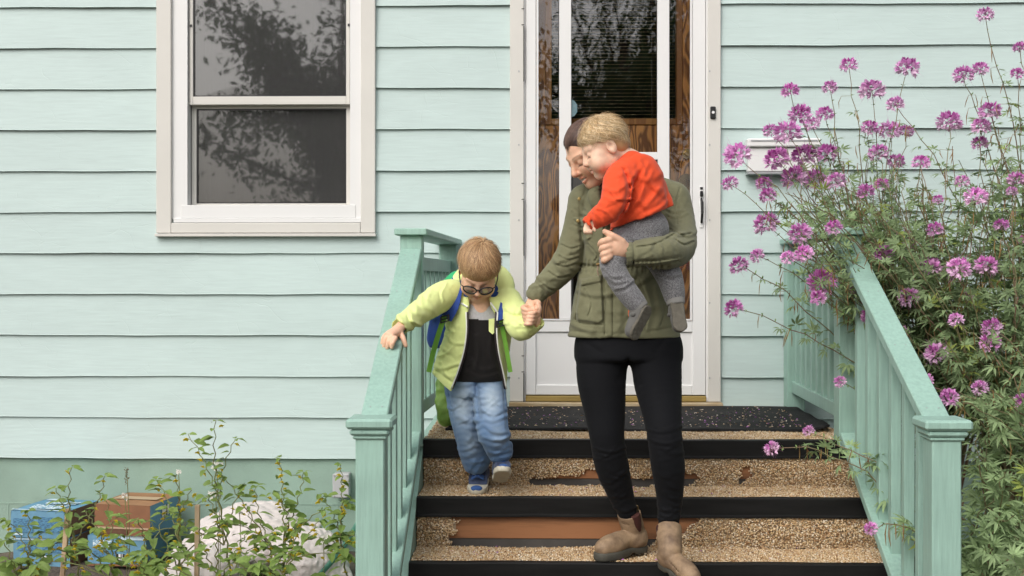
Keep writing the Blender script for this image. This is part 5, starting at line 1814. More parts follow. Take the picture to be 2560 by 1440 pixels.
# jeans
S = SDF(*box_of([A(1090, 900, 4.4), A(1300, 1210, 4.95)], 0.03), 0.004)
S.loft([bl2(918, 1187, 70, 58, 4.68), bl2(950, 1186, 74, 60, 4.69), bl2(990, 1188, 74, 58, 4.70)], .01)
J1 = [(1155, 965, 4.70, 43), (1160, 1020, 4.69, 40), (1172, 1080, 4.70, 37), (1183, 1128, 4.74, 36), (1190, 1152, 4.765, 35)]
J2 = [(1220, 965, 4.68, 44), (1226, 1020, 4.62, 42), (1232, 1075, 4.575, 40), (1242, 1105, 4.60, 36), (1250, 1126, 4.62, 33)]
for J_ in (J1, J2):
    S.chain([A(x, y, Y) for x, y, Y, r_ in J_], [r_ * Y / F for x, y, Y, r_ in J_], .012, 5)
S.cap(A(1196, 1216, 4.78), A(1198, 1250, 4.78), 36 / ppb, 36 / ppb, .004, 'sub')
S.cap(A(1257, 1186, 4.63), A(1259, 1220, 4.63), 34 / ppb, 34 / ppb, .004, 'sub')
S.crease([(1190, 940), (1194, 1000), (1198, 1040)], 5, -.01, 4.7)
folds(S, [(1150, 950, 42), (1160, 1020, 40), (1172, 1080, 37), (1183, 1130, 36), (1190, 1168, 34)], 20, 51, .0036, 4.6, .6)
folds(S, [(1222, 950, 44), (1228, 1020, 42), (1234, 1075, 40), (1246, 1115, 36), (1254, 1140, 31)], 20, 52, .0036, 4.6, .6)
for pts in ([(1118, 960), (1136, 1060), (1150, 1150)], [(1258, 960), (1266, 1060), (1278, 1120)], [(1188, 945), (1190, 985)], [(1214, 940), (1230, 955), (1256, 950)]):
    S.crease(pts, 1.8, -.004, 4.74)
def jean_col(V):
    px, py = proj(V[:, 0], V[:, 1], V[:, 2])
    r = np.random.default_rng(2)
    base, fade = np.array(lin(92, 124, 164)[:3]), np.array(lin(184, 200, 212)[:3])
    g = lambda cx, cy, rx, ry: np.exp(-((px - cx) / rx) ** 2 - ((py - cy) / ry) ** 2)
    f_ = np.clip(.85 * g(1158, 1010, 26, 60) + .8 * g(1228, 1000, 26, 50) + .45 * g(1180, 1110, 22, 34) + .35 * g(1246, 1090, 20, 30), 0, 1)
    f_ = np.clip(f_ + .04 * np.sin(py * .42 + 2 * np.sin(px * .11)), 0, 1)[:, None]
    return base * (1 - f_) + fade * f_
sdf_part(S, 'jeans', M['denim'], boy, 1, jean_col)
del S
# hoodie: a shell open down the front
S = SDF(*box_of([A(985, 650, 4.2), A(1365, 990, 4.92)], 0.03), 0.0038)
S.loft([bl2(742, 1202, 60, 52, 4.60), bl2(770, 1202, 84, 62, 4.61), bl2(830, 1196, 84, 68, 4.63), bl2(900, 1180, 92, 72, 4.66), bl2(975, 1166, 100, 76, 4.68)], .01, pw=2.4, round_=.004)
S.chain([A(1128, 738, 4.59), A(1100, 745, 4.52), A(1056, 775, 4.41), A(1003, 813, 4.275)], [40 / ppb, 37 / ppb, 30 / ppb, 22 / ppb], .02)
S.chain([A(1268, 755, 4.59), A(1286, 785, 4.54), A(1302, 822, 4.46), A(1340, 806, 4.405)], [37 / ppb, 34 / ppb, 29 / ppb, 20 / ppb], .02)
# hood lying back round the neck
S.chain([A(1150, 770, 4.545), A(1140, 725, 4.60), A(1160, 690, 4.66), A(1205, 676, 4.70), A(1250, 690, 4.66), A(1266, 725, 4.60), A(1236, 785, 4.545)], [12 / ppb, 17 / ppb, 22 / ppb, 24 / ppb, 24 / ppb, 20 / ppb, 12 / ppb], .015)
# hem: cut on a slant, lower at the left
h0, h1 = A(1066, 930, 4.6), A(1136, 982, 4.6)
for (p0, p1) in ((A(1060, 918, 4.6), A(1136, 984, 4.6)),):
    nv = np.cross(p1 - p0, np.array([0, 1., 0])); nv *= -np.sign(nv[2]); S.half(p0, nv, .004)
# the opening: wedge in pixel space in front of the body
V0 = S.lo
_c = np.array([A(1080, 735, 4.35), A(1310, 1015, 4.66), A(1080, 735, 4.66), A(1310, 1015, 4.35)])
sl, g = S.region(_c.min(0), _c.max(0))
gpx, gpy = proj(g[0], g[1], g[2])
zl = np.interp(gpy, [740, 765, 790, 830, 880, 930, 980], [1172, 1174, 1168, 1170, 1163, 1148, 1128])
zr = np.interp(gpy, [740, 765, 790, 830, 880, 930, 980], [1222, 1226, 1240, 1238, 1243, 1254, 1262])
op = np.maximum(zl - gpx, gpx - zr) / ppb
op = np.maximum(op, (g[1] - 4.66))
S.put(sl, op, .004, 'sub')
# hollow it so that the tee shows inside
S.loft([bl2(730, 1202, 48, 40, 4.60), bl2(770, 1202, 74, 52, 4.61), bl2(830, 1196, 75, 58, 4.63), bl2(900, 1182, 82, 62, 4.66), bl2(1000, 1166, 90, 66, 4.68)], .003, pw=2.4, mode='sub', round_=.004)
S.cap(A(999, 816, 4.26), A(980, 834, 4.2), 17 / ppb, 17 / ppb, .002, 'sub')
S.cap(A(1344, 802, 4.40), A(1352, 790, 4.39), 15 / ppb, 16 / ppb, .002, 'sub')
folds(S, [(1120, 740, 36), (1056, 775, 30), (1010, 808, 23)], 15, 61, .0036, 4.6, .6)
folds(S, [(1275, 760, 34), (1300, 815, 30), (1335, 812, 22)], 12, 62, .0038, 4.6, .6)
folds(S, [(1125, 800, 40), (1105, 930, 40)], 12, 63, .0035, 4.5, 1.2)
for pts, w, a in [([(1098, 890), (1120, 880), (1136, 862)], 3, .004), ([(1080, 920), (1110, 940), (1140, 962)], 3, -.003)]:
    S.crease(pts, w, a)
S.ripple(.001, [.08, .045], 12)
hood = sdf_part(S, 'hoodie', M['lime'], boy, 1)
del S
# zip tapes along both front edges
def zip_edge(xs, ys, Ys, name, m, r):
    b = MB()
    P = catmull([A(x, y, Y) for x, y, Y in zip(xs, ys, Ys)], 4)
    b.tube([Vector(p) for p in P], r, 6)
    return b.build(name, m, hood, True)
ysz = [780, 830, 880, 930, 972]
zip_edge([1169, 1170, 1163, 1148, 1131], ysz, [4.512, 4.508, 4.52, 4.545, 4.57], 'zip_tape', M['zip'], .0045)
zip_edge([1165, 1166, 1159, 1144, 1128], ysz, [4.506, 4.502, 4.514, 4.539, 4.563], 'piping', M['pale_zip'], .0032)
zip_edge([1240, 1238, 1243, 1254, 1262], ysz, [4.512, 4.508, 4.525, 4.555, 4.585], 'zip_tape', M['zip'], .0045)
zip_edge([1244, 1242, 1247, 1258, 1266], ysz, [4.507, 4.503, 4.52, 4.55, 4.58], 'piping', M['pale_zip'], .0032)
zip_edge([1150, 1160, 1170], [756, 762, 768], [4.53, 4.515, 4.51], 'collar_piping', M['pale_zip'], .004)
zip_edge([1226, 1236, 1243], [756, 770, 780], [4.51, 4.507, 4.51], 'collar_piping', M['pale_zip'], .004)

# trainers
def trainer(name, heel, toe, ankle, up, parent):
    heel, toe, ankle = map(np.asarray, (heel, toe, ankle))
    f = Frame(heel, toe - heel, up)
    k = np.linalg.norm(toe - heel) / 0.18
    p = lambda fw, sd_, u: f.p(sd_ * k * 1.15, -fw * k, u * k)
    bx = box_of([heel, toe, ankle], 0.07)
    S = SDF(*bx, 0.0027)
    S.chain([p(.03, 0, .04), p(.08, 0, .042), p(.125, 0, .036), p(.152, 0, .032)], [.031 * k, .033 * k, .035 * k, .028 * k], 0)
    S.chain([p(.035, 0, .045), ankle], [.034 * k, .034 * k], .02)
    S.half(ankle, ankle - p(.035, 0, .045), .003)
    S.half(p(0, 0, .02), -f.R[:, 2], .002)
    o = sdf_part(S, name, M['navy_mesh'], parent, 1)
    S = SDF(*bx, 0.0027)
    S.chain([p(.027, 0, .012), p(.08, 0, .012), p(.125, 0, .014), p(.155, 0, .018)], [.034 * k, .033 * k, .038 * k, .031 * k], 0)
    S.half(p(0, 0, .023), f.R[:, 2], .003); S.half(p(0, 0, .0), -f.R[:, 2], .003)
    S.ripple(.0008, [.02], 2)
    sdf_part(S, 'midsole', M['white_rubber'], o, 1)
    S = SDF(*bx, 0.0027)
    S.ell(p(.172, 0, .021), (.022 * k, .014 * k, .013 * k), f.R, 0)
    sdf_part(S, 'toe_guard', M['royal'], o, 1)
    S = SDF(*bx, 0.0027)
    for q in range(4):
        S.chain([p(.085 + q * .014, -.018, .06 - q * .005), p(.088 + q * .014, 0, .073 - q * .006), p(.085 + q * .014, .018, .06 - q * .005)], [.0042 * k] * 3, 0)
    S.chain([p(.075, 0, .077), p(.13, 0, .058)], [.011 * k, .01 * k], 0.003, squash=(f.R[:, 2], .4))
    sdf_part(S, 'laces', M['royal'], o, 1)
    return o
trainer('trainer', A(1202, 1203, 4.90), A(1191, 1238, 4.70), A(1194, 1168, 4.79), (0, 0, 1), boy)
trainer('trainer', A(1248, 1206, 4.68), A(1259, 1178, 4.53), A(1251, 1136, 4.635), (0.05, .5, 1), boy)

# ------------------------------------------------------------ backpack on the boy's back
pack = thing('backpack', 'blue and green backpack on the small boys back', 'backpack', A(1185, 860, 4.85))
S = SDF(*box_of([A(1060, 660, 4.66), A(1290, 930, 5.05)], 0.03), 0.005)
S.loft([bl2(684, 1190, 60, 30, 4.83), bl2(710, 1186, 78, 48, 4.85), bl2(780, 1174, 98, 62, 4.87), bl2(840, 1166, 104, 62, 4.88), bl2(870, 1166, 96, 50, 4.88)], .02, pw=3)
S.ripple(.003, [.1, .06], 4)
pb_ = sdf_part(S, 'pack_body', M['blue_strap'], pack, 1)
del S
S = SDF(*box_of([A(1060, 660, 4.66), A(1290, 930, 5.05)], 0.03), 0.005)
S.loft([bl2(676, 1190, 58, 28, 4.83), bl2(700, 1186, 80, 50, 4.85), bl2(720, 1186, 84, 52, 4.86)], .02, pw=3)
sdf_part(S, 'top_flap', fabric('green_nylon', lin(52, 170, 110), .7), pack, 1)
del S
S = SDF(*box_of([A(1060, 660, 4.5), A(1290, 930, 5.05)], 0.03), 0.004)
S.chain([A(1072, 795, 4.80), A(1090, 785, 4.76), A(1112, 772, 4.72)], [.012] * 3, 0)
sdf_part(S, 'trim', M['lime_dark'], pack, 1)

def strap(pts, w, name, m, th=.004):
    P = catmull([A(x, y, Y) for x, y, Y in pts], 6)
    n = len(P)
    T = np.gradient(P, axis=0); T /= np.linalg.norm(T, axis=1, keepdims=True)
    view = P / np.linalg.norm(P, axis=1, keepdims=True) * 0 + np.array([0.0, -1, .12])
    S_ = np.cross(T, view); S_ /= np.linalg.norm(S_, axis=1, keepdims=True)
    Nn = np.cross(S_, T)
    V = np.stack([P - S_ * w / 2 - Nn * th / 2, P + S_ * w / 2 - Nn * th / 2, P + S_ * w / 2 + Nn * th / 2, P - S_ * w / 2 + Nn * th / 2], 1).reshape(-1, 3)
    Q = [(i * 4 + k, i * 4 + (k + 1) % 4, (i + 1) * 4 + (k + 1) % 4, (i + 1) * 4 + k) for i in range(n - 1) for k in range(4)] + [(0, 3, 2, 1), tuple((n - 1) * 4 + k for k in range(4))]
    return np_part(name, V, None, m, pack, Q, False)
strap([(1160, 690, 4.74), (1144, 700, 4.62), (1140, 730, 4.535), (1132, 765, 4.51), (1116, 796, 4.525)], .046, 'shoulder_strap', M['blue_strap'], .011)
strap([(1246, 700, 4.72), (1262, 725, 4.60), (1264, 750, 4.54), (1256, 785, 4.512), (1250, 812, 4.515)], .036, 'shoulder_strap', M['blue_strap'], .011)
strap([(1112, 790, 4.515), (1098, 830, 4.515), (1082, 885, 4.55), (1072, 930, 4.58)], .02, 'webbing', M['lime_dark'])
strap([(1252, 800, 4.505), (1262, 850, 4.53), (1270, 895, 4.55), (1276, 930, 4.57)], .017, 'webbing', M['lime_dark'])
for (x, y, Y) in ((1112, 797, 4.505), (1252, 808, 4.50)):
    b = MB(); c = A(x, y, Y)
    for dz_ in (-.011, 0, .011):
        b.bar(Vector(c + np.array([-.015, 0, dz_ - .004])), Vector(c + np.array([.015, 0, dz_ + .004])), .006, .0045, Vector((0, 0, 1)), .001)
    for dx_ in (-.015, .015):
        b.bar(Vector(c + np.array([dx_, 0, -.014 + dx_ * .27])), Vector(c + np.array([dx_, 0, .014 + dx_ * .27])), .006, .0045, Vector((0, 1, 0)), .001)
    b.build('buckle', M['black'], pack)
# lime bag standing on the landing behind the boy
bag = thing('carrier_bag', 'crumpled lime green bag on the landing behind the boy', 'bag', A(1110, 1050, 5.2))
S = SDF(*box_of([A(1070, 930, 5.0), A(1150, 1070, 5.4)], 0.05), 0.006)
S.chain([A(1118, 1040, 5.25), A(1112, 1000, 5.25), A(1106, 950, 5.25)], [.046, .04, .024], .02)
S.ripple(.008, [.07, .04], 3)
S.half(np.array([0, 0, NZ[0] + .006]), (0, 0, -1), .004)
sdf_part(S, 'bag_body', mat('lime_plastic', lin(168, 204, 112), .4, var=.3, vscale=12, color2=lin(120, 164, 70)), bag, 1)
del S
# ------------------------------------------------------------ things in the bed by the foundation
def soft_box(name, c, yaw, sx, sy, sz, label, mats, parent_cat='box', sag=.004):
    """cardboard box with slightly bowed faces; mats = (front, side, top)"""
    t = thing(name, label, parent_cat, (c[0], c[1], c[2]), 'cardboard boxes by the foundation')
    n = 6
    R = np.array([[math.cos(yaw), -math.sin(yaw), 0], [math.sin(yaw), math.cos(yaw), 0], [0, 0, 1]])
    r = np.random.default_rng(int(abs(c[0]) * 1000) + int(c[2] * 977))
    def face(o, u, v, nrm, nm, m):
        V = []
        for j in range(n + 1):
            for i in range(n + 1):
                a, b_ = i / n, j / n
                bow = sag * 4 * (a * (1 - a) + b_ * (1 - b_)) * .5 - sag * .5
                V.append(o + u * a + v * b_ + nrm * bow * r.uniform(.5, 1.3))
        Q = [(j * (n + 1) + i, j * (n + 1) + i + 1, (j + 1) * (n + 1) + i + 1, (j + 1) * (n + 1) + i) for j in range(n) for i in range(n)]
        V = np.array(V) @ R.T + np.array(c)
        return np_part(nm, V, None, m, t, Q, True)
    X, Y_, Z = np.array([sx, 0, 0.]), np.array([0, sy, 0.]), np.array([0, 0, sz])
    o = np.array([-sx / 2, -sy / 2, 0.])
    fr = face(o, X, Z, np.array([0, -1., 0]), 'front_panel', mats[0])
    face(o + X, Y_, Z, np.array([1., 0, 0]), 'side_panel', mats[1])
    face(o + Y_, Z, -Y_, np.array([-1., 0, 0]), 'side_panel', mats[1])
    face(o + X + Y_, -X, Z, np.array([0, 1., 0]), 'back_panel', mats[0])
    face(o + Z, X, Y_, np.array([0, 0, 1.]), 'top_panel', mats[2])
    def decal(u0, u1, v0, v1, nm, m, on='front', off=.006):
        if on == 'front':
            L = np.array([[-sx / 2 + sx * u, -sy / 2 - off, sz * v] for u, v in ((u0, v0), (u1, v0), (u1, v1), (u0, v1))])
        elif on == 'side':
            L = np.array([[sx / 2 + off, -sy / 2 + sy * u, sz * v] for u, v in ((u0, v0), (u1, v0), (u1, v1), (u0, v1))])
        else:
            L = np.array([[-sx / 2 + sx * u, -sy / 2 + sy * v, sz + off] for u, v in ((u0, v0), (u1, v0), (u1, v1), (u0, v1))])
        return np_part(nm, L @ R.T + np.array(c), None, m, t, [(0, 1, 2, 3)])
    return t, decal


def barcode_mat():
    m = bpy.data.materials.new('barcode_print')
    t, N, L, p = nodes(m)
    tc = N.new('ShaderNodeTexCoord'); nz = N.new('ShaderNodeTexWhiteNoise'); nz.noise_dimensions = '1D'
    sx = N.new('ShaderNodeSeparateXYZ'); k = N.new('ShaderNodeMath'); k.operation = 'MULTIPLY'; k.inputs[1].default_value = 420
    fl = N.new('ShaderNodeMath'); fl.operation = 'FLOOR'; g = N.new('ShaderNodeMath'); g.operation = 'GREATER_THAN'; g.inputs[1].default_value = .5
    mx = N.new('ShaderNodeMix'); mx.data_type = 'RGBA'; mx.inputs[6].default_value = (.7, .7, .7, 1); mx.inputs[7].default_value = (.02, .02, .02, 1)
    L.new(tc.outputs['Object'], sx.inputs[0]); L.new(sx.outputs[0], k.inputs[0]); L.new(k.outputs[0], fl.inputs[0]); L.new(fl.outputs[0], nz.inputs['W'])
    L.new(nz.outputs['Value'], g.inputs[0]); L.new(g.outputs[0], mx.inputs[0]); L.new(mx.outputs[2], p.inputs['Base Color'])
    return m


def print_mat(name, ink, paper, sc):
    """rows of small print too blurred to read"""
    m = mat(name, ink, 0.6)
    t, N, L, p = nodes(m)
    tc = N.new('ShaderNodeTexCoord'); mp = N.new('ShaderNodeMapping'); mp.inputs['Scale'].default_value = sc
    n = N.new('ShaderNodeTexNoise'); n.inputs['Scale'].default_value = 1.0; n.inputs['Detail'].default_value = 4
    cr = N.new('ShaderNodeValToRGB'); cr.color_ramp.elements[0].position, cr.color_ramp.elements[1].position = .47, .53
    cr.color_ramp.elements[0].color, cr.color_ramp.elements[1].color = paper, ink
    L.new(tc.outputs['Object'], mp.inputs[0]); L.new(mp.outputs[0], n.inputs['Vector']); L.new(n.outputs['Fac'], cr.inputs[0]); L.new(cr.outputs[0], p.inputs['Base Color'])
    return m


blue = mat('blue_carton_print', lin(98, 142, 168), .6, var=.16, vscale=9, bump=.1, bscale=20)
blue_top = mat('blue_carton_top', lin(96, 146, 176), .5, var=.15, vscale=7)
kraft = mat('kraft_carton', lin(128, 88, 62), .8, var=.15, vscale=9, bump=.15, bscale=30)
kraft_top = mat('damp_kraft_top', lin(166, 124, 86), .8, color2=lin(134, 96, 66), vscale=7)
white_ink = print_mat('white_ink', lin(214, 226, 232), lin(92, 142, 172), (60, 60, 220))
dark_ink = print_mat('dark_ink', lin(60, 98, 126), lin(84, 134, 166), (70, 70, 260))
wht = mat('white_print', lin(216, 226, 230), .5, var=.06, vscale=30, color2=lin(150, 190, 214))
bc = barcode_mat()
c = at(112, 1425, 5.80)
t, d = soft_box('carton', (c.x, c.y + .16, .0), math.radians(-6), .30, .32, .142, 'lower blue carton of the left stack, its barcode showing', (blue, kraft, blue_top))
d(.5, .68, .1, .38, 'barcode', bc); d(.08, .42, .55, .85, 'print_block', dark_ink); d(.52, .94, .5, .85, 'print_block', dark_ink); d(.02, .98, .93, .99, 'edge_print', wht)
c = at(106, 1350, 5.78)
t, d = soft_box('carton', (c.x, c.y + .16, .146), math.radians(-9), .295, .32, .132, 'upper blue carton of the left stack with white print on its lid', (blue, kraft, blue_top))
d(.06, .42, .2, .72, 'print_block', dark_ink); d(.52, .95, .25, .8, 'print_block', dark_ink); d(.06, .24, .1, .16, 'print_block', wht)
d(.2, .8, .12, .45, 'lid_print', white_ink, 'top'); d(.25, .85, .52, .72, 'lid_print', white_ink, 'top'); d(.12, .34, .8, .93, 'lid_print', wht, 'top'); d(.0, 1, .01, .06, 'edge_print', wht, 'top')
c = at(296, 1412, 5.82)
t, d = soft_box('carton', (c.x, c.y + .16, .0), math.radians(-3), .30, .32, .152, 'lower blue carton of the right stack under the brown one', (blue, blue, blue_top))
d(.5, .64, .08, .4, 'barcode', bc); d(.1, .42, .62, .85, 'print_block', white_ink); d(.1, .5, .3, .5, 'print_block', dark_ink); d(.0, 1, .0, .07, 'edge_print', kraft); d(.55, 1, .86, 1, 'edge_print', wht)
c = at(318, 1330, 5.80)
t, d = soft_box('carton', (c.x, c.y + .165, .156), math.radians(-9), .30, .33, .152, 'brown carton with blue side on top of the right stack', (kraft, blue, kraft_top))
d(.35, .6, .5, .86, 'barcode', bc, 'side'); d(.02, .98, .22, .28, 'tape', mat('pale_tape', lin(176, 150, 126), .4), 'front'); d(.02, .6, .06, .2, 'wet_stain', mat('wet_kraft', lin(96, 66, 48), .8, var=.2, vscale=20)); d(.1, .9, .38, .6, 'lid_seam', mat('lid_tape', lin(186, 156, 124), .35, var=.1), 'top')

sackm = mat('white_woven_sack', lin(206, 197, 194), .55, var=.06, vscale=9, bump=.35, bscale=16, dist=.02)
def sack(c, r, R, label, seed, prints=()):
    t = thing('sack', label, 'sack', (c[0], c[1], 0), 'filled sacks by the foundation')
    S = SDF(np.array(c) - max(r) * 1.25 - .02, np.array(c) + max(r) * 1.25 + .02, .007)
    S.ell(c, r, R, 0)
    ax = np.asarray(R)[:, 0]
    for s_ in (-1, 1):
        S.chain([np.array(c) + ax * s_ * r[0] * .8, np.array(c) + ax * s_ * r[0] * 1.12], [r[2] * .5, r[2] * .22], .05, squash=(np.asarray(R)[:, 2], .5))
    S.ripple(.008, [.16, .08, .045], seed)
    for q_ in range(6):
        S.ripple(.0022, [.03], seed * 9 + q_)
    S.half((0, 0, .0), (0, 0, -1), .01)
    sdf_part(S, 'sack_body', sackm, t, 1)
    return t
def rot(z, x=0, y=0):
    return np.array(Matrix.Rotation(z, 3, 'Z') @ Matrix.Rotation(y, 3, 'Y') @ Matrix.Rotation(x, 3, 'X'))
p = at(612, 1345, 5.72); sack((p.x, 5.75, .15), (.3, .24, .15), rot(.25, .35, -.15), 'big white sack propped against the foundation wall', 1)
p = at(770, 1400, 5.60); sack((p.x, 5.62, .1), (.19, .18, .13), rot(-.3, .25, .35), 'smaller white sack slumped beside the garden hose', 2)
p = at(515, 1400, 5.45); sack((p.x, 5.42, .08), (.2, .14, .11), rot(.6, .1, -.1), 'white sack lying flat at the front of the pile', 3)

hose_m = mat('green_ribbed_hose', lin(74, 128, 108), .45, var=.2, vscale=60, bump=.4, bscale=150)
b = MB()
pts = [at(905, 1290, 5.6), at(893, 1310, 5.55), at(870, 1350, 5.45), at(845, 1385, 5.35), at(815, 1420, 5.28), at(790, 1450, 5.2)]
P = catmull([tuple(p) for p in pts] + [(at(760, 1480, 5.1).x, 5.1, .03), (-1.4, 4.9, .02)], 6)
P[:, 2] = np.maximum(P[:, 2], .012)
b.tube([Vector(p) for p in P], .0125, 10)
ho = b.build('garden_hose', hose_m, None, True); tag(ho, 'green garden hose curving down beside the newel post', 'hose')
b = MB(); b.tube([Vector((-2.0, YW - .03, .05)), Vector((-1.2, YW - .035, .055)), Vector((-.56, YW - .03, .052))], .011, 8)
ho = b.build('drip_pipe', hose_m, None, True); tag(ho, 'thin green pipe running along the foot of the foundation', 'pipe')
stake_m = grain_wood('weathered_stake', lin(150, 122, 96), lin(196, 170, 140), 3, (6, 6, .4), .8)
for (x0, y0, x1, y1, Y, lab) in ((170, 1272, 156, 1445, 4.95, 'wooden garden stake in front of the blue cartons'), (494, 1262, 492, 1445, 4.9, 'wooden garden stake in front of the white sacks')):
    a_, e_ = at(x0, y0, Y), at(x1, y1, Y)
    d_ = (e_ - a_).normalized(); e_ = a_ + d_ * (a_.z + .05) / -d_.z
    b = MB(); b.bar(e_, a_, .02, .016, Vector((0, 1, 0)), .002)
    tag(b.build('garden_stake', stake_m), lab, 'stake', 'garden stakes')

# ------------------------------------------------------------ leaves, petals and stems
def leaf_blade(L, W, droop=.25, fold=.25, n=4, tip=1.25):
    """pointed leaf along +x, normal +z, as arrays V, Q"""
    V, Q = [], []
    for i in range(n + 1):
        t = i / n
        w = W * (math.sin(math.pi * min(1, t ** .8)) ** tip if 0 < t < 1 else .02)
        z = -droop * L * t * t
        x = L * t
        V += [(x, -w, z + fold * w), (x, 0, z), (x, w, z + fold * w)]
    for i in range(n):
        a = i * 3
        Q += [(a, a + 3, a + 4, a + 1), (a + 1, a + 4, a + 5, a + 2)]
    return np.array(V), np.array(Q)


def merge(parts):
    V, Q, C, o = [], [], [], 0
    for v, q, c in parts:
        V.append(v); Q.append(np.asarray(q) + o); o += len(v)
        C.append(np.tile(np.asarray(c), (len(v), 1)) if np.ndim(c) == 1 else c)
    return np.concatenate(V), np.concatenate(Q), np.concatenate(C)


def rz(a):
    return np.array([[math.cos(a), -math.sin(a), 0], [math.sin(a), math.cos(a), 0], [0, 0, 1]])


def palmate(seed, n=5):
    r = np.random.default_rng(seed)
    out = []
    for i in range(n):
        a = (i - (n - 1) / 2) * (3.5 / n) + r.normal(0, .09)
        L = (1.0 - .1 * abs(i - (n - 1) / 2)) * r.uniform(.9, 1.1) * .62
        v, q = leaf_blade(L, L * .125, r.uniform(.15, .55), .3)
        v = v @ rz(a).T
        v += np.array([.34 + .05 * math.cos(a), .05 * math.sin(a), 0])
        out.append((v, q, np.array([1, 1, 1.]) * r.uniform(.85, 1.15)))
    pv = np.array([(0, -.012, 0), (0, .012, 0), (.36, .01, 0), (.36, -.01, 0)])
    out.append((pv, np.array([(0, 3, 2, 1)]), np.array([.9, .95, .7])))
    return merge(out)


def frame_from(d, up):
    d = d / (np.linalg.norm(d) + 1e-9)
    s_ = np.cross(up, d); s_ /= np.linalg.norm(s_) + 1e-9
    return np.stack([d, s_, np.cross(d, s_)], 1)


PALM = [palmate(s_, 5 if s_ % 3 else 7) for s_ in range(6)]
M['leaf'] = mat('cleome_leaf', lin(142, 164, 118), .55, attr=True, var=.15, vscale=30, trans=.35, spec=.3, objrand=.15)
M['stem'] = mat('cleome_stem', lin(122, 126, 84), .6, color2=lin(126, 92, 82), vscale=5)
M['petal'] = mat('cleome_petal', (1, 1, 1, 1), .6, attr=True, trans=.3, spec=.2, objrand=.12)
M['pod'] = mat('seed_pod', lin(140, 120, 62), .6, color2=lin(126, 84, 58), vscale=9)


def flower_head(seed, pale=0.0):
    r = np.random.default_rng(seed)
    parts = []
    deep, mid, light = np.array(lin(190, 92, 172)[:3]), np.array(lin(226, 158, 216)[:3]), np.array(lin(246, 220, 240)[:3])
    nf = 34
    for i in range(nf):
        u = (i + .5) / nf
        th = .3 + 1.95 * u ** .85                       # polar angle from the axis (+z)
        ph = i * 2.39996 + r.normal(0, .15)
        d = np.array([math.sin(th) * math.cos(ph), math.sin(th) * math.sin(ph), math.cos(th) * .85])
        k = np.clip(u * 1.05 + r.normal(0, .18) + pale * .4, 0, 1)
        for j in range(4):
            L, W = r.uniform(.36, .48), r.uniform(.095, .135)
            v, q = leaf_blade(L, W, r.uniform(-.3, .3), .2, 3, .7)
            R = frame_from(d + np.array([0, 0, .15]) + r.normal(0, .42, 3), d * .6 + np.array([0, 0, 1.]) + r.normal(0, .5, 3))
            c = deep * (1 - k * 2) + mid * k * 2 if k < .5 else mid * (1 - (k - .5) * 1.6) + light * ((k - .5) * 1.6)
            cc = np.tile(c, (len(v), 1)) * r.uniform(.85, 1.15)
            cc[:3] = cc[:3] * .5 + light * .5
            parts.append((v @ R.T + d * .52, q, cc))
        st = np.array([(0, -.01, 0), (0, .01, 0), (.5, .008, 0), (.5, -.008, 0)])
        parts.append((st @ frame_from(d, np.array([.1, .2, 1.])).T, np.array([(0, 3, 2, 1)]), np.array(lin(150, 120, 120)[:3])))
        for j in range(1):                                # long thin stamens
            R = frame_from(d + r.normal(0, .3, 3) + np.array([0, 0, -.1]), np.array([.1, .2, 1.]))
            L = r.uniform(.8, 1.1)
            v = np.array([(0, -.008, 0), (0, .008, 0), (L * .6, .006, -.03), (L * .6, -.006, -.03), (L, .004, -.12), (L, -.004, -.12)])
            parts.append((v @ R.T + d * .3, np.array([(0, 3, 2, 1), (3, 5, 4, 2)]), np.array(lin(190, 130, 176)[:3])))
    for i in range(14):                                   # buds at the crown
        a = r.uniform(0, 6.28); q_ = r.uniform(0, .28)
        v, q = leaf_blade(r.uniform(.16, .24), .05, 0, .5, 2, .8)
        R = frame_from(np.array([math.cos(a) * q_, math.sin(a) * q_, .5]), np.array([1, .2, .1]))
        parts.append((v @ R.T + np.array([math.cos(a) * q_, math.sin(a) * q_, .36]), q, deep * r.uniform(.6, 1.1)))
    return merge(parts)


HEADS = []
for s_ in range(8):
    v, q, c = flower_head(100 + s_, (s_ % 4) / 3 * .9)
    me = mesh_np('flower_head', v, None, q, False, c)
    me.materials.append(M['petal'])
    HEADS.append(me)
LEAFM = []
for v, q, c in PALM:
    me = mesh_np('leaf', v, None, q, False, c)
    me.materials.append(M['leaf'])
    LEAFM.append(me)

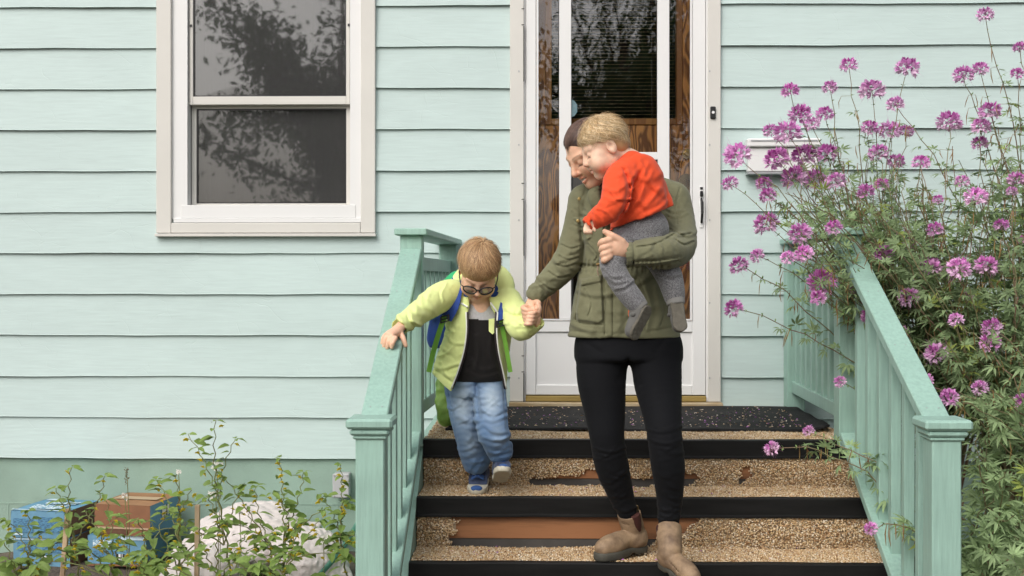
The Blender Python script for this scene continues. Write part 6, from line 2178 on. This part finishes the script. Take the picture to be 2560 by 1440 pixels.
FLOWERS = [(2463, 38, 22), (2122, 165, 20), (2268, 172, 32), (2408, 190, 28), (2450, 175, 22), (2550, 120, 18), (2543, 185, 16), (1976, 228, 24), (2075, 220, 18), (2180, 228, 30),
           (2238, 262, 25), (2000, 288, 28), (2062, 288, 25), (1925, 328, 20), (1968, 335, 35), (2030, 312, 20), (2175, 322, 22), (2225, 328, 25), (2265, 330, 20), (2373, 308, 34),
           (2475, 280, 26), (2453, 318, 22), (1843, 390, 32), (1942, 400, 30), (2068, 385, 30), (2010, 390, 28), (2197, 385, 25), (2240, 405, 20), (2302, 408, 22), (2450, 360, 22),
           (1985, 445, 30), (2035, 450, 28), (2090, 455, 24), (1825, 460, 22), (1910, 460, 22), (1920, 490, 20), (2165, 480, 24), (2205, 462, 16), (2405, 455, 20), (2440, 495, 28),
           (2540, 450, 22), (1917, 562, 33), (2345, 500, 15), (2085, 570, 20), (2000, 585, 26), (2010, 635, 22), (1970, 645, 18), (2503, 565, 18), (2338, 575, 20), (2260, 605, 30),
           (2210, 635, 22), (1893, 640, 20), (1848, 665, 26), (2055, 708, 32), (2045, 745, 18), (2325, 670, 28), (2397, 672, 27), (2465, 668, 28), (2140, 720, 18), (2175, 790, 25),
           (2272, 745, 24), (1835, 772, 24), (2340, 885, 28), (2480, 820, 24), (2475, 858, 25), (2250, 830, 20), (2310, 955, 25), (2372, 995, 22), (2555, 1005, 20), (2450, 970, 22),
           (1930, 1122, 20), (2022, 1078, 14), (2100, 955, 14), (2172, 1020, 11), (2178, 1322, 18), (2325, 1340, 18), (2390, 800, 18), (2420, 740, 16), (2530, 480, 16), (2550, 600, 14)]
PLANTS = [  # base (x, y), what sets the plant apart
    ((1.62, 5.55), 'spider flower plant whose pink heads crowd in front of the letter box'),
    ((1.72, 5.00), 'spider flower plant leaning furthest left over the landing railing'),
    ((1.95, 5.60), 'spider flower plant with its heads against the siding above the landing railing'),
    ((2.25, 5.30), 'tallest spider flower plant at the right edge with the topmost head'),
    ((1.90, 4.75), 'spider flower plant filling the middle of the clump behind the hand rail'),
    ((2.05, 4.25), 'bushy spider flower plant to the right of the newel post'),
    ((1.60, 4.15), 'low spider flower plant with shoots pushing through the stair balusters')]
r_ = np.random.default_rng(11)
rs_ = np.random.default_rng(12)
roots = []
for (bx, by), lab in PLANTS:
    roots.append(thing('spider_flower_plant', lab, 'plant', (bx, by, 0), 'spider flower plants by the steps'))
BIN = {i: {'leaf': [], 'pods': [], 'twig': []} for i in range(len(PLANTS))}


def bez(a, b_, c_, n):
    t = np.linspace(0, 1, n)[:, None]
    return a * (1 - t) ** 2 + 2 * b_ * t * (1 - t) + c_ * t * t


def leaves_on(pi, path, n, size, t0=.15, t1=.95):
    for k in range(n):
        t = t0 + (t1 - t0) * (k + r_.uniform(0, .8)) / n
        i = min(int(t * (len(path) - 1)), len(path) - 2)
        p = path[i] + (path[i + 1] - path[i]) * (t * (len(path) - 1) - i)
        d = path[i + 1] - path[i]; d /= np.linalg.norm(d)
        out = r_.normal(size=3); out -= d * (out @ d); out /= np.linalg.norm(out)
        dr = out + d * .35 + np.array([0, -.25, .12])
        R = frame_from(dr, np.array([0, -.35, 1.]) + r_.normal(0, .35, 3))
        BIN[pi]['leaf'].append((p, R, size * r_.uniform(.7, 1.25) * (1.1 - .45 * t), r_.integers(0, len(PALM))))


def small_raceme(pi, path, n):
    """bracts and hanging pods just behind a flower head"""
    L = len(path)
    for k in range(n):
        t = r_.uniform(.66, .97)
        i = min(int(t * (L - 1)), L - 2)
        p, d = path[i], path[i + 1] - path[i]
        d /= np.linalg.norm(d)
        out = r_.normal(size=3); out -= d * (out @ d); out /= np.linalg.norm(out)
        v, q = leaf_blade(r_.uniform(.012, .022), .0035, .1, .2, 2)
        R = frame_from(out + d * .5, np.array([0, 0, 1.]))
        BIN[pi]['leafb'] = BIN[pi].get('leafb', []) + [(v @ R.T + p, q, np.array([.95, 1.05, .8]))]
    for k in range(max(2, n // 4)):
        t = r_.uniform(.6, .93)
        i = min(int(t * (L - 1)), L - 2)
        p = path[i]
        out = r_.normal(size=3) * .02; out[2] = abs(out[2]) * .2
        a = p + out
        e = a + np.array([r_.normal(0, .012), r_.normal(0, .012), -r_.uniform(.035, .075)])
        m = (a + e) / 2 + out * .15
        BIN[pi]['pods'].append(([p, a, m, e], [.0007, .0009, .0024, .0008]))


def stem_depth(px, py):
    Y = np.interp(py, [0, 300, 500, 750, 950, 1150, 1440], [5.45, 5.45, 5.25, 4.85, 4.45, 4.35, 3.9])
    if px < 1990: Y = max(Y - .15, 4.75) if py < 900 else Y
    if px > 2300: Y -= .25
    if 1950 < px < 2260 and 470 < py < 800: return 4.62 + r_.uniform(-.1, .12)
    return Y + r_.uniform(-.22, .22)


def nearest_plant(P):
    best, bi = 9, 0
    for i, ((bx, by), _) in enumerate(PLANTS):
        d = math.hypot((P[0] - bx) * .8, P[1] - by)
        if i == 3 and P[2] > 2.2: d -= .35
        if i == 6: d += .0 if P[2] < .95 else .8
        if i == 5: d += .0 if P[2] < 1.5 else .5
        if d < best: best, bi = d, i
    return bi


def grow(P, rad, flower=True, via=None, nleaf=12, lsize=.085):
    pi = nearest_plant(P)
    (bx, by), _ = PLANTS[pi]
    hgt = max(.28, min(P[2] * r_.uniform(.35, .6), 1.3))
    node = np.array([bx + r_.normal(0, .05), by + r_.normal(0, .05), hgt])
    if via is None:
        mid = node * .45 + P * .55 + np.array([r_.normal(0, .05), r_.normal(0, .05), .06 + .12 * r_.random()])
        if P[0] < bx - .3: mid[2] += .05
    else:
        mid = via
    path = bez(node, mid, P, 16)
    w = r_.normal(0, .006, (16, 3)); path[1:-1] += w[1:-1]
    BIN[pi]['twig'].append((path, np.linspace(.0036, .0015, 16)))
    BIN[pi]['twig'].append((np.array([[bx, by, -.02], [bx + (node[0] - bx) * .3, by + (node[1] - by) * .3, hgt * .5], node]), np.array([.012, .009, .005])))
    leaves_on(pi, path, nleaf, lsize, .1, .9 if not flower else .8)
    if flower:
        small_raceme(pi, path, 26)
        d = path[-1] - path[-4]; d /= np.linalg.norm(d)
        ax = d * .7 + np.array([0, -.25, .75])
        ax /= np.linalg.norm(ax)
        R = frame_from(ax, np.array([r_.normal(), r_.normal(), .3]))
        R = np.stack([R[:, 1], R[:, 2], R[:, 0]], 1)
        o = bpy.data.objects.new('flower_head', HEADS[r_.integers(0, 8)])
        COL.objects.link(o)
        o.parent = roots[pi]
        k = rad * rs_.uniform(1.08, 1.36)
        Mx = Matrix([list(R[i] * k) + [float((P - np.array([bx, by, 0]))[i])] for i in range(3)] + [[0, 0, 0, 1]])
        o.matrix_basis = Mx


for (px, py, r0) in FLOWERS:
    Y = stem_depth(px, py)
    via = None
    if (px, py) in ((1930, 1122), (2022, 1078)):
        Y = 4.62
        via = np.array(at(2150, 1085 if px == 1930 else 1110, 4.5))
    if py > 1300: Y = 3.98
    if (px, py) in ((2100, 955), (2172, 1020)): Y = 4.72
    P = np.array(at(px, py, Y))
    grow(P, r0 * Y / F, True, via, nleaf=19 if px < 2150 and py < 640 else 22)
for k in range(120):                                        # leafy side shoots that carry no flower
    while True:
        px, py = r_.uniform(2060, 2680), r_.uniform(330, 1480)
        edge = np.interp(py, [330, 500, 700, 900, 1100, 1480], [2280, 2120, 2180, 2320, 2440, 2440])
        if px > edge and py > np.interp(px, [2100, 2300, 2680], [480, 380, 300]): break
    Y = stem_depth(px, py) + .1
    grow(np.array(at(px, py, Y)), 0, False, None, 20, .105)
for k in range(80):
    px, py = r_.uniform(1960, 2320), r_.uniform(400, 740)
    if px < 2060 and py > 640: continue
    grow(np.array(at(px, py, stem_depth(px, py) + .1)), 0, False, None, 18, .085)

for pi, root in enumerate(roots):
    B = BIN[pi]
    if not B['twig']:
        bpy.data.objects.remove(root)
        continue
    base = np.array([PLANTS[pi][0][0], PLANTS[pi][0][1], 0])
    for path, rad in B['twig']:
        if len(path) == 3:
            continue
        b = MB(); b.tube([Vector(p) for p in path], [float(x) for x in rad], 5, False)
        b.build('branch', M['stem'], root, True)
    b = MB()
    for path, rad in B['twig']:
        if len(path) == 3:
            b.tube([Vector(p) for p in path], [float(x) for x in rad], 6, False)
    b.build('main_stem', M['stem'], root, True)
    LV = B['leaf']
    # the largest in view as leaves of their own, the rest as one mass
    seen = []
    for k, (p, R, s_, q) in enumerate(LV):
        px, py = proj(*p)
        seen.append((s_ / p[1] * (1 if -20 < px < 2580 and -20 < py < 1460 else 0), k))
    seen.sort(reverse=True)
    own = {k for s_, k in seen[:60] if s_ > 0}
    parts = []
    tone = np.random.default_rng(pi + 50)
    for k, (p, R, s_, q) in enumerate(LV):
        if k in own:
            o = bpy.data.objects.new('leaf', LEAFM[q])
            COL.objects.link(o); o.parent = root
            o.matrix_basis = Matrix([list(R[i] * s_) + [float((p - base)[i])] for i in range(3)] + [[0, 0, 0, 1]])
        else:
            v, qd, c = PALM[q]
            parts.append(((v * s_) @ R.T + p, qd, c * np.array([1, 1, 1]) * tone.uniform(.75, 1.25) * (np.array([1.3, 1.15, .6]) if tone.random() < .05 else 1)))
    parts += B.get('leafb', [])
    if parts:
        v, q, c = merge(parts)
        o = np_part('foliage', v, None, M['leaf'], root, q, False, c); o['kind'] = 'stuff'
    if B['pods']:
        b = MB()
        for pts, rad in B['pods']:
            b.tube([Vector(p) for p in pts], rad, 4, False)
        o = b.build('seed_pods', M['pod'], root, True); o['kind'] = 'stuff'

# ------------------------------------------------------------ yellow-flowered weeds and white wild flowers, left bed
M['weed_leaf'] = mat('weed_leaf', lin(128, 152, 80), .5, attr=True, var=.15, vscale=40, trans=.3, spec=.3, objrand=.15)
M['weed_stem'] = mat('weed_stem', lin(122, 136, 78), .6, color2=lin(112, 96, 70), vscale=9)
M['yellow'] = mat('yellow_bell', lin(236, 212, 66), .5, trans=.45, objrand=.1)
M['white_petal'] = mat('white_petal', lin(232, 228, 222), .6, trans=.2)
def ovate(seed):
    r = np.random.default_rng(seed)
    v, q = leaf_blade(1.0, .27, r.uniform(.2, .55), .25, 6, .9)
    v[:, 1] += .03 * np.sin(v[:, 0] * 23) * np.sign(v[:, 1])
    v[:, 0] += .16
    pv = np.array([(0, -.012, .0), (0, .012, .0), (.18, .012, 0), (.18, -.012, 0)])
    return merge([(v, q, np.array([1, 1, 1.])), (pv, np.array([(0, 3, 2, 1)]), np.array([1, 1, .9]))])
OV = [ovate(s_) for s_ in range(5)]
OVM = []
for v, q, c in OV:
    me = mesh_np('leaf', v, None, q, False, c); me.materials.append(M['weed_leaf']); OVM.append(me)
def bell_mesh():
    parts = []
    for i in range(5):
        v, q = leaf_blade(1.0, .42, .25, .2, 2, .7)
        a = i * 2 * math.pi / 5
        R = frame_from(np.array([math.cos(a) * .7, math.sin(a) * .7, .75]), np.array([0, 0, 1.]))
        parts.append((v @ R.T, q, np.array([1, 1, 1.])))
    v, q, c = merge(parts)
    me = mesh_np('yellow_flower', v, None, q, False); me.materials.append(M['yellow'])
    return me
BELL = bell_mesh()
WEEDS = [([(540, 1052), (470, 1085), (590, 1098)], 5.0, 'tallest yellow-flowered weed, its top against the siding'),
         ([(180, 1168), (262, 1190), (140, 1220)], 4.9, 'yellow-flowered weed in front of the left carton stack'),
         ([(700, 1145), (760, 1180), (680, 1232)], 5.0, 'yellow-flowered weed before the bare green foundation'),
         ([(852, 1160), (800, 1235), (870, 1250)], 5.05, 'yellow-flowered weed beside the junction box'),
         ([(440, 1188), (392, 1200), (480, 1225)], 4.85, 'yellow-flowered weed in front of the brown carton'),
         ([(640, 1215), (560, 1190), (620, 1265)], 4.95, 'yellow-flowered weed in front of the big white sack'),
         ([(260, 1235), (300, 1290), (215, 1280)], 4.75, 'yellow-flowered weed between the two carton stacks'),
         ([(70, 1275), (20, 1300), (110, 1330)], 4.7, 'yellow-flowered weed at the left edge of the picture'),
         ([(345, 1300), (420, 1270), (300, 1340)], 4.6, 'leafy weed low in front of the right carton stack'),
         ([(560, 1300), (500, 1320), (620, 1330)], 4.6, 'leafy weed low in front of the garden stake and sacks'),
         ([(740, 1300), (690, 1320), (800, 1300)], 4.7, 'leafy weed low in front of the slumped sack'),
         ([(420, 1370), (350, 1390), (480, 1380)], 4.45, 'leafy weed at the bottom edge between cartons and sacks'),
         ([(640, 1390), (580, 1400), (720, 1385)], 4.45, 'leafy weed at the bottom edge in front of the sacks'),
         ([(30, 1400), (90, 1410), (10, 1350)], 4.3, 'weed with large leaves at the bottom left corner')]
for wi, (tips, Y, lab) in enumerate(WEEDS):
    tp = [np.array(at(x, y, Y + r_.uniform(-.1, .1))) for x, y in tips]
    bx = tp[0][0] + r_.uniform(-.06, .06)
    base = np.array([bx, Y + .05, 0])
    root = thing('weed', lab, 'weed', tuple(base), 'weeds in the left bed')
    b = MB()
    fork = base * .5 + tp[0] * .5 + np.array([r_.normal(0, .02), 0, 0])
    spots = []
    paths = [bez(base, (base + fork) / 2 + np.array([.03, 0, 0]), fork, 8)]
    for k, t_ in enumerate(tp):
        paths.append(bez(fork, (fork + t_) / 2 + np.array([r_.normal(0, .04), 0, .02]), t_, 12))
    for _ in range(3):
        e = fork + np.array([r_.normal(0, .16), r_.normal(0, .12), r_.uniform(-.1, .22) * (tp[0][2] - fork[2] + .3)])
        paths.append(bez(fork * .7 + base * .3, (fork + e) / 2 + np.array([0, 0, .03]), e, 9))
    for k, pth in enumerate(paths):
        zig = np.zeros_like(pth); zig[1:-1, 0] = .006 * np.array([(-1) ** i for i in range(len(pth) - 2)])
        pth = pth + zig
        bb = MB(); bb.tube([Vector(p) for p in pth], list(np.linspace(.005 if k == 0 else .0034, .0016 if k else .0036, len(pth))), 5, False)
        bb.build('stem', M['weed_stem'], root, True)
        for i in range(2, len(pth)):
            if k == 0 and i < 4: continue
            nl = 2 if i < len(pth) - 1 else 5
            for j in range(nl):
                if r_.random() < (.6 if nl == 2 else .15): continue
                a = r_.uniform(0, 6.28)
                d = np.array([math.cos(a), math.sin(a) - .25, r_.uniform(-.15, .35)])
                R = frame_from(d, np.array([0, -.3, 1.]) + r_.normal(0, .25, 3))
                s_ = r_.uniform(.036, .066) * (1.15 if wi == 13 else 1) * (1 if nl == 2 else .75) * (1.25 if k == 0 or k > 3 else 1)
                o = bpy.data.objects.new('leaf', OVM[r_.integers(0, 5)]); COL.objects.link(o); o.parent = root
                o.matrix_basis = Matrix([list(R[q_] * s_) + [float((pth[i] - base)[q_])] for q_ in range(3)] + [[0, 0, 0, 1]])
            if wi < 12 and r_.random() < (.34 if i < len(pth) - 1 else .95):
                o = bpy.data.objects.new('yellow_flower', BELL); COL.objects.link(o); o.parent = root
                R = frame_from(np.array([r_.normal(0, .4), -.4, -.7]), np.array([.3, 1, .2])); R = np.stack([R[:, 1], R[:, 2], R[:, 0]], 1)
                s_ = r_.uniform(.014, .021)
                pp = pth[i] - base + np.array([r_.normal(0, .008), -.008, -.014])
                o.matrix_basis = Matrix([list(R[q_] * s_) + [float(pp[q_])] for q_ in range(3)] + [[0, 0, 0, 1]])
WILD = [((446, 1178), 'white wild flower with a single head before the foundation', 1), ((541, 1165), 'white wild flower with paired heads beside the tallest weed', 2), ((538, 1238), 'white wild flower with the broadest head', 3),
        ((312, 1240), 'white wild flower in front of the brown carton', 1), ((598, 1275), 'white wild flower against the top of the big sack', 2), ((808, 1345), 'white wild flower at the slumped sack', 2), ((316, 1172), 'tall seed spike standing over the brown carton', 0)]
for (px, py), lab, n in WILD:
    Y = 5.0
    tip = np.array(at(px, py, Y)); base = np.array([tip[0] + r_.uniform(-.02, .02), Y, 0])
    root = thing('wild_flower', lab, 'wild flower', tuple(base), 'white wild flowers in the left bed')
    b = MB(); pth = bez(base, (base + tip) / 2 + np.array([.02, 0, 0]), tip, 10); b.tube([Vector(p) for p in pth], .0018, 5, False); b.build('stem', M['weed_stem'], root, True)
    parts = []
    for k in range(4 * n if n else 34):
        if n:
            c_ = tip + r_.normal(0, .005, 3) * (1 + .4 * n)
            for j in range(4):
                v, q = leaf_blade(.009, .0032, .1, .2, 2)
                a = j * 1.571 + r_.random()
                R = frame_from(np.array([math.cos(a), -.4, math.sin(a)]), np.array([0, -1., .2])); parts.append((v @ R.T + c_, q, np.array([1, 1, 1.])))
        else:
            c_ = tip + np.array([r_.normal(0, .003), r_.normal(0, .003), -.075 * k / 34])
            v, q = leaf_blade(.012, .004, -.1, .3, 2)
            R = frame_from(np.array([r_.normal(), r_.normal(), 1.2]), np.array([1, .1, .1])); parts.append((v @ R.T + c_, q, np.array([1, 1, 1.])))
    v, q, c_ = merge(parts)
    np_part('blossom' if n else 'seed_spike', v, None, M['white_petal'] if n else M['pod'], root, q)

# ------------------------------------------------------------ street trees behind the viewer: they show in the window and door glass
M['tree_leaf'] = mat('tree_leaf', lin(70, 96, 48), .55, attr=True, trans=.2)
M['bark'] = mat('bark', lin(84, 70, 58), .9, var=.25, vscale=12, bump=.8, bscale=20, dist=.03)
def tree(base, h, crown_c, crown_r, n, seed, lab):
    r = np.random.default_rng(seed)
    root = thing('tree', lab, 'tree', base, 'street trees mirrored in the glass')
    base, cc = np.array(base, float), np.array(crown_c, float)
    b = MB()
    tops = []
    b.tube([Vector(base), Vector(base * .5 + cc * .5 + np.array([.1, 0, -.4])), Vector(cc)], [.22, .16, .08], 10)
    for k in range(34):
        d = r.normal(size=3); d /= np.linalg.norm(d)
        e = cc + d * np.array(crown_r) * r.uniform(.55, 1.0)
        s0 = base * .35 + cc * .65 + (cc - base) * r.uniform(-.1, .25)
        m = (s0 + e) / 2 + np.array([0, 0, -.15])
        P = bez(s0, m, e, 7)
        b.tube([Vector(p) for p in P], list(np.linspace(.06, .012, 7)), 6, False)
        tops.append(P)
    b.build('trunk', M['bark'], root, True)
    lf, q0 = leaf_blade(1, .3, .3, .2, 2)
    parts = []
    C = np.concatenate(tops)
    idx = r.integers(0, len(C), n)
    pos = C[idx] + r.normal(0, .22, (n, 3))
    d = r.normal(size=(n, 3)) + np.array([0, 0, -.5])
    d /= np.linalg.norm(d, axis=1, keepdims=True)
    u = r.normal(size=(n, 3)); s_ = np.cross(u, d); s_ /= np.linalg.norm(s_, axis=1, keepdims=True); w = np.cross(d, s_)
    L = r.uniform(.09, .15, n)
    V = pos[:, None, :] + L[:, None, None] * (lf[None, :, 0:1] * d[:, None, :] + lf[None, :, 1:2] * s_[:, None, :] + lf[None, :, 2:3] * w[:, None, :])
    Q = (q0[None] + (np.arange(n) * len(lf))[:, None, None]).reshape(-1, 4)
    c = np.repeat(r.uniform(.7, 1.3, (n, 1)) * np.ones((1, 3)), len(lf), 0)
    o = np_part('crown', V.reshape(-1, 3), None, M['tree_leaf'], root, Q, False, c); o['kind'] = 'stuff'
    return root
tree((-3.0, -8.4, 0), 7, (-3.5, -8, 4.7), (3.0, 1.8, 2.4), 30000, 1, 'street tree mirrored in the double-hung window')
tree((1.9, -9.2, 0), 8, (1.6, -9, 5.8), (2.6, 1.6, 2.2), 17000, 2, 'street tree mirrored in the glass of the front door')
